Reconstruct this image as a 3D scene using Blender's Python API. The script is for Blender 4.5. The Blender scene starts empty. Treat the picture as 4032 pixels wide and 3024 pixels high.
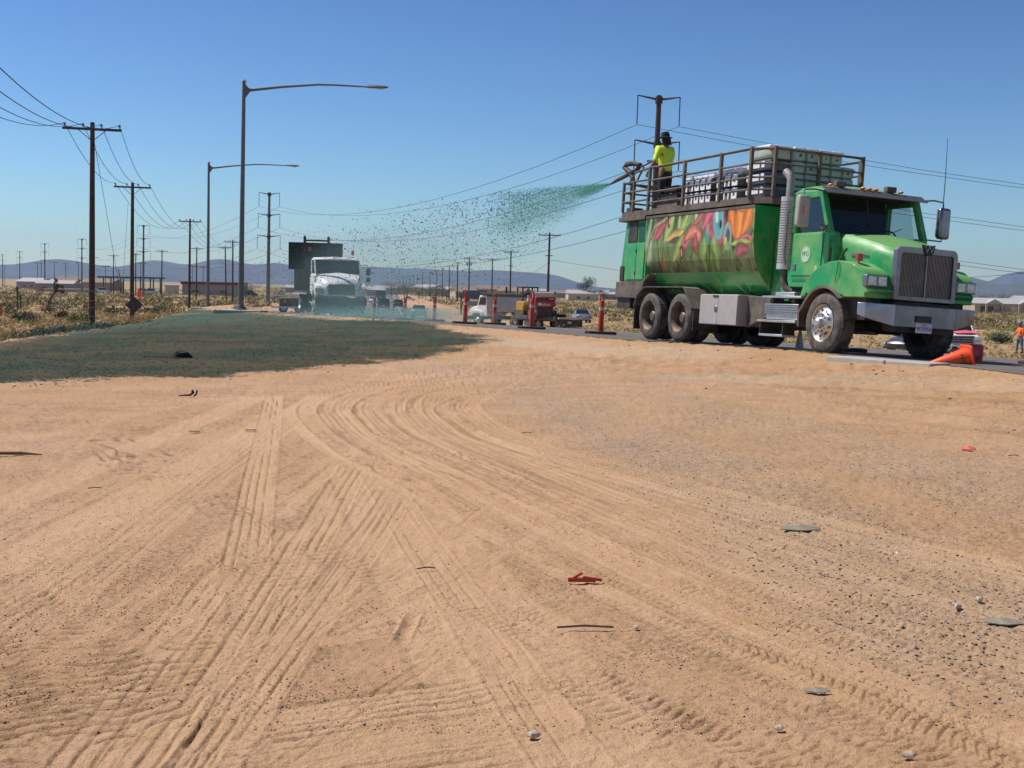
import bpy, bmesh, math, random
import numpy as np
from math import sin, cos, pi, radians, sqrt, atan2, exp
from mathutils import Vector, Matrix, Euler

S = bpy.context.scene
COL = S.collection
rnd = random.Random(7)

# ------------------------------------------------------------------ camera, sky, sun, exposure
FPX, CAMZ, PITCH, ROLL = 4921.0, 1.14, radians(4.39), radians(1.2)
CAM_ROT = Matrix.Rotation(pi / 2 - PITCH, 3, 'X') @ Matrix.Rotation(ROLL, 3, 'Z')
cam_data = bpy.data.cameras.new('camera')
cam = bpy.data.objects.new('camera', cam_data)
COL.objects.link(cam)
cam_data.sensor_width = 36.0
cam_data.lens = 36.0 * FPX / 4032.0
cam_data.clip_start = 0.1
cam_data.clip_end = 40000.0
cam.matrix_world = Matrix.Translation((0, 0, CAMZ)) @ CAM_ROT.to_4x4()
S.camera = cam

SUN_AZ, SUN_EL = radians(-71.0), radians(56.0)      # azimuth measured from +Y towards +X
sun_dir = Vector((sin(SUN_AZ) * cos(SUN_EL), cos(SUN_AZ) * cos(SUN_EL), sin(SUN_EL)))
world = bpy.data.worlds.new('World')
S.world = world
world.use_nodes = True
wn = world.node_tree
wn.nodes.clear()
sky = wn.nodes.new('ShaderNodeTexSky')
sky.sky_type = 'NISHITA'
sky.sun_disc = False
sky.sun_elevation = SUN_EL
sky.sun_rotation = SUN_AZ
sky.altitude = 900.0
sky.air_density = 1.0
sky.dust_density = 0.3
sky.ozone_density = 3.5
bg = wn.nodes.new('ShaderNodeBackground')
bg.inputs['Strength'].default_value = 0.053
wo = wn.nodes.new('ShaderNodeOutputWorld')
sk_s = wn.nodes.new('ShaderNodeVectorMath'); sk_s.operation = 'MULTIPLY'; sk_s.inputs[1].default_value = (0.725, 0.775, 0.79)
sk_g = wn.nodes.new('ShaderNodeGamma'); sk_g.inputs['Gamma'].default_value = 1.6
wn.links.new(sky.outputs[0], sk_s.inputs[0]); wn.links.new(sk_s.outputs[0], sk_g.inputs[0]); wn.links.new(sk_g.outputs[0], bg.inputs[0])
wn.links.new(bg.outputs[0], wo.inputs[0])
sun_data = bpy.data.lights.new('sun', 'SUN')
sun_data.energy = 5.0
sun_data.angle = radians(0.53)
sun_data.color = (1.0, 0.955, 0.89)
sun = bpy.data.objects.new('sun', sun_data)
sun.rotation_euler = sun_dir.to_track_quat('Z', 'Y').to_euler()
COL.objects.link(sun)
S.view_settings.view_transform = 'Standard'
S.view_settings.look = 'None'
S.view_settings.gamma = 1.0
S.view_settings.exposure = 0.0
S.view_settings.use_curve_mapping = False
S.cycles.max_bounces = 6
S.cycles.diffuse_bounces = 3
S.cycles.glossy_bounces = 3
S.cycles.transmission_bounces = 5
S.cycles.transparent_max_bounces = 24
S.cycles.volume_bounces = 0
S.cycles.volume_step_rate = 2.0
S.cycles.caustics_reflective = False
S.cycles.caustics_refractive = False

K = 4032.0 / 2212.0       # measurements below are taken on a 2212 wide copy of the photograph

def ray(px, py):
    d = CAM_ROT @ Vector(((px * K - 2016.0) / FPX, -(py * K - 1512.0) / FPX, -1.0))
    return d
def at(px, py, D):
    """point on the sight line through (px, py) at a distance D ahead of the camera"""
    d = ray(px, py)
    return Vector((0, 0, CAMZ)) + d * (D / d.y)

# ------------------------------------------------------------------ terrain heights
def interp(x, xs, ys): return np.interp(x, xs, ys)
L_EDGE = [(8.0, -30), (7.7, 2), (7.2, 10), (6.75, 16), (6.45, 17.6), (4.9, 22.3), (2.2, 25.5), (0.1, 30.9),
          (-6.2, 45.5), (-14, 62), (-20, 90), (-26, 150), (-44, 320), (-134, 1200), (-420, 4000)]
R_EDGE = [(24, -30), (22, 6), (20, 16), (17, 24), (13.2, 33), (9, 37.5), (5, 41.5), (1.8, 45.5),
          (-1.5, 51), (-3.6, 62), (-6, 90), (-11.5, 150), (-28.5, 320), (-112, 1200), (-390, 4000)]
CREST = [(-22, -30), (-15, 5), (-12.5, 16), (-10.2, 25), (-12.5, 41), (-20.5, 84), (-25, 110), (-33, 150), (-52, 320), (-150, 1200), (-450, 4000)]

def pdist(x, y, poly):
    """signed distance to a polyline running away from the camera, positive on its right"""
    best = np.full(x.shape, 1e9); sg = np.zeros(x.shape)
    for (ax, ay), (bx, by) in zip(poly[:-1], poly[1:]):
        dx, dy = bx - ax, by - ay
        L2 = dx * dx + dy * dy
        t = np.clip(((x - ax) * dx + (y - ay) * dy) / L2, 0, 1)
        ex, ey = x - ax - t * dx, y - ay - t * dy
        d = np.hypot(ex, ey)
        side = ex * dy - ey * dx
        m = d < best - 1e-9
        best = np.where(m, d, best); sg = np.where(m, np.sign(side), sg)
    return best * np.where(sg == 0, 1, sg)

ZP_Y, ZP_Z = [0, 75, 108, 150, 200, 500, 1000, 15000], [-2.0, -2.0, -2.3, -2.65, -2.7, -4.2, -5.0, -6.0]
def z_plain(y): return interp(y, ZP_Y, ZP_Z)
def z_long(y): return interp(y, [0, 24, 31, 45, 57, 94, 150, 200, 500, 1000, 15000], [.15, .15, .10, -.03, -.2, -.9, -2.58, -2.62, -4.12, -4.92, -5.9])
def z_cross(y): return interp(y, [0, 24, 33, 45, 57, 94, 150], [.046, .046, .04, .032, .032, .02, 0.0])
def road_z(x, y, s=None):
    if s is None: s = pdist(x, y, L_EDGE)
    return z_long(y) - z_cross(y) * np.clip(s, 0, 15)
def base_height(x, y):
    s = pdist(x, y, L_EDGE); dR = pdist(x, y, R_EDGE); dC = -pdist(x, y, CREST)
    zr = road_z(x, y, s)
    zp = z_plain(y) + .32 * np.exp(-(((x - 3) / 9) ** 2 + ((y - 94) / 11) ** 2))
    zp = zp + .16 * np.exp(-(((x - 22) / 5) ** 2 + ((y - 61) / 6) ** 2))
    right = np.maximum(zr - 0.13 * np.maximum(dR, 0), zp)
    top = z_long(y) - 0.52 * (1 - np.exp(np.minimum(s, 0) / 6.0))
    mound = 0.16 * np.exp(-(((x + 9) / 5.5) ** 2 + ((y - 30) / 12.0) ** 2))
    top = top + mound + interp(y, [60, 94, 130], [0, .4, 0])
    zl = zp + interp(y, [0, 90, 130], [0.4, 0.25, 0.0])
    left = np.maximum(top - 0.35 * np.maximum(dC - 0.3, 0), zl)
    z = np.where(s > 0, right, left)
    return z, s, dR, dC
def gz(x, y):
    z, s, dR, dC = base_height(np.array([float(x)]), np.array([float(y)]))
    return float(z[0])

# ------------------------------------------------------------------ noise
def hash2(ix, iy, seed):
    h = (ix.astype(np.int64) * 374761393 + iy.astype(np.int64) * 668265263 + seed * 974711) & 0xffffffff
    h = ((h ^ (h >> 13)) * 1274126177) & 0xffffffff
    return ((h ^ (h >> 16)) & 0xffff) / 65535.0
def vnoise(x, y, seed=0):
    fx, fy = np.floor(x), np.floor(y)
    tx, ty = x - fx, y - fy
    tx, ty = tx * tx * (3 - 2 * tx), ty * ty * (3 - 2 * ty)
    ix, iy = fx.astype(np.int64), fy.astype(np.int64)
    a, b = hash2(ix, iy, seed), hash2(ix + 1, iy, seed)
    c, d = hash2(ix, iy + 1, seed), hash2(ix + 1, iy + 1, seed)
    return (a * (1 - tx) + b * tx) * (1 - ty) + (c * (1 - tx) + d * tx) * ty
def fbm(x, y, o=4, seed=0):
    r, a, t = 0, 1.0, 0
    for i in range(o):
        r = r + a * vnoise(x * 2 ** i + 17.3 * i, y * 2 ** i - 9.1 * i, seed + i); t += a; a *= .5
    return r / t
def sstep(a, b, x):
    t = np.clip((x - a) / (b - a), 0, 1); return t * t * (3 - 2 * t)

# ------------------------------------------------------------------ materials
MATS = {}
def lin(c): return tuple(((v / 12.92) if v <= .04045 else ((v + .055) / 1.055) ** 2.4) for v in c)
def mat(name, col, rough=.6, metal=0.0, var=.12, scale=6.0, bump=0.0, dirt=None, dirt_amt=0.0, spec=.5, coat=0.0, dscale=2.5):
    """painted / plain surface with slight uneven tone, optional dust of its own colour and fine relief"""
    if name in MATS: return MATS[name]
    m = bpy.data.materials.new(name); m.use_nodes = True
    n, l = m.node_tree.nodes, m.node_tree.links
    b = n['Principled BSDF']
    tc = n.new('ShaderNodeTexCoord')
    nz = n.new('ShaderNodeTexNoise'); nz.inputs['Scale'].default_value = scale; nz.inputs['Detail'].default_value = 6
    l.new(tc.outputs['Object'], nz.inputs['Vector'])
    rp = n.new('ShaderNodeValToRGB')
    rp.color_ramp.elements[0].position = .3; rp.color_ramp.elements[1].position = .7
    rp.color_ramp.elements[0].color = tuple(c * (1 - var) for c in col) + (1,)
    rp.color_ramp.elements[1].color = tuple(min(1, c * (1 + var)) for c in col) + (1,)
    l.new(nz.outputs['Fac'], rp.inputs[0])
    out = rp.outputs[0]
    if dirt:
        n2 = n.new('ShaderNodeTexNoise'); n2.inputs['Scale'].default_value = dscale; n2.inputs['Detail'].default_value = 8; n2.inputs['Roughness'].default_value = .65
        l.new(tc.outputs['Object'], n2.inputs['Vector'])
        r2 = n.new('ShaderNodeMapRange'); r2.inputs[1].default_value = .42; r2.inputs[2].default_value = .72
        r2.inputs[3].default_value = 0; r2.inputs[4].default_value = dirt_amt
        l.new(n2.outputs['Fac'], r2.inputs[0])
        # dust settles on faces that look up
        ge = n.new('ShaderNodeNewGeometry'); sx = n.new('ShaderNodeSeparateXYZ'); l.new(ge.outputs['Normal'], sx.inputs[0])
        up = n.new('ShaderNodeMapRange'); up.inputs[1].default_value = .2; up.inputs[2].default_value = 1.0; up.inputs[4].default_value = dirt_amt * .9
        l.new(sx.outputs['Z'], up.inputs[0])
        mx0 = n.new('ShaderNodeMath'); mx0.operation = 'MAXIMUM'; l.new(r2.outputs[0], mx0.inputs[0]); l.new(up.outputs[0], mx0.inputs[1])
        mx = n.new('ShaderNodeMixRGB'); l.new(mx0.outputs[0], mx.inputs[0]); l.new(out, mx.inputs[1]); mx.inputs[2].default_value = dirt + (1,)
        out = mx.outputs[0]
        rr = n.new('ShaderNodeMapRange'); rr.inputs[3].default_value = rough; rr.inputs[4].default_value = .85; l.new(mx0.outputs[0], rr.inputs[0]); l.new(rr.outputs[0], b.inputs['Roughness'])
    else:
        b.inputs['Roughness'].default_value = rough
    l.new(out, b.inputs['Base Color'])
    b.inputs['Metallic'].default_value = metal
    b.inputs['Specular IOR Level'].default_value = spec
    if coat: b.inputs['Coat Weight'].default_value = coat; b.inputs['Coat Roughness'].default_value = .08
    if bump:
        bp = n.new('ShaderNodeBump'); bp.inputs['Strength'].default_value = bump; bp.inputs['Distance'].default_value = .02
        n3 = n.new('ShaderNodeTexNoise'); n3.inputs['Scale'].default_value = scale * 4; n3.inputs['Detail'].default_value = 5
        l.new(tc.outputs['Object'], n3.inputs['Vector']); l.new(n3.outputs['Fac'], bp.inputs['Height']); l.new(bp.outputs[0], b.inputs['Normal'])
    MATS[name] = m
    return m
def glass(name, col, alpha=.55, rough=.05):
    """tinted pane: part of the light goes straight through, the rest reflects"""
    if name in MATS: return MATS[name]
    m = bpy.data.materials.new(name); m.use_nodes = True
    n, l = m.node_tree.nodes, m.node_tree.links
    n.clear()
    o = n.new('ShaderNodeOutputMaterial'); t = n.new('ShaderNodeBsdfTransparent'); t.inputs[0].default_value = col + (1,)
    g = n.new('ShaderNodeBsdfGlossy'); g.inputs['Roughness'].default_value = rough
    lw = n.new('ShaderNodeLayerWeight'); lw.inputs[0].default_value = .5
    pw_ = n.new('ShaderNodeMath'); pw_.operation = 'POWER'; pw_.inputs[1].default_value = 4.0; l.new(lw.outputs['Facing'], pw_.inputs[0])
    fr = n.new('ShaderNodeMapRange'); fr.inputs[3].default_value = .04; fr.inputs[4].default_value = .8; l.new(pw_.outputs[0], fr.inputs[0])
    mx = n.new('ShaderNodeMixShader'); l.new(fr.outputs[0], mx.inputs[0]); l.new(t.outputs[0], mx.inputs[1]); l.new(g.outputs[0], mx.inputs[2]); l.new(mx.outputs[0], o.inputs[0])
    MATS[name] = m
    return m
def attr_mat(name, attr='Col', rough=.9, var=.2, scale=3.0, bump=0.0, transl=0.0, spec=.3):
    """surface coloured by the paint stored on its own mesh"""
    if name in MATS: return MATS[name]
    m = bpy.data.materials.new(name); m.use_nodes = True
    n, l = m.node_tree.nodes, m.node_tree.links
    b = n['Principled BSDF']; b.inputs['Roughness'].default_value = rough; b.inputs['Specular IOR Level'].default_value = spec
    a = n.new('ShaderNodeAttribute'); a.attribute_name = attr
    tc = n.new('ShaderNodeTexCoord'); nz = n.new('ShaderNodeTexNoise'); nz.inputs['Scale'].default_value = scale; nz.inputs['Detail'].default_value = 5
    l.new(tc.outputs['Object'], nz.inputs['Vector'])
    mr = n.new('ShaderNodeMapRange'); mr.inputs[1].default_value = .3; mr.inputs[2].default_value = .7; mr.inputs[3].default_value = 1 - var; mr.inputs[4].default_value = 1 + var
    l.new(nz.outputs['Fac'], mr.inputs[0])
    mu = n.new('ShaderNodeVectorMath'); mu.operation = 'SCALE'; l.new(a.outputs['Color'], mu.inputs[0]); l.new(mr.outputs[0], mu.inputs['Scale'])
    l.new(mu.outputs[0], b.inputs['Base Color'])
    if bump:
        bp = n.new('ShaderNodeBump'); bp.inputs['Strength'].default_value = bump; bp.inputs['Distance'].default_value = .02
        l.new(nz.outputs['Fac'], bp.inputs['Height']); l.new(bp.outputs[0], b.inputs['Normal'])
    MATS[name] = m
    return m
DUST = (.36, .25, .16)

# ------------------------------------------------------------------ mesh building
def rotm(rx=0, ry=0, rz=0): return Euler((rx, ry, rz)).to_matrix()
class MB:
    def __init__(s): s.v = []; s.f = []; s.c = []
    def add(s, vs, fs, col=None):
        o = len(s.v); s.v += [tuple(p) for p in vs]; s.f += [tuple(i + o for i in f) for f in fs]
        if col is not None: s.c += [col] * len(vs)
        return s
    def box(s, c, d, rot=None, col=None):
        x, y, z = d[0] / 2, d[1] / 2, d[2] / 2
        P = [Vector((a * x, b * y, e * z)) for a in (-1, 1) for b in (-1, 1) for e in (-1, 1)]
        if rot: P = [rot @ p for p in P]
        c = Vector(c)
        return s.add([p + c for p in P], [(0, 1, 3, 2), (4, 6, 7, 5), (0, 4, 5, 1), (2, 3, 7, 6), (0, 2, 6, 4), (1, 5, 7, 3)], col)
    def bb(s, x0, x1, y0, y1, z0, z1, col=None): return s.box(((x0 + x1) / 2, (y0 + y1) / 2, (z0 + z1) / 2), (abs(x1 - x0), abs(y1 - y0), abs(z1 - z0)), None, col)
    def loft(s, rings, cap=True, close=True, col=None):
        n = len(rings[0]); vs = [p for r in rings for p in r]; fs = []
        for i in range(len(rings) - 1):
            for j in range(n if close else n - 1):
                k = (j + 1) % n
                fs.append((i * n + j, i * n + k, (i + 1) * n + k, (i + 1) * n + j))
        if cap: fs.append(tuple(range(n))[::-1]); fs.append(tuple((len(rings) - 1) * n + j for j in range(n)))
        return s.add(vs, fs, col)
    def prism(s, poly, axis, a, b, col=None):
        def P(u, v, w): return {'x': (w, u, v), 'y': (u, w, v), 'z': (u, v, w)}[axis]
        return s.loft([[P(u, v, a) for u, v in poly], [P(u, v, b) for u, v in poly]], True, True, col)
    def tube(s, pts, r, n=8, cap=True, col=None, flat=1.0):
        pts = [Vector(p) for p in pts]
        if not isinstance(r, (list, tuple)): r = [r] * len(pts)
        rings = []; prev = None
        for i, p in enumerate(pts):
            t = (pts[min(i + 1, len(pts) - 1)] - pts[max(i - 1, 0)]).normalized()
            if prev is None: u = t.orthogonal().normalized()
            else: u = (prev - t * prev.dot(t)).normalized()
            prev = u; w = t.cross(u)
            rings.append([p + (u * cos(2 * pi * k / n) + w * sin(2 * pi * k / n) * flat) * r[i] for k in range(n)])
        return s.loft(rings, cap, True, col)
    def cyl(s, a, b, r, r2=None, n=12, col=None): return s.tube([a, b], [r, r if r2 is None else r2], n, True, col)
    def lathe(s, prof, c, axis='z', n=24, cap=False, sgn=1, col=None):
        c = Vector(c); rings = []
        for r, h in prof:
            R = []
            for k in range(n):
                a = 2 * pi * k / n; u, v = r * cos(a), r * sin(a)
                R.append(c + Vector({'z': (u, v, h * sgn), 'y': (u, h * sgn, v), 'x': (h * sgn, u, v)}[axis]))
            rings.append(R)
        return s.loft(rings, cap, True, col)
    def ball(s, c, r, n=10, m=6, col=None):
        if not isinstance(r, (tuple, list)): r = (r, r, r)
        rings = []
        for i in range(m + 1):
            t = pi * (i + .02) / (m + .04)
            rings.append([(c[0] + r[0] * sin(t) * cos(2 * pi * k / n), c[1] + r[1] * sin(t) * sin(2 * pi * k / n), c[2] + r[2] * cos(t)) for k in range(n)])
        return s.loft(rings, True, True, col)
    def mesh(s, name, m, smooth=None):
        me = bpy.data.meshes.new(name); me.from_pydata(s.v, [], s.f)
        if m: me.materials.append(m)
        bm = bmesh.new(); bm.from_mesh(me); bmesh.ops.recalc_face_normals(bm, faces=bm.faces); bm.to_mesh(me); bm.free()
        if s.c and len(s.c) == len(s.v):
            at_ = me.color_attributes.new('Col', 'FLOAT_COLOR', 'POINT')
            at_.data.foreach_set('color', np.array([tuple(c) + (1,) for c in s.c], dtype=np.float32).ravel())
        if smooth is not None:
            me.polygons.foreach_set('use_smooth', [True] * len(me.polygons)); me.set_sharp_from_angle(angle=radians(smooth))
        return me
    def build(s, name, m, parent=None, smooth=None, bevel=0, **props):
        me = s.mesh(name, m, smooth)
        o = bpy.data.objects.new(name, me); COL.objects.link(o)
        if parent: o.parent = parent
        if bevel:
            b = o.modifiers.new('bevel', 'BEVEL'); b.width = bevel; b.segments = 2; b.limit_method = 'ANGLE'; b.angle_limit = radians(35)
            if smooth is None:
                me.polygons.foreach_set('use_smooth', [True] * len(me.polygons)); me.set_sharp_from_angle(angle=radians(40))
        for k, v in props.items(): o[k] = v
        return o
def tag(o, label, cat, group=None, kind=None):
    if label: o['label'] = label
    if cat: o['category'] = cat
    if group: o['group'] = group
    if kind: o['kind'] = kind
    return o
def thing(name, label, cat, loc=(0, 0, 0), rot=(0, 0, 0), group=None):
    o = bpy.data.objects.new(name, None); COL.objects.link(o); o.empty_display_size = .1
    o.location = loc; o.rotation_euler = rot
    return tag(o, label, cat, group)
def part(name, parent, loc=(0, 0, 0), rot=(0, 0, 0)):
    o = bpy.data.objects.new(name, None); COL.objects.link(o); o.parent = parent; o.location = loc; o.rotation_euler = rot; o.empty_display_size = .1
    return o
def copy_tree(o, parent=None):
    c = o.copy(); COL.objects.link(c); c.parent = parent
    for ch in list(o.children): copy_tree(ch, c)
    return c
def text(body, name, m, parent, loc, rot, size, extrude=.004, align='CENTER', sx=1.0):
    cu = bpy.data.curves.new(name, 'FONT'); cu.body = body; cu.size = size; cu.extrude = extrude; cu.align_x = align; cu.align_y = 'CENTER'; cu.offset = .0
    cu.materials.append(m)
    tmp = bpy.data.objects.new(name, cu); me = bpy.data.meshes.new_from_object(tmp); me.name = name; bpy.data.objects.remove(tmp)
    me.materials.clear(); me.materials.append(m)
    o = bpy.data.objects.new(name, me); COL.objects.link(o); o.parent = parent; o.location = loc; o.rotation_euler = rot; o.scale = (sx, 1, 1)
    return o
def np_mesh(name, V, F, m, cols=None, smooth=False):
    """V (n,3) array, F (k,3|4) array"""
    me = bpy.data.meshes.new(name)
    n, k, c = len(V), len(F), F.shape[1]
    me.vertices.add(n); me.vertices.foreach_set('co', np.ascontiguousarray(V, dtype=np.float32).ravel())
    me.loops.add(k * c); me.loops.foreach_set('vertex_index', np.ascontiguousarray(F, dtype=np.int32).ravel())
    me.polygons.add(k); me.polygons.foreach_set('loop_start', np.arange(0, k * c, c, dtype=np.int32))
    me.polygons.foreach_set('loop_total', np.full(k, c, dtype=np.int32))
    if smooth: me.polygons.foreach_set('use_smooth', np.ones(k, dtype=bool))
    me.update(calc_edges=True)
    if m: me.materials.append(m)
    for nm, arr in (cols or {}).items():
        a = me.color_attributes.new(nm, 'FLOAT_COLOR', 'POINT')
        q = np.ones((n, 4), dtype=np.float32); q[:, :arr.shape[1]] = arr
        a.data.foreach_set('color', q.ravel())
    o = bpy.data.objects.new(name, me); COL.objects.link(o)
    return o
# ------------------------------------------------------------------ ground sheet with ruts, ribs and grouser marks
def unp(px, py, z=None):
    """ground point seen at (px, py)"""
    d = ray(px, py); zz = -.4
    for _ in range(12):
        t = (zz - CAMZ) / d.z; x, y = d.x * t, d.y * t
        if z is not None: break
        zz = .5 * zz + .5 * gz(x, y)
    return (x, y)
ang = np.concatenate([np.linspace(-180, -34, 26)[:-1], np.linspace(-34, -25.5, 12)[:-1], np.linspace(-25.5, 25.5, 860), np.linspace(25.5, 34, 12)[1:], np.linspace(34, 180, 26)[1:-1]]) * pi / 180
inv = np.linspace(1 / 3.0, 1 / 36.0, 490)
rad = np.concatenate([[.05, 1.0, 2.0], 1 / inv, 36 * 1.018 ** np.arange(1, 140), 36 * 1.018 ** 139 * 1.09 ** np.arange(1, 43)])
A, RR = np.meshgrid(ang, rad)
GX, GY = (RR * np.sin(A)).ravel(), (RR * np.cos(A)).ravel()
NA, NR = len(ang), len(rad)
bz, bs, bR, bC = base_height(GX, GY)
bz = np.where(GY < 0, np.where(np.abs(GX) < 1e5, bz, bz), bz)
near = RR.ravel() < 60
H = np.zeros_like(GX)
H += (fbm(GX * .35, GY * .35, 3, 3) - .5) * .10 * sstep(0, -3, bs) * sstep(140, 30, RR.ravel())
outside = np.clip(np.where(bs < 0, -bs, bR), 0, 4) / 4
far_rough = (fbm(GX * .08, GY * .08, 4, 9) - .5) * interp(RR.ravel(), [100, 200], [.22, .5]) * sstep(45, 110, RR.ravel()) * np.where((bs < 0) & (bC < 1), 0, 1)
H += far_rough * sstep(0, 1, outside)
fine = np.zeros_like(GX); soil_shade = np.zeros_like(GX); dust = np.zeros_like(GX)
idx = np.where(near & (bs < .3) & (np.abs(A.ravel()) < .5))[0]
x, y = GX[idx], GY[idx]
fh = (fbm(x * 5, y * 5, 4, 21) - .5) * .022
fh += (fbm(x * 22, y * 22, 3, 31) - .5) * .018
sl = np.zeros_like(x); du = np.zeros_like(x)
def track(pts, width, kind, depth=.02, n=4, pitch=.075, skew=.0, strength=1.0, seed=0, dusty=.5, darken=.5, world=False):
    global fh, sl, du
    P = [p if world else unp(*p) for p in pts]
    # smooth the polyline (Catmull-Rom)
    Q = []
    for i in range(len(P) - 1):
        p0, p1, p2, p3 = P[max(i - 1, 0)], P[i], P[i + 1], P[min(i + 2, len(P) - 1)]
        for t in np.linspace(0, 1, 9)[:-1] if len(P) > 2 else (0,):
            Q.append(tuple(.5 * ((2 * p1[k]) + (-p0[k] + p2[k]) * t + (2 * p0[k] - 5 * p1[k] + 4 * p2[k] - p3[k]) * t * t + (-p0[k] + 3 * p1[k] - 3 * p2[k] + p3[k]) * t ** 3) for k in (0, 1)))
    Q.append(P[-1])
    best = np.full(x.shape, 1e9); along = np.zeros_like(x); acc = 0
    for (ax, ay), (bx, by) in zip(Q[:-1], Q[1:]):
        dx, dy = bx - ax, by - ay; L = sqrt(dx * dx + dy * dy) + 1e-9
        m0 = np.where((x > min(ax, bx) - width) & (x < max(ax, bx) + width) & (y > min(ay, by) - width) & (y < max(ay, by) + width))[0]
        if len(m0):
            ex, ey = x[m0] - ax, y[m0] - ay
            t = np.clip((ex * dx + ey * dy) / L / L, 0, 1)
            qx, qy = ex - t * dx, ey - t * dy
            d = np.hypot(qx, qy) * np.sign(qx * dy - qy * dx + 1e-12)
            b = np.abs(d) < np.abs(best[m0])
            best[m0[b]] = d[b]; along[m0[b]] = (acc + t * L)[b]
        acc += L
    m = np.where(np.abs(best) < width * .62)[0]
    if not len(m): return
    u, v = best[m] / width, along[m]
    edge = sstep(.56, .44, np.abs(u)) * sstep(0, .3, v) * sstep(0, .3, acc - v)
    brk = sstep(.3, .62, vnoise(v * 1.6 + seed * 7.7, u * 2.5 + seed, 55 + seed) * .7 + .3 * vnoise(x[m] * 5, y[m] * 5, 78 + seed)) * (.45 + .55 * vnoise(x[m] * 14, y[m] * 14, 77 + seed)) * strength * edge
    fh[m] *= 1 - {'band': .12, 'lugs': .3}.get(kind, .5) * edge * min(1, strength)
    if kind == 'ribs':
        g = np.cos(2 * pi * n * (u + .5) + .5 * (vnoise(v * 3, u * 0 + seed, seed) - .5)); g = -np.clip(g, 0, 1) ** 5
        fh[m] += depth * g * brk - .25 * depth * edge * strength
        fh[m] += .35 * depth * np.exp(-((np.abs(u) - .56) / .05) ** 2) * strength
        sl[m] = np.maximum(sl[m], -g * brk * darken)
        du[m] = np.maximum(du[m], dusty * edge * strength * (1 + g * .7))
    elif kind == 'lugs':
        ph = v / pitch + skew * np.abs(u) * 3 + .25 * np.sin(u * 9) + 1.7 * vnoise(v * 1.7, u * 3, seed) + .5 * vnoise(v * 6, u * 7, seed + 3)
        g = np.sin(2 * pi * ph); g = -np.clip(g, 0, 1) ** 3
        two = np.where(np.abs(u) < .06, .2, 1) * sstep(.2, .45, vnoise(v * 9 + seed, u * 6, seed + 8))
        fh[m] += depth * g * brk * two - .2 * depth * edge * strength
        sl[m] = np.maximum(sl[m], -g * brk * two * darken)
        du[m] = np.maximum(du[m], dusty * edge * strength * (1 + g * .7))
    elif kind == 'band':
        fh[m] += -.4 * depth * edge * strength
        du[m] = np.maximum(du[m], dusty * edge * strength)
    elif kind == 'rut':
        fh[m] += depth * (-np.exp(-(u / .28) ** 2) + .75 * np.exp(-((np.abs(u) - .42) / .1) ** 2)) * edge * (.4 + .6 * brk / max(strength, .01))
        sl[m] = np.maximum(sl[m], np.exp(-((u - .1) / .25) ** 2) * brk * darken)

# sweeping tyre marks that come in from the road and turn away to the lower right
curves = [[(1500, 766), (1200, 776), (950, 800), (800, 832), (700, 858), (676, 884), (712, 930), (800, 990), (960, 1075), (1150, 1165), (1450, 1310), (1800, 1460), (2300, 1680)],
          [(1450, 778), (1150, 792), (930, 815), (800, 848), (752, 880), (780, 920), (900, 985), (1080, 1070), (1320, 1170), (1650, 1300), (2050, 1450), (2400, 1580)],
          [(1300, 790), (1060, 806), (900, 832), (828, 862), (822, 892), (880, 940), (1010, 1005), (1200, 1090), (1500, 1205), (1900, 1350), (2400, 1520)],
          [(1250, 812), (1020, 828), (905, 850), (868, 876), (890, 915), (980, 965), (1160, 1040), (1420, 1130), (1800, 1255), (2350, 1420)],
          [(1200, 836), (1030, 848), (950, 868), (930, 890), (985, 930), (1120, 985), (1380, 1060), (1750, 1160), (2300, 1300)]]
for i, c in enumerate(curves):
    track(c[:8], .34, 'ribs', .024, n=3, seed=i, darken=.75, dusty=.35); track([(a_ + 20, b_) for a_, b_ in c[:8]], .16, 'rut', .016, seed=i + 70, darken=.6, dusty=.2)
    track(c[5:], .30, 'lugs', .013, pitch=.055, seed=i + 10, darken=.75, dusty=.25, skew=.2)
for i, c in enumerate(curves):
    sh = [(a + 48 + 8 * i, b - 6) for a, b in c]
    track(sh[:9], .28, 'ribs', .018, n=4, seed=i + 20, darken=.6, dusty=.4)
    track(sh[4:], .26, 'ribs', .013, n=4, seed=i + 30, darken=.4, dusty=.3)
for i, (a, b) in enumerate([((1150, 1250), (2300, 1760)), ((1000, 1270), (1900, 1720)), ((1450, 1230), (2300, 1560)), ((1300, 1130), (2300, 1500)), ((1650, 1330), (2300, 1600)), ((1180, 1420), (1750, 1720)), ((1750, 1280), (2300, 1440)), ((1050, 1160), (2000, 1560)), ((1400, 1330), (2250, 1700))]):
    mid = ((a[0] + b[0]) / 2, (a[1] + b[1]) / 2 - 12)
    track([a, mid, b], .30, 'lugs', .014, pitch=.055, seed=40 + i, darken=.9, dusty=.15, skew=.15 * (i % 3))
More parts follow.
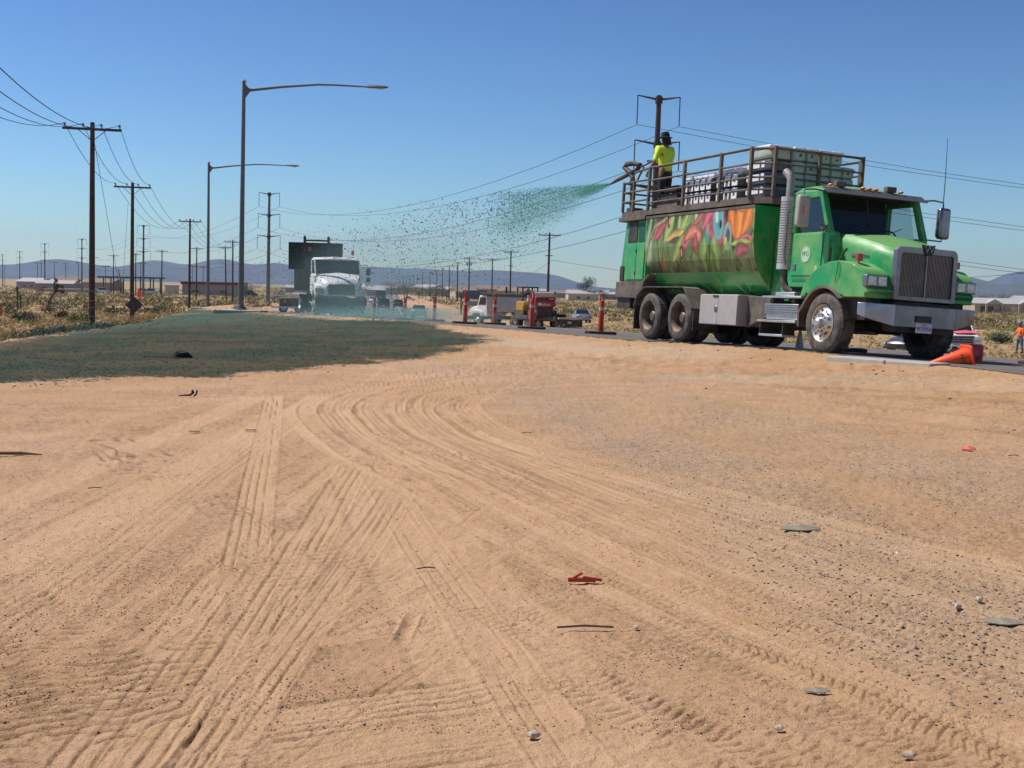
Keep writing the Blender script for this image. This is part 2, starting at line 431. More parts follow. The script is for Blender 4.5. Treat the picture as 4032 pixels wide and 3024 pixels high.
# straight crossings on the left
for i, (a, b, w, k, n, st) in enumerate([
        ((330, 1720), (770, 1005), .30, 'ribs', 4, 1.0), ((395, 1700), (860, 1070), .28, 'ribs', 4, .95), ((120, 1720), (480, 1230), .26, 'ribs', 3, .8),
        ((240, 1700), (640, 1130), .26, 'ribs', 3, .7), ((-40, 1250), (700, 850), .55, 'band', 1, .8), ((-40, 1420), (640, 900), .35, 'ribs', 4, .55),
        ((-40, 1110), (560, 850), .45, 'band', 1, .7), ((-60, 1180), (600, 880), .28, 'ribs', 4, .5), ((525, 1230), (592, 850), .30, 'ribs', 4, .95),
        ((540, 1240), (520, 1700), .26, 'lugs', 1, .55), ((470, 1640), (560, 1150), .22, 'lugs', 1, .5), ((500, 1575), (1130, 1465), .42, 'ribs', 5, 1.1),
        ((470, 1660), (1150, 1540), .42, 'ribs', 5, 1.0), ((540, 1720), (1200, 1600), .30, 'ribs', 3, .8), ((560, 1400), (960, 1330), .2, 'ribs', 2, .8),
        ((760, 1010), (1180, 1720), .55, 'band', 1, 1.0), ((800, 1010), (1300, 1720), .30, 'ribs', 4, .5), ((860, 1040), (1420, 1720), .5, 'band', 1, .8),
        ((-30, 1330), (200, 1180), .3, 'ribs', 4, .8), ((-30, 1300), (260, 1140), .3, 'ribs', 4, .6), ((0, 960), (480, 850), .3, 'ribs', 3, .4),
        ((590, 1050), (1010, 830), .3, 'ribs', 4, .35), ((620, 1330), (860, 1010), .25, 'ribs', 3, .6), ((905, 1300), (850, 1400), .12, 'rut', 1, .4)]):
    track([a, b], w * .72, k, .017 if k == 'ribs' else .016, n=n, strength=st, seed=60 + i, dusty=.75, darken=.85)
# short grouser patches left by tracked machines
for i, (a, b, w, st) in enumerate([((205, 935), (350, 1005), .5, 1.1), ((190, 960), (285, 1030), .4, .9), ((60, 870), (170, 925), .45, .8), ((420, 1085), (510, 1150), .55, 1.2),
        ((470, 1060), (540, 1120), .5, 1.0), ((600, 1170), (780, 1280), .6, .8), ((690, 1260), (900, 1330), .5, .9), ((840, 1330), (985, 1400), .5, 1.2), ((330, 1005), (400, 1040), .4, .9),
        ((350, 1350), (160, 1620), .55, 1.0), ((30, 1330), (250, 1600), .6, 1.2), ((90, 1320), (280, 1560), .5, 1.1), ((-20, 1480), (160, 1660), .6, 1.1), ((-20, 1240), (60, 1330), .4, 1.3),
        ((560, 1150), (640, 1230), .4, .7), ((760, 1200), (850, 1260), .4, .7), ((640, 1100), (760, 1130), .4, .5), ((190, 1180), (360, 1240), .5, .4)]):
    track([a, b], w, 'lugs', .017, pitch=.08, strength=st, seed=90 + i, dusty=.1, darken=.95, skew=.1)
# scuffed banks by the road edge on the right
for i, (a, b) in enumerate([((1560, 822), (2300, 850)), ((1600, 800), (2300, 835)), ((1150, 765), (1900, 800)), ((1800, 868), (2300, 905)), ((1750, 845), (2300, 872)), ((1850, 890), (2300, 938)), ((1300, 792), (1800, 812)), ((1700, 836), (2250, 862))]):
    track([a, ((a[0] + b[0]) / 2, (a[1] + b[1]) / 2 + 4), b], .85, 'rut', .085, seed=120 + i, darken=.75, dusty=.3)
# long streaks: dry dust dragged along the wheel marks, coarse crumbs between them
rq = random.Random(3)
for i in range(34):
    c = curves[rq.randrange(5)]; o_ = rq.uniform(-60, 90); k0 = rq.randrange(3, 7)
    sh = [(a_ + o_ * 1.1, b_ - o_ * .12) for a_, b_ in c[k0:]]
    track(sh, rq.uniform(.05, .16), 'band', .010, strength=rq.uniform(.4, 1), seed=200 + i, dusty=rq.uniform(.5, 1), darken=.6)
for i in range(30):
    x0_, y0_ = rq.uniform(-100, 700), rq.uniform(1000, 1700); L_ = rq.uniform(250, 700); s_ = rq.uniform(.55, 1.15)
    track([(x0_, y0_), (x0_ + L_, y0_ - L_ * s_ * .8)], rq.uniform(.04, .14), 'band' if rq.random() < .65 else 'ribs', .010, n=2, strength=rq.uniform(.3, .9), seed=240 + i, dusty=rq.uniform(.4, .9), darken=.6)
fh = np.clip(fh, -.022, .04)
fine[idx] = fh; soil_shade[idx] = sl; dust[idx] = du
H += fine
# lower the ground a little below the asphalt sheet
inside = (bs > .12) & (bR < -.12)
H = np.where(inside, -.10, H * np.where((bs > 0) & (bR < .3), 0.15, 1))

# sprayed mulch area
G_POLY = [(-16, 15.2), (-6.6, 16.3), (-4.0, 18.2), (-3.0, 20.2), (-1.6, 22.6), (-.4, 26.6), (-.25, 27.2), (-1.5, 31), (-2.6, 37.5), (-5.6, 42.5), (-9.6, 53), (-12.4, 59.5), (-16.8, 70), (-20.4, 83),
          (-21.5, 88), (-22, 84), (-14.2, 43), (-11.6, 32), (-10.9, 25), (-13.2, 16)]
def poly_sd(x, y, P):
    d = np.full(x.shape, 1e9); ins = np.zeros(x.shape, bool)
    for i in range(len(P)):
        ax, ay = P[i - 1]; bx, by = P[i]
        dx, dy = bx - ax, by - ay
        t = np.clip(((x - ax) * dx + (y - ay) * dy) / (dx * dx + dy * dy), 0, 1)
        d = np.minimum(d, np.hypot(x - ax - t * dx, y - ay - t * dy))
        cr = ((ay > y) != (by > y)) & (x < (bx - ax) * (y - ay) / (by - ay + 1e-12) + ax)
        ins ^= cr
    return np.where(ins, d, -d)
gsd = poly_sd(GX, GY, G_POLY) * sstep(0, 1, GY)
nedge = fbm(GX * 1.6, GY * 1.6, 4, 41)
gn = fbm(GX * 9, GY * 9, 3, 43)
green = sstep(-.9, .9, gsd + (nedge - .5) * 1.2) * np.where(GY > 5, 1, 0)
sparse = sstep(-.3, 3.0, gsd + (nedge - .5) * 1.4 + interp(GX, [-8, -2], [0, 2.2]))       # thin coat near the lower edge
green = green * (.50 + .50 * sparse)
H += np.where((green > .02) & near, green * ((fbm(GX * 7, GY * 7, 3, 47) - .45) * .05), 0)
teal = sstep(26, 52, GY + (nedge - .5) * 26) + sstep(-9, -11, GX) * .4
# stone coloured gravel drifts
def band(px_pts, w):
    P = [unp(*p) for p in px_pts]; d = np.full(GX.shape, 1e9)
    for (ax, ay), (bx, by) in zip(P[:-1], P[1:]):
        dx, dy = bx - ax, by - ay
        t = np.clip(((GX - ax) * dx + (GY - ay) * dy) / (dx * dx + dy * dy), 0, 1)
        d = np.minimum(d, np.hypot(GX - ax - t * dx, GY - ay - t * dy))
    return sstep(w, w * .2, d)
grv = np.maximum.reduce([band([(1150, 850), (1330, 930), (1600, 1060), (1750, 1150), (2050, 1300), (2300, 1420)], 1.0) * .9,
                         band([(1500, 880), (1800, 960), (2300, 1100)], 1.3) * .8, band([(1000, 790), (1300, 850), (1500, 880)], 1.8) * .6,
                         band([(1250, 800), (1600, 820)], 2.2) * .45, band([(1700, 850), (2300, 960)], 1.6) * .3])
grv = np.clip(grv * (.35 + 1.3 * fbm(GX * 2.2, GY * 2.2, 4, 51) ** 1.3), 0, 1)
pale = np.maximum(.4 * band([(1500, 812), (1850, 818), (2300, 838)], 1.0), .6 * band([(650, 690), (800, 705), (1000, 735), (1250, 752), (1500, 765)], 1.6)) * (.4 + .8 * fbm(GX * 3, GY * 3, 3, 61))
scrub = sstep(0, 3, np.where(bs < 0, bC, bR - 8) + (fbm(GX * .2, GY * .2, 3, 63) - .5) * 10) * sstep(20, 40, GY)
V = np.stack([GX, GY, bz + H], 1)
i0 = np.arange(NR - 1)[:, None] * NA + np.arange(NA)[None, :]
i1 = np.arange(NR - 1)[:, None] * NA + (np.arange(NA)[None, :] + 1) % NA
F = np.stack([i0, i0 + NA, i1 + NA, i1], -1).reshape(-1, 4)[:, ::-1]
V[:, 2] = np.where(RR.ravel() < .06, gz(0, .1), V[:, 2])

gm = bpy.data.materials.new('desert_soil'); gm.use_nodes = True
n, l = gm.node_tree.nodes, gm.node_tree.links
b = n['Principled BSDF']; b.inputs['Roughness'].default_value = .95; b.inputs['Specular IOR Level'].default_value = .15
tc = n.new('ShaderNodeTexCoord')
m1 = n.new('ShaderNodeAttribute'); m1.attribute_name = 'masks'; s1 = n.new('ShaderNodeSeparateColor'); l.new(m1.outputs['Color'], s1.inputs[0])
m2 = n.new('ShaderNodeAttribute'); m2.attribute_name = 'masks2'; s2 = n.new('ShaderNodeSeparateColor'); l.new(m2.outputs['Color'], s2.inputs[0])
def noise(sc, det=6, ro=.55, vec=None):
    q = n.new('ShaderNodeTexNoise'); q.inputs['Scale'].default_value = sc; q.inputs['Detail'].default_value = det; q.inputs['Roughness'].default_value = ro
    l.new(vec or tc.outputs['Object'], q.inputs['Vector']); return q.outputs['Fac']
def ramp(f, a, b_, ca, cb):
    q = n.new('ShaderNodeValToRGB'); q.color_ramp.elements[0].position = a; q.color_ramp.elements[1].position = b_
    q.color_ramp.elements[0].color = ca + (1,); q.color_ramp.elements[1].color = cb + (1,); l.new(f, q.inputs[0]); return q.outputs[0]
def mix(f, a, b_):
    q = n.new('ShaderNodeMixRGB'); l.new(f, q.inputs[0])
    if hasattr(a, 'links') : l.new(a, q.inputs[1])
    else: q.inputs[1].default_value = a + (1,)
    if hasattr(b_, 'links'): l.new(b_, q.inputs[2])
    else: q.inputs[2].default_value = b_ + (1,)
    return q.outputs[0]
def mrange(f, a, b_, c=0., d=1.):
    q = n.new('ShaderNodeMapRange'); q.inputs[1].default_value = a; q.inputs[2].default_value = b_; q.inputs[3].default_value = c; q.inputs[4].default_value = d; l.new(f, q.inputs[0]); return q.outputs[0]
def mul(a, b_, op='MULTIPLY'):
    q = n.new('ShaderNodeMath'); q.operation = op
    for i, t in enumerate((a, b_)):
        if hasattr(t, 'links'): l.new(t, q.inputs[i])
        else: q.inputs[i].default_value = t
    return q.outputs[0]
big = noise(.35, 5, .6); mid = noise(3.5, 7, .65); tiny = noise(55, 4, .7)
c = ramp(big, .35, .68, (.515, .302, .158), (.60, .375, .23))
c = mix(mrange(mid, .35, .75, 0, .5), c, (.43, .25, .125))
c = mix(mul(s1.outputs[2], .75), c, (.68, .44, .255))           # dry packed dust in the wheel marks
c = mix(mul(s1.outputs[1], .95), c, (.13, .068, .035))         # groove shade painted into the colour, together with damp turned earth
spx = n.new('ShaderNodeSeparateXYZ'); l.new(tc.outputs['Object'], spx.inputs[0])
c = mix(mul(mrange(spx.outputs['X'], -2.5, 2.5, 0, .6), mrange(mid, .3, .6)), c, (.49, .283, .132))     # the soil turns more orange to the right
patch = mul(mrange(noise(1.1, 6, .7), .42, .62), mrange(s1.outputs[2], .1, .6, 1, .15))
c = mix(mul(mrange(noise(26, 6, .8), .47, .60), patch), c, (.235, .145, .08))
c = mix(mrange(tiny, .55, .75, 0, .5), c, (.20, .12, .075))
c = mix(mrange(noise(120, 2, .5), .62, .72, 0, .6), c, (.56, .43, .31))
gcol = ramp(noise(38, 3, .7), .38, .62, (.20, .155, .11), (.54, .43, .31))
c = mix(mul(s2.outputs[0], .42), c, gcol)
c = mix(mul(s2.outputs[1], .7), c, (.55, .45, .34))
gr = ramp(noise(14, 5, .7), .35, .66, (.017, .029, .016), (.062, .077, .046))
gr = mix(mul(s2.outputs[2], .7), gr, (.065, .14, .105))
gr = mix(mrange(noise(7, 4, .6), .56, .7, 0, .5), gr, (.035, .065, .04))
gr = mix(mrange(noise(.55, 6, .7), .44, .58, 0, .75), gr, (.10, .072, .040))
gmask = mul(mul(s1.outputs[0], mul(mul(noise(9, 6, .75), -.5, 'ADD'), 1.5), 'ADD'), mul(mul(noise(42, 3, .7), -.5, 'ADD'), .8), 'ADD')
c = mix(mul(mrange(gmask, .38, .62), mrange(s1.outputs[0], .0, .15)), c, gr)
m3 = n.new('ShaderNodeAttribute'); m3.attribute_name = 'masks3'; s3 = n.new('ShaderNodeSeparateColor'); l.new(m3.outputs['Color'], s3.inputs[0])
sc_ = ramp(noise(.11, 8, .7), .36, .62, (.24, .18, .085), (.48, .31, .155))
c = mix(s3.outputs[0], c, sc_)
l.new(c, b.inputs['Base Color'])
bp = n.new('ShaderNodeBump'); bp.inputs['Strength'].default_value = 1.0; bp.inputs['Distance'].default_value = .019
hh = mul(mul(mul(tiny, .55), mul(noise(160, 3, .6), .25), 'ADD'), mul(noise(17, 8, .72), .9), 'ADD'); l.new(hh, bp.inputs['Height'])
l.new(bp.outputs[0], b.inputs['Normal'])
ground = np_mesh('ground', V, F, gm, {'masks': np.stack([green, np.clip(soil_shade, 0, 1), np.clip(dust, 0, 1)], 1), 'masks2': np.stack([grv, np.clip(pale, 0, 1), np.clip(teal, 0, 1)], 1), 'masks3': np.stack([scrub, scrub * 0, scrub * 0], 1)}, smooth=True)
tag(ground, None, None, kind='structure')

# ------------------------------------------------------------------ asphalt, white lines
def resample(P, n_):
    P = np.array(P, float); d = np.r_[0, np.cumsum(np.hypot(*np.diff(P, axis=0).T))]
    return P, d
def ribbon(Lp, Rp, na, nb, f0=0., f1=1., lift=0.0, i0_=0, i1_=None, tsel=None):
    Lp, Rp = np.array(Lp, float), np.array(Rp, float)
    T = np.linspace(0, len(Lp) - 1, na) if tsel is None else np.array(tsel)
    k = np.arange(len(Lp))
    lx, ly, rx_, ry_ = (np.interp(T, k, q) for q in (Lp[:, 0], Lp[:, 1], Rp[:, 0], Rp[:, 1]))
    U = np.linspace(f0, f1, nb)
    X = lx[:, None] * (1 - U) + rx_[:, None] * U; Y = ly[:, None] * (1 - U) + ry_[:, None] * U
    Z = road_z(X.ravel(), Y.ravel(), np.maximum(pdist(X.ravel(), Y.ravel(), L_EDGE), 0)) + .004 + lift
    V = np.stack([X.ravel(), Y.ravel(), Z], 1)
    a = (np.arange(len(T) - 1)[:, None] * nb + np.arange(nb - 1)[None, :])
    F = np.stack([a, a + 1, a + nb + 1, a + nb], -1).reshape(-1, 4)
    return V, F
am = mat('asphalt', (.085, .083, .082), .85, var=.25, scale=1.2, bump=.25, dirt=(.27, .19, .125), dirt_amt=.38, dscale=.5)
Vr, Fr = ribbon(L_EDGE, R_EDGE, 560, 24)
road = np_mesh('road', Vr, Fr, am); tag(road, None, None, kind='structure')
wm = mat('road_paint', (.72, .72, .70), .7, var=.1, scale=3, dirt=(.3, .24, .18), dirt_amt=.5)
Vs, Fs = [], []; off = 0
for (f, t0, t1, st) in ((.88, 0, 13, 0), (.47, 8.2, 12, 0), (.60, 1, 5.3, 1)):
    ts = np.arange(t0, t1, .02)
    segs = [ts] if not st else [np.arange(q, q + .22, .02) for q in np.arange(t0, t1, .6)]
    for sg in segs:
        if len(sg) < 2: continue
        V_, F_ = ribbon(L_EDGE, R_EDGE, 0, 2, f - .006, f + .006, .004, tsel=sg)
        Vs.append(V_); Fs.append(F_ + off); off += len(V_)
ln = np_mesh('road_line', np.concatenate(Vs), np.concatenate(Fs), wm); tag(ln, None, None, kind='structure')

# ------------------------------------------------------------------ mountains beyond the plain
def ridge(name, pts, D, depth, col, seed):
    """pts: (px, py) skyline measured on the photograph, set at distance D"""
    xs = np.array([p[0] for p in pts], float); ys = np.array([p[1] for p in pts], float)
    tx = np.linspace(xs[0], xs[-1], 420); top = np.interp(tx, xs, ys)
    k = np.ones(7) / 7; top = np.convolve(np.pad(top, 3, 'edge'), k, 'valid')
    W = [at(a, b_, D) for a, b_ in zip(tx, top)]
    X0 = np.array([w.x for w in W]); Z0 = np.array([w.z for w in W])
    rows = np.linspace(0, 1, 26); VV = []
    for r in rows:
        prof = np.interp(r, [0, .5, 1], [0, 1, .55])
        y_ = D - depth * .5 + depth * r
        nz = (fbm(X0 / 260 + seed, np.full_like(X0, y_ / 260), 5, seed) - .5)
        gully = np.abs(fbm(X0 / 120, np.full_like(X0, y_ / 520.), 4, seed + 5) - .5)
        hh_ = Z0 + 8
        zz = -8 + hh_ * prof + np.where((r > 0) & (r != .5), (nz * .35 - gully * .5) * hh_ * np.sin(min(r * 2, 1) * pi) * 1.0, 0)
        VV.append(np.stack([X0 * y_ / D, np.full_like(X0, y_), zz], 1))
    V = np.concatenate(VV); nn = len(tx)
    a = (np.arange(len(rows) - 1)[:, None] * nn + np.arange(nn - 1)[None, :])
    F = np.stack([a, a + 1, a + nn + 1, a + nn], -1).reshape(-1, 4)
    m = mat(name + '_rock', col, .95, var=.25, scale=.004, spec=.1)
    o = np_mesh(name, V, F, m, smooth=True); tag(o, None, None, kind='structure'); return o
ridge('mountains', [(-250, 575), (0, 571), (40, 570), (75, 563), (110, 558), (150, 560), (200, 570), (235, 575), (260, 576), (290, 568), (320, 561), (345, 560), (375, 567), (405, 572), (430, 566), (450, 560), (475, 557), (500, 560), (530, 569), (560, 571), (590, 566), (610, 566), (640, 577), (700, 578), (760, 576), (800, 575), (870, 579),
      (930, 580), (1000, 584), (1060, 582), (1110, 585), (1150, 588), (1190, 591), (1215, 597), (1250, 611), (1290, 620), (1340, 624), (1500, 629), (1900, 637), (2080, 640), (2500, 655)], 7000, 2600, (.075, .085, .105), 3)
ridge('hills', [(1900, 640), (1985, 622), (2040, 604), (2075, 596), (2105, 599), (2135, 607), (2150, 600), (2170, 592), (2200, 585), (2230, 584), (2280, 592), (2400, 600), (2600, 640)], 7600, 2600, (.075, .085, .105), 13)
ridge('foothills', [(1950, 643), (2060, 622), (2110, 608), (2150, 613), (2212, 613), (2300, 622), (2500, 640)], 5600, 1200, (.085, .09, .08), 23)
# air
hb = MB().bb(-7600, 7600, -600, 9900, -10.5, 330)
hz = hb.build('haze', None); tag(hz, None, None, kind='stuff')
hm = bpy.data.materials.new('haze_air'); hm.use_nodes = True; nn_ = hm.node_tree.nodes; nn_.clear()
pv = nn_.new('ShaderNodeVolumePrincipled'); pv.inputs['Color'].default_value = (.60, .78, 1, 1); pv.inputs['Density'].default_value = .00008; pv.inputs['Anisotropy'].default_value = .2
ho = nn_.new('ShaderNodeOutputMaterial'); hm.node_tree.links.new(pv.outputs[0], ho.inputs['Volume'])
hz.data.materials.append(hm)
# ------------------------------------------------------------------ shared vehicle materials
M_BLK = mat('black_steel', (.022, .021, .020), .6, var=.3, dirt=DUST, dirt_amt=.28)
M_RUB = mat('tyre_rubber', (.055, .05, .046), .85, var=.25, scale=9, dirt=(.25, .21, .165), dirt_amt=.75, dscale=5)
M_ALU = mat('polished_aluminium', (.62, .61, .59), .32, .85, var=.15, dirt=(.42, .36, .29), dirt_amt=.35)
M_CHR = mat('dusty_chrome', (.25, .25, .27), .32, .85, var=.15, dirt=(.24, .20, .16), dirt_amt=.45, dscale=1.6)
M_WHT = mat('white_paint', (.78, .78, .76), .35, var=.05, dirt=(.45, .38, .3), dirt_amt=.2)
M_GRN = mat('green_paint', (.010, .31, .082), .32, var=.10, scale=1.5, dirt=(.34, .47, .14), dirt_amt=.58, coat=.25, dscale=1.8)
M_TAN = mat('dusty_brown_steel', (.10, .082, .066), .75, var=.3, dirt=(.30, .24, .18), dirt_amt=.6)
M_GRYP = mat('grey_box_paint', (.40, .375, .35), .55, var=.06, dirt=DUST, dirt_amt=.15)
M_AMB = mat('amber_lens', (.75, .22, .02), .2, spec=.7, var=.1)
M_RED = mat('red_lens', (.45, .03, .02), .2, spec=.7, var=.1)
M_LENS = mat('lamp_lens', (.45, .47, .5), .12, .3, var=.3, scale=20)
M_GL = glass('window_glass', (.78, .84, .84)); M_WS = glass('windscreen_glass', (.86, .90, .88))
M_SEAT = mat('dark_interior', (.03, .03, .032), .8)
M_SLV = mat('silver_paint', (.30, .32, .36), .3, .4, var=.06, coat=.4, dirt=DUST, dirt_amt=.1)
M_DRK = mat('dark_car_paint', (.025, .028, .035), .25, .2, var=.1, coat=.5, dirt=DUST, dirt_amt=.15)

def wheel(parent, c, r, w, out=-1, kind='front', dual=False, n=36, tyre_m=None, rim_m=None):
    """wheel with its outer face at y = c.y, body going inwards; out = -1 when it faces local -Y"""
    wp = part('wheel', parent, c)
    tw = MB(); rr = r * .60
    pr = [(rr, 0.02), (rr + .03, 0), (r * .86, .0), (r * .95, .022), (r, .055), (r, w - .055), (r * .95, w - .022), (r * .86, w), (rr, w)]
    tw.lathe(pr, (0, 0, 0), 'y', n, sgn=-out)
    # tread blocks
    for k in range(n):
        a = 2 * pi * (k + .5) / n
        for h0 in (.075, w - .075):
            tw.box((cos(a) * (r - .004), -out * h0, sin(a) * (r - .004)), (r * .10, .07, .02), rotm(0, -a + pi / 2, 0))
    tw.build('tyre', tyre_m or M_RUB, wp, smooth=30)
    rm = MB()
    if kind == 'front':
        rm.lathe([(rr * 1.02, .0), (rr * .95, .03), (rr * .93, .05), (rr * .80, .03), (rr * .60, -.01), (rr * .55, -.03), (rr * .30, -.035), (rr * .27, -.11), (rr * .16, -.135), (.001, -.135)], (0, 0, 0), 'y', 28, sgn=-out)
        for k in range(10):
            a = 2 * pi * k / 10
            rm.cyl((cos(a) * rr * .46, out * .02, sin(a) * rr * .46), (cos(a) * rr * .46, out * .065, sin(a) * rr * .46), .02, n=6)
    elif kind == 'rear':
        rm.lathe([(rr * 1.02, .0), (rr * .96, .03), (rr * .90, .06), (rr * .88, .19), (rr * .55, .22), (rr * .42, .22), (rr * .40, .12), (rr * .30, .09), (.001, .09)], (0, 0, 0), 'y', 28, sgn=-out)
        for k in range(10):
            a = 2 * pi * k / 10
            rm.cyl((cos(a) * rr * .62, -out * .20, sin(a) * rr * .62), (cos(a) * rr * .62, -out * .17, sin(a) * rr * .62), .016, n=6)
    else:
        rm.lathe([(rr * 1.0, .0), (rr * .9, .03), (rr * .5, .045), (rr * .25, .01), (.001, .01)], (0, 0, 0), 'y', 20, sgn=-out)
        for k in range(5):
            a = 2 * pi * k / 5
            rm.box((cos(a) * rr * .6, -out * .025, sin(a) * rr * .6), (rr * .7, .03, rr * .2), rotm(0, -a, 0))
    rm.build('rim', rim_m or M_ALU, wp, smooth=35)
    if kind == 'front':
        hh = MB()
        for k in range(10):
            a = 2 * pi * (k + .5) / 10
            hh.cyl((cos(a) * rr * .72, out * .0135, sin(a) * rr * .72), (cos(a) * rr * .72, out * .0185, sin(a) * rr * .72), rr * .085, n=10)
        hh.build('hand_holes', M_BLK, wp)['kind'] = 'stuff'
    if dual:
        MB().lathe(pr, (0, -out * (w + .05), 0), 'y', n, sgn=-out).build('tyre', tyre_m or M_RUB, wp, smooth=30)
    return wp

# ------------------------------------------------------------------ the green hydroseeding truck
TRX = (6.41, 21.95, .067)
TR = thing('hydroseeding_truck', 'green hydroseeding truck with painted mural tank and railed deck, parked on the asphalt', 'truck', TRX, Euler((-.046, -.005, -1.207), 'XYZ'))
TRM = Matrix.Translation(TRX) @ Euler((-.046, -.005, -1.207), 'XYZ').to_matrix().to_4x4()
def tr_w(p): return TRM @ Vector(p)
# chassis
c = MB()
for s in (-1, 1): c.bb(-8.1, .95, s * .42 - .04, s * .42 + .04, .62, .86)
for xx in (-7.9, -6.0, -3.5, -1.6, .7): c.bb(xx - .05, xx + .05, -.42, .42, .64, .84)
c.build('frame_rail', M_BLK, TR)
c = MB().cyl((0, -1.0, .5), (0, 1.0, .5), .07)
for xx in (-5.15, -6.52): c.cyl((xx, -.9, .5), (xx, .9, .5), .11).ball((xx, 0, .5), (.28, .24, .26))
c.bb(-6.7, -5.0, -.62, -.5, .55, .7).bb(-6.7, -5.0, .5, .62, .55, .7)
c.tube([(-1.2, 0, .62), (-4.9, 0, .52)], .06)
c.build('axle', M_BLK, TR)
for s in (-1, 1):
    wheel(TR, (0, s * 1.2, .533), .533, .33, s, 'front')
    for xx in (-5.15, -6.52): wheel(TR, (xx, s * 1.22, .504), .504, .27, s, 'rear', dual=True, rim_m=mat('dusty_shaded_rim', (.17, .135, .10), .55, .5, var=.35, dirt=DUST, dirt_amt=.5))  # deep-dish shade painted into the rear rim colour, along with dust
# tank with belly
def tank_y(z):
    return float(np.interp(z, [1.0, 1.12, 1.25, 1.45, 1.7, 2.0, 2.7], [.52, .72, .90, 1.06, 1.16, 1.21, 1.22]))
zs = [1.0, 1.06, 1.12, 1.18, 1.25, 1.35, 1.45, 1.57, 1.7, 1.85, 2.0, 2.35, 2.7]
sec = [(-tank_y(z), z) for z in zs] + [(tank_y(z), z) for z in zs[::-1]]
c = MB(); c.prism(sec, 'x', -6.93, -2.385); c.build('tank', M_GRN, TR, smooth=25)
c = MB(); c.bb(-6.5, -1.75, -.5, .5, .87, 1.03).bb(-2.38, -1.75, -.75, .75, .9, 2.1)
c.build('tank_cradle', M_GRN, TR, bevel=.02)
for xx in (-5.9, -4.6, -3.3): MB().prism([(-.95, 1.2), (-.52, .9), (.52, .9), (.95, 1.2), (.5, .96), (-.5, .96)], 'x', xx - .03, xx + .03).build('saddle', M_GRN, TR)
for xx in (-6.3, -5.2, -4.1, -3.0): MB().bb(xx - .012, xx + .012, -tank_y(1.2) - .0, -tank_y(1.2) + .03, 1.08, 1.40).build('weld_seam', M_GRN, TR)
for zz in (1.5, 2.05): MB().bb(-2.383, -2.362, -1.0, 1.0, zz - .02, zz + .02).build('weld_seam', M_GRN, TR)
for y_ in (-.8, -.3, .3, .8): MB().bb(-2.383, -2.355, y_ - .025, y_ + .025, 1.1, 2.66).build('stiffener', M_GRN, TR)
MB().bb(-6.93, -2.38, -1.235, -1.218, 2.655, 2.70).build('tank_rim', M_TAN, TR)
# mural: paint on a sheet that follows the tank side
mn, mk = 260, 130
uu, vv = np.meshgrid(np.linspace(0, 1, mn), np.linspace(0, 1, mk))      # u: rear -> front, v: bottom -> top
mx_ = -6.88 + (4.49) * uu; mz_ = 1.455 + (2.69 - 1.455) * vv
my_ = -np.interp(mz_.ravel(), [1.0, 1.12, 1.25, 1.45, 1.7, 2.0, 2.7], [.52, .72, .90, 1.06, 1.16, 1.21, 1.22]).reshape(mz_.shape) - .004
ax_, ay_ = uu * 3.6, vv
def ell(cx, cy, rx_, ry_, rot=0., soft=.12):
    X, Y = ax_ - cx * 3.6, ay_ - cy; c0, s0 = cos(rot), sin(rot)
    q = np.sqrt(((X * c0 + Y * s0) / rx_) ** 2 + ((-X * s0 + Y * c0) / ry_) ** 2)
    q = q + (fbm(ax_ * 5, ay_ * 5, 3, 7) - .5) * .35
    return sstep(1 + soft, 1 - soft, q), q
def stroke(pts, w, soft=.35):
    d = np.full(ax_.shape, 1e9); tt = np.zeros(ax_.shape); n_ = len(pts) - 1
    for i in range(n_):
        (a0, b0), (a1, b1) = pts[i], pts[i + 1]; a0 *= 3.6; a1 *= 3.6
        dx, dy = a1 - a0, b1 - b0; t = np.clip(((ax_ - a0) * dx + (ay_ - b0) * dy) / (dx * dx + dy * dy + 1e-9), 0, 1)
        dd = np.hypot(ax_ - a0 - t * dx, ay_ - b0 - t * dy); tt = np.where(dd < d, (i + t) / n_, tt); d = np.minimum(d, dd)
    ww = w * (.35 + .65 * np.sin(np.clip(tt, 0, 1) * pi)) 
    return sstep(1 + soft, 1 - soft, d / ww), d / ww
base = np.array([.07, .10, .05]); C_ = np.zeros(ax_.shape + (3,))
f1 = fbm(ax_ * 2.6 + 1.2 * fbm(ax_ * 2, ay_ * 2, 3, 5), ay_ * 2.2, 4, 11); f2 = fbm(ax_ * 7, ay_ * 4, 4, 12); f3 = fbm(ax_ * 18, ay_ * 9, 3, 13)
C_[:] = np.array([.15, .18, .08])
C_ += ((f1 - .45)[..., None] * np.array([.50, .62, .28]))
C_ = np.where((f2 > .56)[..., None], C_ * .55, C_)
def lay(mq, col, col2=None, k=None):
    global C_
    mm, q = mq
    cc = np.array(col, float)[None, None] * (1 + .5 * (f3 - .5))[..., None]
    if col2 is not None:
        t = np.clip(k if k is not None else q, 0, 1)[..., None]; cc = cc * (1 - t) + np.array(col2, float)[None, None] * t
    C_ = C_ * (1 - mm[..., None]) + cc * mm[..., None]
r2 = random.Random(5)
for i in range(80):     # grass blades and stems rising from the left and the base
    u0 = r2.random() * .98; v0 = r2.uniform(-.05, .35); ln_ = r2.uniform(.25, .65); le = r2.uniform(-.06, .07)
    g = r2.uniform(.5, 1.25)
    lay(stroke([(u0, v0), (u0 + le * .4, v0 + ln_ * .55), (u0 + le, v0 + ln_)], r2.uniform(.025, .055)), (.26 * g, .34 * g, .13 * g), (.09, .14, .05))
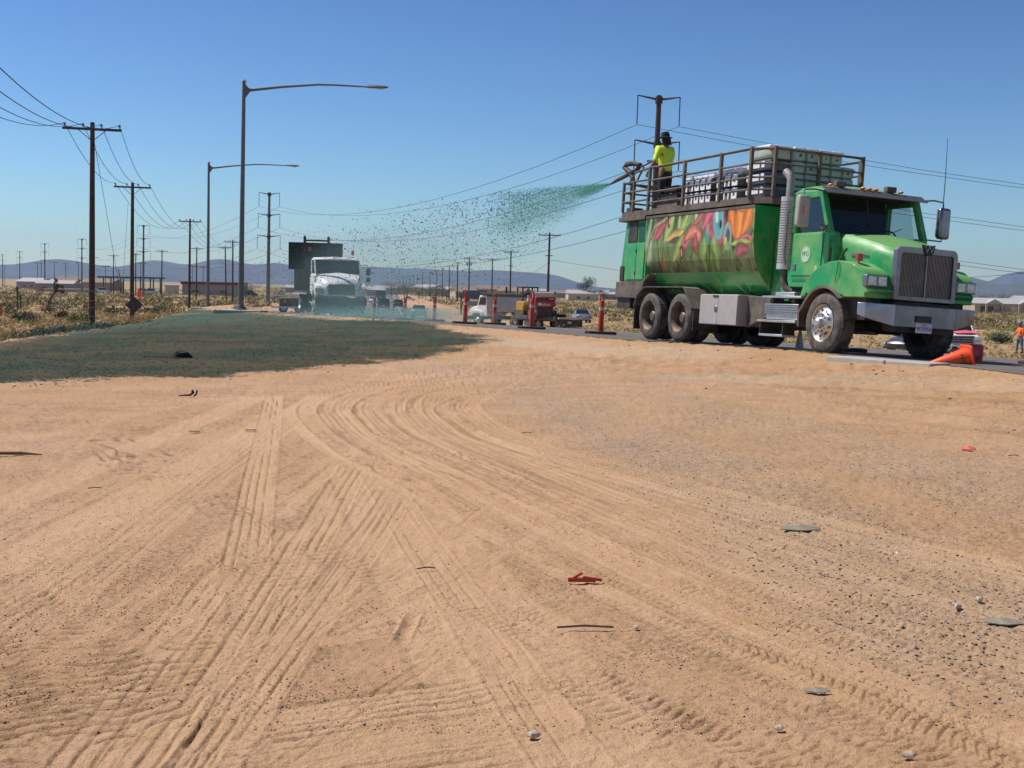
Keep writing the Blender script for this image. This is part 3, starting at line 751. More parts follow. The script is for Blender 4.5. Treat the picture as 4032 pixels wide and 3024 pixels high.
for pts_, w_, ca, cb in [
        ([(.0, .3), (.02, .6), (.05, .98)], .08, (.30, .38, .22), (.10, .16, .07)), ([(.0, .15), (.04, .3), (.06, .55)], .11, (.38, .44, .28), (.14, .2, .1)),
        ([(.05, .62), (.09, .82), (.18, .9), (.23, 1.0)], .035, (.42, .28, .15), (.2, .13, .07)), ([(.08, .55), (.10, .74), (.17, .84), (.2, .8)], .03, (.36, .25, .14), (.16, .1, .06)),
        ([(.10, .60), (.14, .70), (.19, .84)], .075, (.55, .10, .14), (.22, .05, .06)), ([(.20, .55), (.24, .78), (.28, 1.0)], .12, (.36, .46, .15), (.12, .2, .06)),
        ([(.27, .62), (.34, .66), (.40, .85), (.42, 1.0)], .10, (.36, .46, .14), (.12, .2, .06)), ([(.33, .7), (.34, .85), (.34, .96)], .06, (.40, .50, .2), (.15, .22, .08)),
        ([(.22, .56), (.28, .62), (.34, .64), (.38, .7)], .085, (.55, .42, .12), (.22, .14, .05)), ([(.25, .52), (.31, .56), (.36, .58)], .04, (.16, .06, .05), (.1, .05, .03)),
        ([(.28, .2), (.33, .38), (.38, .6)], .11, (.34, .42, .12), (.1, .16, .05)), ([(.40, .62), (.38, .5), (.41, .42), (.44, .55)], .05, (.50, .16, .15), (.22, .06, .06)),
        ([(.41, .56), (.44, .64), (.48, .68), (.53, .6), (.52, .48)], .10, (.66, .26, .16), (.32, .08, .06)), ([(.50, .62), (.50, .45), (.52, .30)], .085, (.42, .10, .09), (.16, .04, .04)),
        ([(.48, .8), (.52, .86), (.56, .98)], .06, (.50, .14, .14), (.2, .06, .06)), ([(.56, .72), (.59, .82), (.62, .95), (.66, 1.02)], .10, (.60, .15, .20), (.25, .05, .08)),
        ([(.58, .5), (.62, .62), (.70, .62), (.74, .78)], .10, (.55, .10, .16), (.22, .04, .06)), ([(.68, .42), (.72, .50), (.76, .62)], .09, (.58, .12, .18), (.24, .04, .07)),
        ([(.45, 1.0), (.43, .85), (.40, .76)], .05, (.28, .38, .14), (.1, .15, .06)), ([(.50, 1.0), (.49, .88)], .06, (.42, .52, .16), (.15, .22, .07)),
        ([(.80, 1.02), (.82, .8), (.85, .55)], .12, (.70, .22, .04), (.36, .09, .03)), ([(.88, 1.02), (.89, .78), (.87, .5)], .15, (.82, .30, .06), (.42, .12, .03)),
        ([(.96, 1.0), (.95, .82), (.91, .6)], .12, (.74, .26, .06), (.36, .11, .03)), ([(.84, .98), (.90, .96), (.97, 1.0)], .04, (.5, .26, .12), (.3, .14, .07)),
        ([(.82, .42), (.90, .46), (.98, .44)], .05, (.40, .50, .12), (.16, .22, .06)), ([(.86, .5), (.95, .55), (.98, .5), (.96, .36)], .03, (.56, .16, .16), (.26, .07, .08)),
        ([(.86, .26), (.89, .34), (.95, .33)], .10, (.42, .13, .15), (.18, .05, .06)), ([(.76, .34), (.79, .44), (.80, .36)], .04, (.46, .52, .1), (.2, .24, .06)),
        ([(.57, .06), (.58, .3), (.60, .58)], .17, (.26, .38, .10), (.10, .17, .05)), ([(.68, .02), (.68, .3), (.67, .62)], .15, (.26, .38, .12), (.10, .17, .05)),
        ([(.63, .02), (.63, .2), (.62, .36)], .14, (.15, .25, .05), (.07, .12, .03)), ([(.62, .1), (.625, .3), (.63, .5)], .016, (.03, .03, .02), (.03, .03, .02)),
        ([(.17, .02), (.18, .12), (.19, .24)], .075, (.42, .20, .04), (.2, .1, .03))]:
    lay(stroke(pts_, w_ * 1.25), tuple(q * 1.25 for q in ca), cb)
lay(ell(.70, .80, .20, .34, .15), (.46, .09, .15)); lay(ell(.70, .80, .155, .29, .12), (.07, .30, .28), (.16, .46, .44)); lay(ell(.685, .88, .05, .10, .1), (.55, .66, .62)); lay(ell(.72, .76, .04, .075), (.015, .035, .03))
lay(ell(.785, .56, .11, .21, .1), (.07, .22, .22), (.30, .44, .42)); lay(ell(.79, .56, .06, .11, .1), (.10, .10, .12)); lay(ell(.605, .62, .07, .16), (.08, .28, .26)); lay(ell(.61, .70, .05, .08), (.50, .25, .25))
lay(ell(.235, .86, .055, .10), (.13, .04, .02)); lay(ell(.24, .87, .03, .06), (.72, .35, .12)); lay(ell(.365, .33, .06, .12), (.16, .04, .02)); lay(ell(.365, .33, .03, .07), (.60, .33, .22))
lay(ell(.77, .45, .05, .09), (.42, .52, .12))
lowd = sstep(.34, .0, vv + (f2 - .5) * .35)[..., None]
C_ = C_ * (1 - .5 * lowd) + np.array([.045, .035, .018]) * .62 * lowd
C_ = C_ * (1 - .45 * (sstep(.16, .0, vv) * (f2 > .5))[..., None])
C_ = np.clip(C_, .01, 1)
a = (np.arange(mk - 1)[:, None] * mn + np.arange(mn - 1)[None, :])
Fm = np.stack([a, a + 1, a + mn + 1, a + mn], -1).reshape(-1, 4)
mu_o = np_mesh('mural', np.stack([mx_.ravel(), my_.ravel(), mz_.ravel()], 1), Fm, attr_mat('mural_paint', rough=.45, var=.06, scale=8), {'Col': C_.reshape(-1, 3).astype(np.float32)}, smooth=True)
mu_o.parent = TR; mu_o['label'] = 'mural of eyes, petals and leaves'
# rear pump compartment
c = MB(); c.prism([(-8.04, 2.64), (-8.24, 1.27), (-6.93, 1.27), (-6.93, 2.64)], 'y', -1.16, 1.16); c.build('pump_compartment', M_GRN, TR, bevel=.02)
for x0, x1, z0, z1 in ((-7.86, -7.40, 1.31, 2.10), (-7.38, -7.0, 1.31, 2.12)): MB().bb(x0, x1, -1.185, -1.155, z0, z1).build('door', M_GRN, TR, bevel=.008)
MB().bb(-7.88, -7.42, -1.18, -1.150, 2.16, 2.62).build('opening', M_BLK, TR, bevel=.01)
MB().bb(-7.36, -7.0, -1.172, -1.150, 2.16, 2.6).build('vent_panel', mat('dark_green', (.008, .09, .035), .5), TR)
MB().bb(-8.18, -8.0, -1.185, -1.155, 1.28, 1.62).build('switch_box', M_BLK, TR)
for zz in (1.45, 1.95): MB().cyl((-7.39, -1.195, zz - .04), (-7.39, -1.195, zz + .04), .012).build('hinge', M_BLK, TR)
MB().prism([(-8.28, 1.26), (-8.28, .9), (-7.12, .88), (-6.93, 1.0), (-6.86, 1.26)], 'y', -1.22, 1.22).build('skirt', M_TAN, TR, bevel=.01)
MB().bb(-8.28, -7.62, -1.15, 1.15, .66, .9).build('rear_bumper', M_BLK, TR)
MB().bb(-8.27, -6.93, -1.26, 1.26, 2.64, 2.73).build('ledge', M_TAN, TR, bevel=.01)
c = MB()
for k in range(5): c.bb(-7.05 + k * .075, -6.97 + k * .075, -1.2, -.8, 1.20 + k * .045, 1.235 + k * .045)
c.build('corrugated_hose', M_TAN, TR, smooth=40)
# deck and railing
dk = [(-8.15, -1.24), (-2.62, -1.24), (-2.2, -.98), (-2.2, .98), (-2.62, 1.24), (-8.15, 1.24)]
MB().prism(dk, 'z', 2.735, 2.86).build('deck', M_TAN, TR)
def rail_run(z, h, r_, path):
    for (a0, b0), (a1, b1) in zip(path[:-1], path[1:]):
        MB().tube([(a0, b0, z), (a1, b1, z)], r_, 6).build('rail', M_TAN, TR, smooth=60)
dk_r = [(-6.85, -1.24), (-5.25, -1.24), (-3.75, -1.24), (-2.62, -1.24), (-2.2, -.98), (-2.2, 0), (-2.2, .98), (-2.62, 1.24), (-3.75, 1.24), (-5.25, 1.24), (-6.85, 1.24)]
for z_ in (3.77, 3.49, 3.23, 3.0): rail_run(z_, 0, .028 if z_ > 3.7 else .021, dk_r)
for a0, b0 in dk_r: MB().bb(a0 - .035, a0 + .035, b0 - .03, b0 + .03, 2.86, 3.80).build('post', M_TAN, TR, bevel=.006)
rr_ = [(-6.85, -1.24), (-7.6, -1.24), (-8.13, -1.24), (-8.13, -.3), (-8.13, .6), (-8.13, 1.24), (-6.85, 1.24)]
for z_ in (3.52, 3.30, 3.08): rail_run(z_, 0, .024, rr_)
for a0, b0 in rr_[1:-1]: MB().bb(a0 - .028, a0 + .028, b0 - .028, b0 + .028, 2.86, 3.55).build('post', M_TAN, TR)
MB().tube([(-6.85, -1.24, 3.77), (-7.0, -1.24, 3.77), (-7.6, -1.24, 3.73), (-7.85, -1.24, 3.52)], .024, 6).build('rail', M_TAN, TR, smooth=60)
for x0, x1, y0, y1, z1 in ((-6.75, -5.75, -1.1, -.2, 3.02), (-6.7, -5.85, -1.05, -.25, 3.18), (-6.6, -6.0, -1.0, -.3, 3.36)): MB().bb(x0, x1, y0, y1, 2.87 if z1 < 3.1 else z1 - .13, z1).build('hatch', M_TAN if z1 < 3.1 else M_BLK, TR, bevel=.02)
# spray cannon: mast, elbow loop, barrel, nozzle, tiller
def tp(px, py, y):       # point on the truck's plane y = const seen at a source pixel
    o_ = TRM.inverted() @ Vector((0, 0, CAMZ)); d_ = TRM.inverted().to_3x3() @ (CAM_ROT @ Vector(((px - 2016) / FPX, -(py - 1512) / FPX, -1)))
    return o_ + d_ * ((y - o_.y) / d_.y)
def z1p(x_, y_, yy=-.85): return tp(2350 + x_ / 1.885, 520 + y_ / 1.885, yy)
NOZ = z1p(104, 386)
MB().tube([z1p(262, 596), z1p(264, 480), z1p(268, 370)], .065, 12).build('cannon_mast', M_BLK, TR, smooth=50)
MB().tube([z1p(268, 370), z1p(262, 320), z1p(235, 290), z1p(205, 262), z1p(225, 238), z1p(275, 232), z1p(320, 245), z1p(300, 280), z1p(262, 302), z1p(240, 312)], .062, 12).build('cannon_elbow', M_BLK, TR, smooth=60)
MB().tube([z1p(242, 310), z1p(190, 338), z1p(150, 358), NOZ], [.055, .05, .045, .022], 12).build('cannon_barrel', mat('rusty_nozzle', (.12, .05, .035), .6, var=.3), TR, smooth=50)
MB().tube([z1p(322, 262), z1p(380, 234), z1p(436, 205)], .02, 8).build('cannon_tiller', M_BLK, TR, smooth=50)
MB().tube([z1p(300, 360), z1p(330, 300), z1p(350, 262)], .022, 8).build('cannon_strut', M_BLK, TR, smooth=50)
MB().bb(-8.45, -8.15, -1.0, -.7, 2.86, 3.0).build('cannon_base', M_BLK, TR, bevel=.02)
# rear mudguard over the tandem
def strip(poly, y0, y1, th=.02):
    c = MB()
    for (a0, b0), (a1, b1) in zip(poly[:-1], poly[1:]):
        dx, dz = a1 - a0, b1 - b0; L = sqrt(dx * dx + dz * dz); nx, nz_ = -dz / L * th, dx / L * th
        c.prism([(a0, b0), (a1, b1), (a1 + nx, b1 + nz_), (a0 + nx, b0 + nz_)], 'y', y0, y1)
    return c
for s in (-1, 1):
    fg = [(-7.22, .70), (-7.08, .95), (-6.82, 1.10), (-6.70, 1.13), (-5.0, 1.13), (-4.88, 1.10), (-4.55, .70)]
    strip(fg, s * 1.25, s * .58).build('mudguard', M_TAN, TR)
    c = MB()
    for k in range(4): c.prism([(-4.93 + k * .05, 1.11), (-4.6 + k * .05, .70), (-4.575 + k * .05, .70), (-4.905 + k * .05, 1.11)], 'y', s * (1.25 - .035 * k), s * .62)
    c.build('mudguard_fold', M_TAN, TR)
    MB().bb(-7.24, -7.21, s * 1.22, s * .6, .2, .78).build('mud_flap', M_BLK, TR)
    MB().bb(-4.56, -4.53, s * 1.2, s * .6, .25, .70).build('mud_flap', M_BLK, TR)
# tool box and frame side box
MB().bb(-4.25, -2.79, -1.20, -.55, .395, 1.0).build('tool_box', M_GRYP, TR, bevel=.012)
for x0, x1 in ((-4.24, -3.535), (-3.525, -2.80)):
    MB().bb(x0, x1, -1.222, -1.198, .405, .985).build('tool_box_door', M_GRYP, TR, bevel=.006)
MB().ball((-3.6, -1.225, .71), (.06, .02, .07), 12, 6).build('latch', M_CHR, TR, smooth=40)
MB().bb(-3.72, -3.52, -1.24, -1.22, .95, .98).build('latch', M_BLK, TR)
MB().bb(-2.78, -1.95, -1.0, -.5, .42, .98).build('battery_box', M_TAN, TR, bevel=.01)
MB().tube([(-2.7, -1.0, .4), (-1.9, -1.0, .62)], .04, 6).build('brace', M_BLK, TR)
MB().bb(-4.2, -1.4, .5, 1.15, .38, .98).build('fuel_tank', M_ALU, TR, bevel=.08)
# cab steps
for args, nm in (((-1.9, -.64, -1.24, -.8, .945, .985), 'step'), ((-1.86, -.76, -1.20, -.6, .66, .84), 'step_box'), ((-1.84, -.78, -1.16, -.6, .56, .66), 'step_box'), ((-2.0, -.74, -1.26, -.75, .50, .545), 'step'), ((-1.92, -1.14, -1.25, -.95, .24, .285), 'step')):
    MB().bb(*args).build(nm, M_ALU, TR, bevel=.008)
c = MB()
for k in range(4): c.bb(-1.86, -.76, -1.212, -1.20, .68 + k * .042, .70 + k * .042)
c.build('step_ribs', M_CHR, TR)
for xx in (-1.9, -1.15): MB().bb(xx - .012, xx + .012, -1.24, -.98, .28, .5).build('step_hanger', M_BLK, TR)
MB().bb(-1.62, -1.0, -1.14, -.85, .99, 1.06).build('step_plate', M_ALU, TR, bevel=.01)
for xx in (-1.72, -1.02): MB().cyl((xx, -1.14, .89), (xx, -.9, .89), .055).build('air_tank', M_TAN, TR, smooth=40)
# exhaust stack with perforated guard
pm = mat('perforated_guard', (.60, .59, .57), .45, .4, var=.08, dirt=DUST, dirt_amt=.1)
MB().cyl((-1.56, -1.02, 1.48), (-1.56, -1.02, 2.80), .15, n=28).build('stack_guard', pm, TR, smooth=50)
c = MB()
for r_ in range(24):
    for k in range(14):
        a0 = 2 * pi * (k + .5 * (r_ % 2)) / 28 + pi * .95
        z_ = 1.60 + r_ * .048
        c.cyl((-1.56 + cos(a0) * .1505, -1.02 + sin(a0) * .1505, z_), (-1.56 + cos(a0) * .153, -1.02 + sin(a0) * .153, z_), .0115, n=6)
go = c.build('guard_holes', M_BLK, TR); go['kind'] = 'stuff'
MB().tube([(-1.56, -1.02, 2.78), (-1.56, -1.02, 3.12), (-1.60, -1.03, 3.2), (-1.70, -1.05, 3.28)], .075, 14, False).build('tail_pipe', mat('weathered_pipe', (.36, .33, .30), .6, .5, var=.2), TR, smooth=50)
MB().tube([(-1.56, -1.02, 1.5), (-1.56, -1.02, 1.28), (-1.5, -1.0, 1.14), (-1.35, -.9, 1.06), (-.7, -.7, 1.04)], .065, 12).build('exhaust_elbow', M_TAN, TR, smooth=50)
# cab shell with openings
gz_m = M_GRN
cw = 1.04
def cabpart(poly, y0, y1, nm='cab', m=None, bev=.015): return MB().prism(poly, 'y', y0, y1).build(nm, m or gz_m, TR, bevel=bev)
cabpart([(-1.38, 1.16), (-.28, 1.16), (-.22, 1.4), (-.20, 2.13), (-1.34, 2.13), (-1.40, 1.5)], -cw, -.92)
cabpart([(-1.38, 1.16), (-.28, 1.16), (-.22, 1.4), (-.20, 2.13), (-1.34, 2.13), (-1.40, 1.5)], .92, cw)
MB().bb(-1.40, -1.33, -.93, .93, 1.16, 2.9).build('cab_back', M_GRN, TR)
MB().bb(-1.35, -.22, -.93, .93, 1.14, 1.2).build('cab_floor', M_BLK, TR)
for s in (-1, 1):
    y0, y1 = (s * cw, s * (cw - .1))
    cabpart([(-1.38, 2.13), (-1.28, 2.13), (-1.26, 2.80), (-1.34, 2.88)], y0, y1, 'rear_pillar')
    cabpart([(-.33, 2.13), (-.20, 2.13), (-.50, 2.84), (-.62, 2.84)], y0, y1 , 'windscreen_pillar')
    cabpart([(-1.34, 2.74), (-.55, 2.74), (-.55, 2.86), (-1.34, 2.88)], y0, y1, 'window_header')
    MB().prism([(-1.29, 2.14), (-.33, 2.14), (-.58, 2.76), (-1.27, 2.76)], 'y', s * (cw - .045), s * (cw - .052)).build('side_window', M_GL, TR)
# roof: crowned
rings = []
for x_, zt in ((-1.38, 2.93), (-1.2, 2.99), (-.8, 3.0), (-.52, 2.93)):
    rings.append([(x_, -cw, 2.84), (x_, -cw + .05, zt - .05), (x_, -.6, zt), (x_, 0, zt + .015), (x_, .6, zt), (x_, cw - .05, zt - .05), (x_, cw, 2.84)])
MB().loft(rings).build('cab_roof', M_GRN, TR, smooth=40)
c = MB(); c.prism([(-.47, 2.14), (-.46, 2.14), (-.66, 2.80), (-.67, 2.80)], 'y', -.95, .95); c.build('windscreen', M_WS, TR)
MB().tube([(-.455, 0, 2.15), (-.655, 0, 2.79)], .012, 4).build('windscreen_divider', M_BLK, TR)
for y_ in (-.55, .25): MB().tube([(-.44, y_, 2.14), (-.50, y_ + .45, 2.32)], .008, 4).build('wiper', M_BLK, TR)
# interior
MB().bb(-1.325, -1.31, -.92, .92, 1.2, 2.84).bb(-1.31, -.62, -.93, .93, 2.82, 2.84).bb(-1.3, -.25, -.915, -.905, 1.2, 2.12).bb(-1.3, -.25, .905, .915, 1.2, 2.12).build('cab_lining', M_SEAT, TR)
MB().bb(-.62, -.3, -.92, .92, 1.75, 2.12).build('dashboard', M_SEAT, TR, bevel=.03)
for y_ in (-.5, .5):
    MB().bb(-1.25, -.8, y_ - .25, y_ + .25, 1.45, 1.62).bb(-1.3, -1.18, y_ - .24, y_ + .24, 1.6, 2.35).build('seat', M_SEAT, TR, bevel=.04)
c = MB(); c.tube([(-.72 + .12 * sin(a_), .5 + .22 * cos(a_), 2.1 + .16 * sin(a_)) for a_ in np.linspace(0, 2 * pi, 18)], .015, 6); c.build('steering_wheel', M_BLK, TR)
# visor, marker lamps, work lamps
MB().loft([[(-.50, y_, 2.90), (-.30, y_, 2.80), (-.29, y_, 2.81), (-.49, y_, 2.925)] for y_ in (-1.06, -.9, 0, .9, 1.06)]).build('sun_visor', M_CHR, TR, smooth=20)
for y_ in (-.88, -.2, -.06, .08, .62): MB().ball((-.52, y_, 2.965), (.07, .045, .028), 12, 6).build('marker_lamp', M_AMB, TR, smooth=60)
for y_ in (-.66, .42):
    MB().bb(-.62, -.5, y_ - .10, y_ + .10, 2.95, 3.05).build('work_lamp', M_TAN, TR, bevel=.012)
# hood
rings = []
for x_, w_, zt in ((-.34, .86, 2.13), (-.1, .84, 2.12), (.3, .78, 2.04), (.7, .70, 1.93), (1.0, .635, 1.85), (1.05, .61, 1.82)):
    rings.append([(x_, -w_, 1.0), (x_, -w_, zt - .22), (x_, -w_ + .03, zt - .11), (x_, -w_ + .11, zt - .03), (x_, -.35, zt + .01), (x_, 0, zt + .035), (x_, .35, zt + .01), (x_, w_ - .11, zt - .03), (x_, w_ - .03, zt - .11), (x_, w_, zt - .22), (x_, w_, 1.0)])
MB().loft(rings).build('hood', M_GRN, TR, smooth=30)
cowl = [(-.34, 1.2), (-.18, 1.2), (-.12, 1.5), (-.14, 1.95), (-.24, 2.14), (-.34, 2.14)]
for s in (-1, 1):
    MB().prism(cowl, 'y', s * 1.0, s * .80).build('cowl', M_GRN, TR, bevel=.03)
    MB().bb(-.22, -.16, s * 1.005, s * .99, 1.5, 1.85).build('cowl_vent', M_BLK, TR)
    # fender: arch cut out, outer face tucks in towards the front
    top = [(-.74, .98), (-.66, 1.16), (-.50, 1.34), (-.25, 1.49), (.05, 1.58), (.35, 1.60), (.62, 1.57), (.85, 1.47), (.99, 1.38)]
    arch = [(0 + .64 * cos(t), .50 + .64 * sin(t)) for t in np.linspace(radians(132), radians(52), 12)]
    arch = [(-.60, .98), (-.55, 1.05)] + [p for p in arch if p[0] > -.5 and p[0] < .45] + [(.50, 1.02), (.54, .985)]
    def yout(x_): return float(np.interp(x_, [-.7, .5, .8, 1.0, 1.1], [1.20, 1.20, 1.17, 1.10, 1.02])) * s
    front = [(1.0, 1.36), (1.01, 1.16), (1.12, 1.13), (1.12, 1.10), (1.0, 1.06), (1.0, .985)]
    poly = top + front + arch[::-1]
    MB().loft([[(p[0], yout(p[0]), p[1]) for p in poly], [(p[0], s * .55, p[1]) for p in poly]]).build('fender', M_GRN, TR, bevel=.02)
    fl = MB()
    A_ = [(-.70, .45), (-.72, .7)] + [(0 + .68 * cos(t), .50 + .68 * sin(t)) for t in np.linspace(radians(140), radians(48), 12)] + [(.56, .99)]
    for (a0, b0), (a1, b1) in zip(A_[:-1], A_[1:]):
        fl.prism([(a0, b0), (a1, b1), (a1 * .93, .5 + (b1 - .5) * .93), (a0 * .93, .5 + (b0 - .5) * .93)], 'y', s * 1.235, s * 1.0)
    fl.build('fender_flare', M_TAN, TR, smooth=50)
    strip([(-.68, .40), (-.67, .75), (-.52, 1.0), (-.2, 1.12), (.2, 1.12), (.5, .95)], s * 1.0, s * .45, .015).build('wheel_well', M_BLK, TR)
    # lamps
    MB().bb(.90, 1.045, s * 1.12, s * .70, 1.17, 1.365).build('headlight_bezel', M_CHR, TR, bevel=.012)
    for y_ in (1.01, .81): MB().bb(1.03, 1.055, s * (y_ - .085), s * (y_ + .085), 1.19, 1.345).build('headlight', M_LENS, TR, bevel=.01)
    MB().bb(.60, .68, s * 1.06, s * .95, 1.60, 1.72).bb(.63, .65, s * 1.02, s * .99, 1.54, 1.6).build('turn_lamp', M_RED, TR, bevel=.008)
    MB().bb(.3, .9, s * 1.0, s * .7, .62, 1.0).build('inner_fender', M_BLK, TR)
# grille
gf = MB(); o_, i_ = .625, .535
def rrect(w_, z0, z1, r_, n_=5):
    P = []
    for cx_, cz_, a0 in ((w_ - r_, z1 - r_, 0), (-w_ + r_, z1 - r_, 90), (-w_ + r_, z0 + r_ * .3, 180), (w_ - r_, z0 + r_ * .3, 270)):
        rr = r_ if a0 < 180 else r_ * .3
        cx2 = cx_ if a0 < 180 else (cx_ + (r_ - rr) * (1 if cx_ > 0 else -1))
        for t in np.linspace(0, 90, n_): P.append((cx2 + rr * cos(radians(a0 + t)), cz_ + rr * sin(radians(a0 + t))))
    return P
Po, Pi = rrect(.625, .985, 1.87, .10), rrect(.535, 1.05, 1.77, .05)
rings = [[(1.04, a0, b0) for a0, b0 in Po], [(1.12, a0, b0) for a0, b0 in Po], [(1.135, a0 * .985, .01 + b0 * .99) for a0, b0 in Po], [(1.135, a0, b0) for a0, b0 in Pi], [(1.06, a0, b0) for a0, b0 in Pi]]
gf.loft(rings, cap=False); gf.build('grille_frame', M_CHR, TR, smooth=35)
MB().bb(1.045, 1.058, -.54, .54, 1.04, 1.78).build('grille_back', M_BLK, TR)
c = MB()
for k in range(37):
    y_ = -.52 + k * (1.04 / 36)
    if abs(y_) < .02: continue
    c.bb(1.075, 1.10, y_ - .006, y_ + .006, 1.05, 1.77)
go = c.build('grille_bars', mat('grille_bar_metal', (.30, .27, .24), .45, .6, var=.15, dirt=DUST, dirt_amt=.3), TR); go['kind'] = 'stuff'
MB().bb(1.075, 1.12, -.014, .014, 1.05, 1.77).build('grille_bar', M_CHR, TR)
MB().prism([(-.13, 1.93), (-.10, 1.80), (-.05, 1.745), (.05, 1.745), (.10, 1.80), (.13, 1.93), (.05, 1.915), (-.05, 1.915)], 'x', 1.10, 1.15).build('emblem', M_BLK, TR, bevel=.008)
for s in (-1, 1):
    MB().tube([(-.30, s * .88, 2.08), (-.28, s * .90, 1.3)], .008, 4).build('panel_gap', M_BLK, TR)
    MB().tube([(.35, s * 1.205, 1.58), (.30, s * 1.207, 1.3), (.28, s * 1.206, 1.22)], .006, 4).build('panel_gap', M_BLK, TR)
for k in range(9): MB().ball((-.44, -.9 + k * .225, 2.897), (.012, .012, .008), 6, 4).build('rivet', M_BLK, TR)
MB().tube([(-1.28, -1.062, 1.30), (-.36, -1.062, 1.30)], .008, 4).build('panel_gap', M_BLK, TR)
text('W', 'emblem_letter', M_CHR, TR, (1.155, 0, 1.84), (pi / 2, 0, pi / 2), .17, .006, sx=1.1)
text('WESTERN STAR', 'badge_lettering', M_ALU, TR, (.33, -.795, 1.735), (pi / 2, 0, .173), .062, .006, sx=.95)
# bumper
bz0, bz1 = .54, .90
MB().prism([(1.20, -.62), (1.20, .62), (1.15, .62), (1.15, -.62)], 'z', bz0, bz1).build('bumper', M_CHR, TR, bevel=.01)
for s in (-1, 1):
    rings = [[(1.20, s * .62, bz1), (1.20, s * .62, bz0), (1.15, s * .62, bz0), (1.15, s * .62, bz1)], [(1.06, s * 1.12, bz1), (1.06, s * 1.12, bz0 + .12), (1.01, s * 1.10, bz0 + .12), (1.01, s * 1.10, bz1)],
             [(.96, s * 1.20, bz1), (.96, s * 1.20, bz0 + .16), (.92, s * 1.17, bz0 + .16), (.92, s * 1.17, bz1)]]
    MB().loft(rings).build('bumper_end', mat('bumper_blue_grey', (.42, .45, .50), .35, .6, var=.08) if s < 0 else M_CHR, TR, bevel=.008)
MB().bb(1.195, 1.206, -.23, .12, .63, .74).build('bumper_slot', M_BLK, TR, bevel=.01)
MB().bb(1.205, 1.212, -.20, .13, .455, .61).build('licence_plate', mat('plate_white', (.75, .76, .78), .4, var=.03), TR, bevel=.006)
text('9F25956', 'plate_number', mat('plate_blue', (.03, .05, .16), .5), TR, (1.215, -.035, .525), (pi / 2, 0, pi / 2), .085, .001)
text('California', 'plate_word', mat('plate_red', (.4, .04, .04), .5), TR, (1.215, -.035, .585), (pi / 2, 0, pi / 2), .035, .001)
MB().bb(.8, 1.1, -.55, .55, .45, .95).build('radiator', M_BLK, TR)
MB().bb(-.3, .9, -.35, .35, .5, 1.3).build('engine', M_BLK, TR)
# door, badge, handles
MB().prism([(-1.30, 1.36), (-.40, 1.36), (-.36, 2.10), (-1.28, 2.10)], 'y', -cw - .018, -cw + .002).build('door', M_GRN, TR, bevel=.01)
MB().cyl((-.86, -cw - .016, 1.74), (-.86, -cw - .022, 1.74), .155, n=32).build('door_roundel', mat('roundel_cream', (.42, .60, .40), .5, var=.1), TR)
MB().lathe([(.150, 0), (.150, .003), (.142, .003), (.142, 0)], (-.86, -cw - .022, 1.74), 'y', 32, sgn=-1).build('roundel_ring', M_GRN, TR)
text('PFG', 'roundel_letters', mat('roundel_green', (.02, .16, .06), .5), TR, (-.86, -cw - .0235, 1.74), (pi / 2, 0, 0), .12, .001)
MB().bb(-1.24, -1.14, -cw - .035, -cw - .018, 1.46, 1.58).build('door_handle', M_CHR, TR, bevel=.01)
MB().bb(-.56, -.48, -cw - .022, -cw - .018, 1.44, 1.53).build('door_sticker', mat('sticker', (.6, .45, .35), .5), TR)
MB().tube([(-1.42, -1.1, 1.55), (-1.42, -1.14, 1.7), (-1.40, -1.14, 2.5), (-1.3, -1.1, 2.62)], .016, 6).build('grab_handle', M_CHR, TR, smooth=50)
# mirrors
for s, xm in ((-1, -.52), (1, -.30)):
    mm = MB().bb(xm - .05, xm + .08, s * 1.42 - .12, s * 1.42 + .12, 2.18, 2.74).build('mirror', M_GRYP if s < 0 else M_CHR, TR, bevel=.045)
    MB().bb(xm - .06, xm - .045, s * 1.42 - .10, s * 1.42 + .10, 2.22, 2.70).build('mirror_glass', M_LENS, mm)
    MB().tube([(-.5, s * .98, 2.84), (xm, s * 1.2, 2.86), (xm, s * 1.40, 2.84), (xm, s * 1.42, 2.72)], .016, 6).build('mirror_arm', M_CHR, TR, smooth=50)
    MB().tube([(-.4, s * 1.02, 2.16), (xm, s * 1.42, 2.14), (xm, s * 1.42, 2.2)], .014, 6).build('mirror_arm', M_CHR, TR, smooth=50)
MB().bb(-.43, -.415, -1.445, -1.40, 2.42, 2.54).build('mirror_reflector', M_AMB, TR)
MB().ball((-.34, -1.10, 2.2), (.05, .05, .06)).build('mirror_hinge', M_CHR, TR, smooth=50)
MB().tube([(-.30, 1.40, 2.75), (-.30, 1.40, 3.3), (-.31, 1.39, 4.0)], [.009, .007, .004], 6).build('antenna', M_BLK, TR)
MB().tube([(-.02, -.93, 1.60), (.1, -.95, 1.74), (.2, -.95, 1.82)], .022, 6).build('hood_latch', M_BLK, TR, smooth=50)

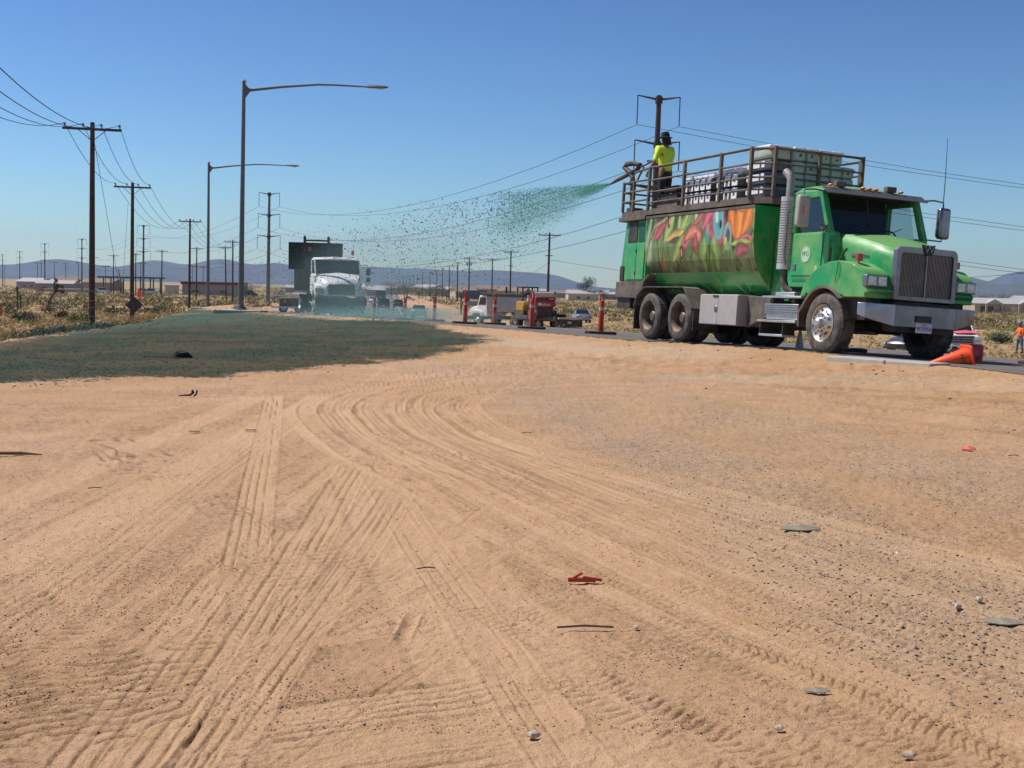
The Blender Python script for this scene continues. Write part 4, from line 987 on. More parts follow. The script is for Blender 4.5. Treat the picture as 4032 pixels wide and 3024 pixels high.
# ------------------------------------------------------------------ bales on the deck
M_BALE = mat('wrapped_bale', (.095, .11, .14), .38, var=.35, scale=5, bump=.5)
M_BALG = mat('grey_green_sack', (.42, .52, .48), .6, var=.22, scale=3, bump=.5)
M_FILM = mat('white_film', (.82, .84, .86), .4, var=.06, bump=.3)
M_SYM = mat('print_ink', (.06, .085, .08), .6)
bale_n = 0
def bale(x0, x1, y0, y1, z0, z1, kind, label, grp):
    t = thing('mulch_bale', label, 'bale', tr_w(((x0 + x1) / 2, (y0 + y1) / 2, z0)), TR.rotation_euler, grp)
    w_, d_, h_ = x1 - x0, y1 - y0, z1 - z0
    r1 = random.Random(int((x0 * 7 + y0 * 13 + z0 * 31) * 100))
    rings = []
    for k, (f, q) in enumerate(((0, .86), (.06, .97), (.2, 1), (.8, 1.0), (.94, .97), (1, .84))):
        R = []
        for sx_, sy_ in ((-1, -.8), (-.8, -1), (.8, -1), (1, -.8), (1, .8), (.8, 1), (-.8, 1), (-1, .8)):
            R.append((sx_ * w_ / 2 * q + r1.uniform(-.008, .008), sy_ * d_ / 2 * q + r1.uniform(-.008, .008), h_ * f))
        rings.append(R)
    MB().loft(rings).build('sack', M_BALE if kind in ('jug', 'wide') else M_BALG, t, smooth=45)
    if kind == 'jug':      # arched white patch on the outer side, label and sun glare painted as one
        A_ = [(-.36, .04), (.36, .04), (.38, .6)] + [(.38 * cos(a), .6 + .34 * sin(a)) for a in np.linspace(.3, pi - .3, 7)] + [(-.38, .6)]
        MB().prism([(a * w_, b_ * h_) for a, b_ in A_], 'y', -d_ / 2 - .012, -d_ / 2 + .004).build('label', M_FILM, t)
        MB().prism([(a * w_ * .35, h_ * (.3 + b_ * .3)) for a, b_ in A_], 'y', -d_ / 2 - .015, -d_ / 2 - .011).build('logo', M_SYM, t)
    if kind == 'wide':  # sunlit patches of the side face painted as white panels
        MB().bb(-w_ * .42, w_ * .12, -d_ / 2 - .012, -d_ / 2 + .004, h_ * .3, h_ * .8).build('label', M_FILM, t)
        MB().bb(w_ * .2, w_ * .33, -d_ / 2 - .012, -d_ / 2 + .004, h_ * .3, h_ * .85).build('label', M_FILM, t)
    if kind in ('symcap',) or (kind == 'sym' and r1.random() < .3):
        q1, q2, q3 = r1.uniform(-.03, .03), r1.uniform(.015, .05), r1.uniform(.45, .7)
        MB().prism([(q1 - q2, .3 * h_), (q1 + q2, .35 * h_), (q1 + q2 * .4, q3 * h_), (q1 - .01, q3 * h_)], 'x', w_ / 2 - .002, w_ / 2 + .006).build('printed_mark', M_SYM, t)
    if kind in ('cap', 'symcap', 'jugcap'):
        MB().bb(-w_ * .5 - .01, w_ * .5 + .01, -d_ * .5 - .01, d_ * .5 + .01, h_ - .06, h_ + .02).build('top_film', M_FILM, t, bevel=.02)
    return t
cols_w = ['leftmost', 'second', 'third', 'fourth', 'fifth']
gA, gB, gC = 'white-labelled bales stacked on the truck deck', 'bales at the corner of the stack', 'grey-green sacks facing the truck cab'
rows = [('bottom', 2.87), ('middle', 3.13), ('top', 3.36)]
for r_, (rn, z_) in enumerate(rows):
    for k in range(5):
        x0 = -5.5 + k * .245
        if r_ == 2: 
            bale(x0 + .03, x0 + .25, -1.08, -.45, z_, z_ + .09, 'jugcap', f'thin white-topped sack, {cols_w[k]} from the man on the rear stack', gA); continue
        bale(x0, x0 + .24, -1.12, -.4, z_, z_ + .245, 'jug', f'dark bale with arched white patch, {cols_w[k]} from the man in the {rn} row', gA)
    for k in range(3):
        x0 = -4.1 + k * .29
        if r_ == 2:
            bale(x0 + .02, x0 + .27, -1.05, -.4, z_, z_ + .12, 'jugcap', f'slumped white-topped sack, {cols_w[k]} of three on the middle stack', gA); continue
        bale(x0, x0 + .28, -1.12, -.4, z_, z_ + .245, 'jug', f'dark bale with arched white patch, {cols_w[k]} of three in the {rn} row, middle stack', gA)
tall = [('bottom', 2.87, .245), ('second', 3.12, .245), ('third', 3.37, .22), ('top', 3.60, .24)]
for r_, (rn, z_, h_) in enumerate(tall):
    bale(-3.2, -2.38, -1.0, -.5, z_, z_ + h_, 'cap' if r_ == 3 else 'wide', f'wide dark bale at the near front corner, {rn} layer of the tall stack', gB)
    for k in range(5):
        y0 = -.48 + k * .28
        if r_ == 3 and k > 3: continue
        bale(-3.0, -2.34, y0, y0 + .265, z_ + .004, z_ + h_, ('symcap' if r_ == 3 else 'sym'), f'grey-green sack facing the cab, {cols_w[k]} from the exhaust side in the {rn} layer', gC)
bale(-3.0, -2.4, .66, .95, 3.37, 3.56, 'cap', 'low grey sack beyond the tall stack near the far railing', gC)
# ------------------------------------------------------------------ people
def skin_body(name, chains, m, parent, sub=2, root=None):
    """chains: list of lists of (x, y, z, r) sharing exact points; grown into one continuous surface"""
    V_, E_, R_ = [], [], []
    key = {}
    def idx_(p):
        k = (round(p[0], 4), round(p[1], 4), round(p[2], 4))
        if k not in key: key[k] = len(V_); V_.append(p[:3]); R_.append(p[3])
        return key[k]
    for ch in chains:
        ids = [idx_(p) for p in ch]
        E_ += [(a, b) for a, b in zip(ids[:-1], ids[1:])]
    me = bpy.data.meshes.new(name); me.from_pydata(V_, E_, []); me.materials.append(m)
    o = bpy.data.objects.new(name, me); COL.objects.link(o); o.parent = parent
    sk = o.modifiers.new('skin', 'SKIN'); sk.use_smooth_shade = True
    for i, d in enumerate(me.skin_vertices[0].data):
        q = R_[i]; d.radius = (q, q) if not isinstance(q, tuple) else q; d.use_root = (i == 0)
    sb = o.modifiers.new('sub', 'SUBSURF'); sb.levels = sub; sb.render_levels = sub
    return o
M_SKIN = mat('skin', (.24, .12, .075), .6, var=.1)
def person(label, loc, rot, hand_r, hand_l, shirt, pants, hat, hat_kind, scale=1.0, elbow_r=None, elbow_l=None, group=None, vest=None, lean=0.0):
    """figure facing local +X; hands given as local points"""
    t = thing('person', label, 'person', loc, rot, group); t.scale = (scale,) * 3
    P = (0, 0, .95, (.10, .12)); C1 = (.01, 0, 1.12, (.095, .12)); C2 = (.02 + lean, 0, 1.32, (.10, .14)); NK = (.03 + lean, 0, 1.50, .062); HD = (.05 + lean, 0, 1.62, .088); HT = (.055 + lean, 0, 1.70, .07)
    SR, SL = (.01 + lean, -.19, 1.42, .062), (.01 + lean, .19, 1.42, .062)
    er = elbow_r or (.08, -.30, 1.14); el = elbow_l or (.08, .30, 1.14)
    legs = []
    for s, fx in ((-1, .10), (1, -.08)):
        legs.append([P, (0, s * .10, .86, .095), (fx * .6 + .03, s * .12, .50, .062), (fx, s * .13, .12, .042), (fx + .02, s * .13, .05, .042), (fx + .16, s * .14, .035, .034)])
    arms = []
    for S_, e_, h_ in ((SR, er, hand_r), (SL, el, hand_l)):
        v = (Vector(h_) - Vector(e_)).normalized()
        w_ = Vector(h_)
        arms.append([C2, S_, tuple(Vector(S_[:3]).lerp(Vector(e_), .5)) + (.046,), tuple(e_) + (.039,), tuple(Vector(e_).lerp(w_, .6)) + (.033,), tuple(w_) + (.025,), tuple(w_ + v * .045) + (.034,)])
    skin_body('body', [[P, C1, C2, NK, HD, HT]] + legs + arms, M_SKIN, t)
    for (S_, e_, h_), s in (((SR, er, hand_r), -1), ((SL, el, hand_l), 1)):      # fingers and thumb
        v = (Vector(h_) - Vector(e_)).normalized(); side = v.cross(Vector((0, 0, 1))).normalized(); up = side.cross(v)
        b0 = Vector(h_) + v * .05
        fm = MB()
        for k, L_ in enumerate((.050, .058, .054, .042)):
            r0 = b0 + side * ((k - 1.5) * .019)
            fm.tube([r0, r0 + v * L_ * .6 - up * .006, r0 + v * L_ * .8 - up * .03, r0 + v * L_ * .45 - up * .048], [.0095, .009, .0085, .007], 6)
        fm.tube([Vector(h_) + v * .015 + side * (-.03 * s), Vector(h_) + v * .05 + side * (-.05 * s) - up * .01, Vector(h_) + v * .07 + side * (-.04 * s) - up * .03], [.012, .010, .008], 6)
        f_ = fm.build('fingers', M_SKIN, t, smooth=60); f_['kind'] = 'stuff'
    # head details
    fx = .05 + lean
    MB().tube([(fx + .085, 0, 1.655), (fx + .108, 0, 1.615), (fx + .08, 0, 1.605)], [.010, .015, .012], 6).build('nose', M_SKIN, t, smooth=60)
    for s in (-1, 1):
        MB().ball((fx + .083, s * .033, 1.650), (.008, .014, .008), 8, 5).build('eye', mat('eye_dark', (.02, .015, .01), .3), t)
        MB().ball((fx - .005, s * .092, 1.635), (.02, .01, .03), 8, 5).build('ear', M_SKIN, t)
    MB().ball((fx + .088, 0, 1.572), (.008, .026, .006), 8, 4).build('mouth', mat('lips', (.18, .06, .05), .5), t)
    # clothes grown round the same bones
    sh = [[(0, 0, .86, (.16, .19)), (.01, 0, 1.12, (.15, .188)), (.02 + lean, 0, 1.32, (.15, .20)), (.03 + lean, 0, 1.47, .085)]]
    for S_, e_ in ((SR, er), (SL, el)):
        sh.append([(.02 + lean, 0, 1.32, (.15, .20)), S_[:3] + (.078,), tuple(Vector(S_[:3]).lerp(Vector(e_), .55)) + (.066,), tuple(Vector(S_[:3]).lerp(Vector(e_), .98)) + (.055,)])
    skin_body('shirt', sh, shirt, t)
    if vest:
        MB().loft([[(.01 + cos(a) * .165, sin(a) * .215, z_) for a in np.linspace(0, 2 * pi, 16)[:-1]] for z_ in (1.05, 1.09)], cap=False).build('reflective_band', vest, t, smooth=60)
    tr = [[(0, 0, .97, (.14, .17)), (0, 0, .90, (.14, .17))]]
    for lg in legs: tr.append([(0, 0, .90, (.14, .17)), lg[1][:3] + (.118,), lg[2][:3] + (.082,), lg[3][:3] + (.068,)])
    skin_body('trousers', tr, pants, t)
    for lg in legs:
        a0, b0 = lg[4], lg[5]
        MB().loft([[(a0[0] - .07 + q * .25, a0[1] + yy * w_, zz * h_ + .0) for yy, zz in ((-1, .0), (1, .0), (1, .7), (.5, 1), (-.5, 1), (-1, .7))] for q, w_, h_ in ((0, .035, .11), (.3, .045, .13), (.6, .05, .08), (1, .04, .05))]).build('boot', M_BLK, t, smooth=50)
    if hat_kind == 'sun':
        MB().lathe([(.17, 1.675), (.17, 1.68), (.105, 1.70), (.098, 1.76), (.085, 1.80), (.04, 1.815), (.001, 1.817)], (fx, 0, 0), 'z', 20).build('hat', hat, t, smooth=50)
        MB().loft([[(fx - .04 + cos(a) * r_, sin(a) * r_ * 1.0, z_) for a in np.linspace(radians(100), radians(260), 9)] for r_, z_ in ((.10, 1.69), (.11, 1.6), (.13, 1.50))], cap=False, close=False).build('neck_flap', hat, t, smooth=50)
    else:
        MB().lathe([(.135, 1.685), (.135, 1.692), (.118, 1.70), (.112, 1.76), (.085, 1.81), (.04, 1.83), (.001, 1.832)], (fx, 0, 0), 'z', 20).build('hard_hat', hat, t, smooth=50)
    return t
M_HIV = mat('hi_vis_yellow', (.62, .85, .04), .7, var=.1, bump=.2); M_ORG = mat('hi_vis_orange', (.90, .16, .02), .7, var=.1, bump=.2)
M_PANT = mat('dark_trousers', (.02, .021, .025), .85); M_JEAN = mat('blue_jeans', (.10, .14, .22), .85, var=.2)
TYAW = -1.207
pw = tr_w((-7.05, -.72, 2.865))
person('person in yellow-green shirt and dark hat aiming the spray cannon on the truck deck', pw, (0, 0, TYAW + pi + .15), (.62, -.03, 1.20), (.10, .42, .86), M_HIV, M_PANT, mat('dark_hat', (.015, .015, .017), .9), 'sun', .98, elbow_r=(.30, -.24, 1.08), elbow_l=(-.05, .36, 1.10))
pv_ = at(2214, 745, 72); 
person('person in orange shirt, blue hard hat and jeans standing on the far dirt', (pv_.x - .28, 72, gz(pv_.x, 72)), (0, 0, pi + .3), (.30, -.22, 1.05), (.12, .28, .85), M_ORG, M_JEAN, mat('blue_hat', (.05, .08, .45), .4), 'hard', 1.0, vest=mat('silver_tape', (.6, .6, .58), .4))

# ------------------------------------------------------------------ street lamps
M_STL = mat('galvanised_steel', (.16, .155, .155), .5, .55, var=.15, dirt=(.2, .17, .14), dirt_amt=.2)
M_CONC = mat('concrete', (.42, .38, .33), .9, var=.15, bump=.3)
def street_lamp(x, y, H_, arm, label, lean=0.0):
    t = thing('street_lamp', label, 'street lamp', (x, y, gz(x, y) - .03), (0, lean, 0), 'street lamps along the road edge')
    MB().prism([(-1.1, -.9), (1.1, -.9), (1.1, .9), (-1.1, .9)], 'z', -.1, .14).build('concrete_pad', M_CONC, t, bevel=.03)
    MB().cyl((0, 0, .14), (0, 0, .22), .26, n=16).cyl((0, 0, .22), (0, 0, .36), .20, .17, 16).build('base_plate', M_STL, t, bevel=.01)
    MB().tube([(0, 0, .3), (0, 0, H_ * .5), (0, 0, H_)], [.135, .105, .08], 14).build('pole', M_STL, t, smooth=50)
    MB().lathe([(.11, H_), (.125, H_ + .02), (.11, H_ + .07), (.001, H_ + .09)], (0, 0, 0), 'z', 14).build('cap', M_WHT, t, smooth=50)
    zb = H_ - .42
    MB().prism([(.06, zb - .35), (.28, zb - .05), (.28, zb + .06), (.06, zb + .3)], 'y', -.05, .05).build('bracket', M_STL, t)
    MB().tube([(.08, 0, zb), (arm * .3, 0, zb + .22), (arm * .6, 0, zb + .38), (arm * .75, 0, zb + .38), (arm, 0, zb + .34)], [.075, .062, .05, .045, .035], 10).build('arm', M_STL, t, smooth=50)
    hd = MB().loft([[(arm - .1 + q, yy * w_, zb + .34 + zz * h_) for yy, zz in ((-1, 0), (-.6, 1), (.6, 1), (1, 0), (.7, -.6), (-.7, -.6))] for q, w_, h_ in ((0, .07, .06), (.1, .10, .08), (.5, .13, .08), (.95, .11, .05), (1.02, .04, .02))]).build('lamp_head', M_STL, t, smooth=40)
    MB().ball((arm + .55, 0, zb + .30), (.22, .10, .06), 10, 6).build('lens', M_LENS, hd, smooth=60)
    return t
lp1 = at(520, 667, 59); street_lamp(lp1.x, 59, 10.75, 5.8, 'tall steel street lamp at the green mound, nearest lamp with the longest arm in view', .010)
lp2 = at(449, 656, 95); street_lamp(lp2.x, 95, 11.0, 5.9, 'smaller looking steel street lamp behind the tall one, its arm crossing the pole', .004)

# ------------------------------------------------------------------ utility poles
M_WOOD = mat('creosoted_wood', (.055, .036, .024), .85, var=.35, scale=4, bump=.5)
M_XARM = mat('weathered_crossarm', (.07, .052, .04), .85, var=.3)
M_INS = mat('insulator', (.16, .16, .17), .35, spec=.6); M_WIRE = mat('wire', (.02, .02, .022), .6)
POLE_DIR = atan2(-8.5, 36) # heading of the left row
def wood_pole(x, y, H_, label, group, arms=((.25, 2.9),), ins=4, yaw=0., lean=0.0, r0=.17, double=False, trans=False, low=False, stripes=False, zb=None):
    z = gz(x, y) if zb is None else zb
    t = thing('utility_pole', label, 'utility pole', (x, y, z - .15), (0, lean, yaw), group)
    det = y < 420
    MB().tube([(0, 0, -.3), (0, 0, H_ * .5), (0, 0, H_ + .15)], [r0, r0 * .85, r0 * .66], 12 if det else 6).build('trunk', M_WOOD, t, smooth=50)
    pts = []
    for dz, w_ in arms:
        zz = H_ - dz
        MB().bb(-w_ / 2, w_ / 2, -.20, -.08, zz - .07, zz + .07).build('crossarm', M_XARM, t)
        if det:
            for s in (-1, 1): MB().tube([(s * .75, -.14, zz - .06), (s * .08, -.1, zz - .62)], .022, 5).build('brace', M_XARM, t)
            for k in range(ins):
                px_ = -w_ / 2 + .12 + (w_ - .24) * k / (ins - 1)
                MB().lathe([(.025, 0), (.025, .10), (.075, .11), (.055, .15), (.085, .17), (.05, .24), (.001, .25)], (px_, -.14, zz + .07), 'z', 10).build('insulator', M_INS, t, smooth=50)
                pts.append((px_, -.14, zz + .30))
    if low: MB().bb(-.55, .55, -.2, -.1, H_ - 3.3, H_ - 3.18).build('crossarm', M_XARM, t)
    if trans:
        for s in (-1, 0, 1): MB().cyl((s * .55, -.35, H_ - 2.3), (s * .55, -.35, H_ - 1.5), .22, n=12).build('transformer', M_STL, t, bevel=.02)
    if stripes:
        for zz in (.85, 1.35, 1.75, 2.3): MB().cyl((0, 0, zz), (0, 0, zz + .05), r0 + .008, n=12).build('metal_band', mat('pale_band', (.22, .18, .15), .7), t)
    t['pts'] = [c for p in pts for c in p]
    return t
def pole_D(py, hy, H_, zt=-2.3): return (zt + H_ - CAMZ) * 2700.0 / (hy - py)
def hor(px): return 622 - (1106 - px) * .0209
gL = 'wooden utility poles left of the road'
LP = [(196, 268, 72.6, 'nearest dark wooden utility pole with metal bands round its foot and four insulators'),
      (284, 397, 108, 'second nearest wooden pole with the diamond sign leaning at its foot'),
      (409, 474, 176, 'third wooden pole standing left of the two street lamps')]
left_poles = []
p0 = wood_pole(-16.7, 36.5, 9.3, 'wooden utility pole just outside the view that carries the near wires', gL, yaw=.25, lean=.0); left_poles.append(p0)
for (px, py, D, lb) in LP:
    w = at(px, py, D); zb = gz(w.x, D)
    wb = at(px - 5, py + 300, D)
    left_poles.append(wood_pole(w.x, D, w.z - zb + .1, lb, gL, arms=((.25, 3.25 if D < 80 else 3.05),), yaw=.2, lean=.008, stripes=D < 120, r0=.19))
farL = [(503, 519, .0, 'wooden pole just left of the tall lamp, the straight one of a close pair'), (489, 532, -.02, 'wooden pole leaning away in the close pair beside the tall lamp'), (424, 534, .01, 'wooden pole right behind the thick third pole, before the low grey building'),
        (349, 540, .01, 'lone wooden pole at the right end of the dark canopy'), (293, 547, .0, 'wooden pole right of the diamond sign under the canopy line'), (245, 550, .0, 'wooden pole before the left end of the dark canopy'),
        (204, 554, .0, 'wooden pole just right of the nearest pole'), (169, 565, .0, 'short far pole just left of the nearest pole'), (142, 568, .0, 'far pole with crooked double arm between two steel-grey towers'),
        (117, 565, .0, 'far pole standing behind the pale flat-roofed house'), (89, 567, .0, 'far pole crossing the tall tower by the joshua tree'), (81, 567, .0, 'thin far pole left of the joshua tree crown'), (10, 576, .0, 'tiny far pole near the left edge of the view')]
for i, (px, py, ln_, lb) in enumerate(farL):
    D = pole_D(py, hor(px), 11.7); w = at(px, py, D)
    o = wood_pole(w.x, D, w.z - gz(w.x, D) + .05, lb, gL, arms=((.25, 3.2),), yaw=.1, lean=ln_, r0=.19)
    if i == 0: left_poles.append(o)
for px, py, lb in ((304, 568, 'distant lighting mast above the middle of the dark canopy'), (416, 575, 'distant lighting mast left above the red roof line'), (439, 577, 'distant lighting mast above the red roof line, right one'), (228, 575, 'distant mast left of the dark canopy')):
    D = 560.0; w = at(px, py, D); z = gz(w.x, D)
    t = thing('light_mast', lb, 'light mast', (w.x, D, z))
    MB().tube([(0, 0, 0), (0, 0, w.z - z)], .16, 6).build('pole', M_STL, t); MB().bb(-2.2, 2.2, -.4, .4, w.z - z - .2, w.z - z + .2).build('lamp_bar', M_STL, t)
gR = 'wooden utility poles along the right side of the road'
RP = [(1186, 503, 185, 1), (1104, 541, 275, 1), (1064, 558, 352, 1), (1014, 556, 365, 2), (989, 566, 0, 1), (971, 573, 0, 1), (956, 579.5, 0, 0), (944, 584, 0, 1), (929, 587, 0, 1), (913, 588, 0, 1), (901.5, 593, 0, 1), (893, 594, 0, 1), (885.6, 595, 0, 1), (878, 597, 0, 0), (872, 598, 0, 0), (866, 600, 0, 0), (862, 603, 0, 0)]
rl = ['nearest pole of the right row, thick and dark with a low second arm', 'second pole of the right row behind the excavator', 'third pole of the right row above the dump truck', 'pole of the right row carrying three transformers on double arms']
words = ['fifth', 'sixth', 'seventh', 'eighth', 'ninth', 'tenth', 'eleventh', 'twelfth', 'thirteenth', 'fourteenth', 'fifteenth', 'sixteenth', 'last']
right_poles = []
for i, (px, py, D, k) in enumerate(RP):
    hy = hor(px)
    if not D: D = pole_D(py, hy, 11.7)
    D = min(D, 1150)
    w = at(px, py, D)
    lb = rl[i] if i < 4 else f'{words[i - 4]} pole of the right row counting away along the road'
    o = wood_pole(w.x, D, w.z - gz(w.x, D) + .05, lb, gR, arms=((.25, 3.2), (1.3, 3.0)) if k == 2 else ((.25, 3.3),) if k else ((.25, 1.2),), yaw=0, lean=.008 if i == 0 else 0, r0=.21 if i < 3 else .25, trans=(k == 2), low=True)
    right_poles.append(o)

def tower(x, y, H_, label, big=False, zb=None):
    z = gz(x, y) if zb is None else zb
    t = thing('transmission_pole', label, 'transmission pole', (x, y, z - .1), (0, .012 if big else .008, .12 if big else 0), 'three-armed steel transmission poles')
    MB().tube([(0, 0, 0), (0, 0, H_)], [.36, .19], 12).build('mast', M_STL if not big else mat('rusted_mast', (.06, .045, .038), .8, var=.3), t, smooth=50)
    pts = []
    for k, dz in enumerate((.35, 3.9, 7.5) if True else ()):
        zz = H_ - dz; L_ = 3.3 / 2 + .1 * k
        MB().cyl((0, 0, zz - .3), (0, 0, zz + .25), .30, n=10).build('collar', M_BLK, t)
        for s in (-1, 1):
            MB().tube([(0, 0, zz), (s * L_ * 1.05, 0, zz + .28)], [.11, .05], 6).build('arm', M_BLK, t)
            MB().tube([(s * L_ * 1.05, 0, zz + .28), (s * L_ * 1.05, 0, zz - 2.0)], .045, 6).build('insulator_string', M_BLK, t)
            pts.append((s * L_ * 1.05, 0, zz - 2.05))
    t['pts'] = [c for p in pts for c in p]
    return t
bw = at(1418, 203, 102); BT = tower(bw.x, 102, bw.z - gz(bw.x, 102), 'big dark transmission pole rising right behind the man on the truck', True)
tl = []
for px, py, lb in ((580, 414, 'steel transmission pole with three pairs of arms between the lamps and the white truck'), (309, 485, 'transmission pole above the dark canopy'), (176, 515, 'transmission pole just left of the nearest wooden pole'), (96, 525, 'transmission pole directly beside the joshua tree'), (42, 542, 'small transmission pole second from the left edge'), (5, 549, 'small transmission pole at the left edge')):
    D = pole_D(py, hor(px), 19.2, -2.5); w = at(px, py, D); tl.append(tower(w.x, D, w.z - gz(w.x, D), lb))
# ------------------------------------------------------------------ wires
def wpts(o):
    m = Matrix.Translation(o.location) @ o.rotation_euler.to_matrix().to_4x4()
    q = list(o['pts']); return [m @ Vector(q[i:i + 3]) for i in range(0, len(q), 3)]
def wire(spans, r, label, sags, name='power_line', group=None):
    c = MB()
    for (a, b), sg in zip(spans, sags):
        P = [a.lerp(b, t) - Vector((0, 0, sg * 4 * t * (1 - t))) for t in np.linspace(0, 1, 15)]
        c.tube(P, r, 4, False)
    o = c.build(name, M_WIRE); return tag(o, label, 'wire', group)
ords = ['leftmost', 'second', 'third', 'rightmost']
for k in range(4):
    W_ = [wpts(p)[k] for p in left_poles]
    wire(list(zip(W_[:-1], W_[1:])), .018, f'{ords[k]} wire of the four strung along the left wooden poles', [.9, .9, 2.4, 2.6], group='wires on the left poles')
BTp = wpts(BT)
for k in range(6):
    side = 'near' if k % 2 else 'left'; lev = ('top', 'middle', 'bottom')[k // 2]
    W_ = [wpts(t)[k] for t in tl[:3]]
    end = BTp[k] + Vector((150, 25, -.5))
    wire([(W_[2], W_[1]), (W_[1], W_[0]), (W_[0], BTp[k]), (BTp[k], end)], .022, f'{("left arm" if k % 2 == 0 else "right arm")} wire on the {lev} arms of the transmission poles', [3, 3, 3.8, 5.5], group='transmission wires')
RTp = [wpts(p) for p in right_poles[:4]]
for k in range(4):
    end = RTp[0][k] + Vector((95, -30, 0))
    wire([(RTp[3][k], RTp[2][k]), (RTp[2][k], RTp[1][k]), (RTp[1][k], RTp[0][k])], .014, f'{ords[k]} wire strung over the poles of the right row', [.6, 1.2, 1.4], group='wires on the right poles')
a = right_poles[0].location + Vector((.5, 0, 8.2)); 
wire([(a, a + Vector((62, -40, -.2)))], .03, 'thick dark cable sagging from the low arm of the nearest right pole past the truck', [2.6], name='cable')
wire([(a, a + Vector((-14, 95, .4)))], .022, 'cable sagging away behind the excavator from the low arm', [3.0], name='cable')
g1 = left_poles[1].location; wire([(g1 + Vector((.2, 0, 10.9)), at(478 / 1.0 * .55, 650, 92))], .016, 'slack guy wire slanting down right of the nearest wooden pole', [0], name='guy_wire')
g2 = left_poles[2].location; wire([(g2 + Vector((-.3, 0, 9.9)), at(262, 655, 100))], .016, 'guy wire slanting down left of the second wooden pole', [0], name='guy_wire')
MB().tube([(0, 0, 0), (-.35, -.3, 2.6)], .05, 6).build('guy_guard', mat('guard_yellow', (.30, .22, .08), .7)).location = at(268, 652, 100)
gg = bpy.data.objects['guy_guard']; tag(gg, 'slanting yellowish guard pipe round the guy wires at the second pole', 'guard pipe')

# ------------------------------------------------------------------ channeliser posts
M_DO = mat('post_orange', (.62, .045, .015), .5, var=.12, dirt=DUST, dirt_amt=.12); M_REF = mat('reflective_sleeve', (.60, .55, .52), .4, var=.1); M_BASE = mat('rubber_base', (.03, .028, .027), .8, var=.2)
def channelizer(x, y, label, h=1.08, lean=(0, 0)):
    z = gz(x, y)
    if pdist(np.array([x]), np.array([y]), L_EDGE)[0] > 0 and pdist(np.array([x]), np.array([y]), R_EDGE)[0] < 0: z = float(road_z(np.array([x]), np.array([y]))[0])
    t = thing('channelizer_post', label, 'traffic post', (x, y, z), (lean[0], lean[1], 0), 'orange traffic posts on black bases')
    MB().prism([(-.42, -.2), (-.3, -.3), (.3, -.3), (.42, -.2), (.42, .2), (.3, .3), (-.3, .3), (-.42, .2)], 'z', .0, .075).build('base', M_BASE, t, bevel=.012)
    MB().lathe([(.085, .07), (.075, .3), (.068, h * .8), (.06, h * .82)], (0, 0, 0), 'z', 14).build('post', M_DO, t, smooth=50)
    MB().tube([(-.035, 0, h * .80), (-.055, 0, h * .88), (-.045, 0, h * .96), (0, 0, h), (.045, 0, h * .96), (.055, 0, h * .88), (.035, 0, h * .80)], .022, 8).build('handle_loop', M_DO, t, smooth=60)
    for zz in (.58, .72): MB().cyl((0, 0, h * zz), (0, 0, h * zz + .085), .0745 - .008 * (zz > .6), n=14).build('reflective_sleeve', M_REF, t, smooth=50)
    return t
for px, py, D, lb, ln_ in ((1297, 720, 33.7, 'orange traffic post standing alone left of the green truck', .03), (1148, 708, 37.4, 'orange traffic post in front of the red loader', .02), (1068, 700, 45, 'orange traffic post in front of the dump truck', .01),
        (1004, 697, 42.5, 'orange traffic post left of the dump truck before the grey sign', .04), (938, 692, 50, 'orange traffic post right of the pale sedan', .01), (874, 685, 54, 'orange traffic post between the dark and the pale car', .03),
        (808, 681, 54, 'faded orange traffic post in the mist beside the white truck', .01)):
    w = at(px, py, D); channelizer(w.x, D, lb, 1.1, (0, ln_ * .8))
w = tr_w((-3.6, 1.9, 0)); channelizer(w.x, w.y, 'orange post seen under the green truck between its rear wheels', 1.0)
w = tr_w((.6, 3.2, 0)); channelizer(w.x, w.y, 'orange post seen behind the front wheel of the green truck', 1.0)

# ------------------------------------------------------------------ traffic cones
M_CONE = mat('cone_orange', (.95, .10, .025), .45, var=.05); M_CONEF = mat('faded_cone', (.62, .10, .09), .6, var=.1)
def cone(label, loc, rot, m=M_CONE, letters=None, scale=1.0):
    t = thing('traffic_cone', label, 'traffic cone', loc, rot); t.scale = (scale,) * 3
    MB().lathe([(.155, .03), (.15, .06), (.030, .70), (.024, .705), (.001, .705)], (0, 0, 0), 'z', 28).build('cone_body', m, t, smooth=40)
    MB().prism([(-.19, -.15), (-.15, -.19), (.15, -.19), (.19, -.15), (.19, .15), (.15, .19), (-.15, .19), (-.19, .15)], 'z', 0, .035).build('base', m, t, bevel=.008)
    if letters: 
        o = text(letters, 'lettering', M_BLK, t, (0, -.1335, .155), (pi / 2 - .19, 0, 0), .075, .0015); 
    return t
ctip = Vector(unp(2000, 792) + (0,)); 
cb = at(2092, 771, 19.6); zc = gz(cb.x, 19.9)
cone('large bright orange cone lying on its side with its tip towards the green truck', (cb.x, cb.y, cb.z), Euler((0, radians(-101), radians(8)), 'XYZ'), letters='CLPP', scale=1.02)
cb2 = at(2108, 764, 20.8); cone('faded orange cone tipped over just behind the bright one', (cb2.x, cb2.y, cb2.z), Euler((0, radians(-84), radians(28)), 'XYZ'), M_CONEF, scale=.82)
cone('white and red striped small cone between the wheels under the green truck', tr_w((-3.75, .9, 0.0)), (0, 0, 0), M_WHT, scale=.6)

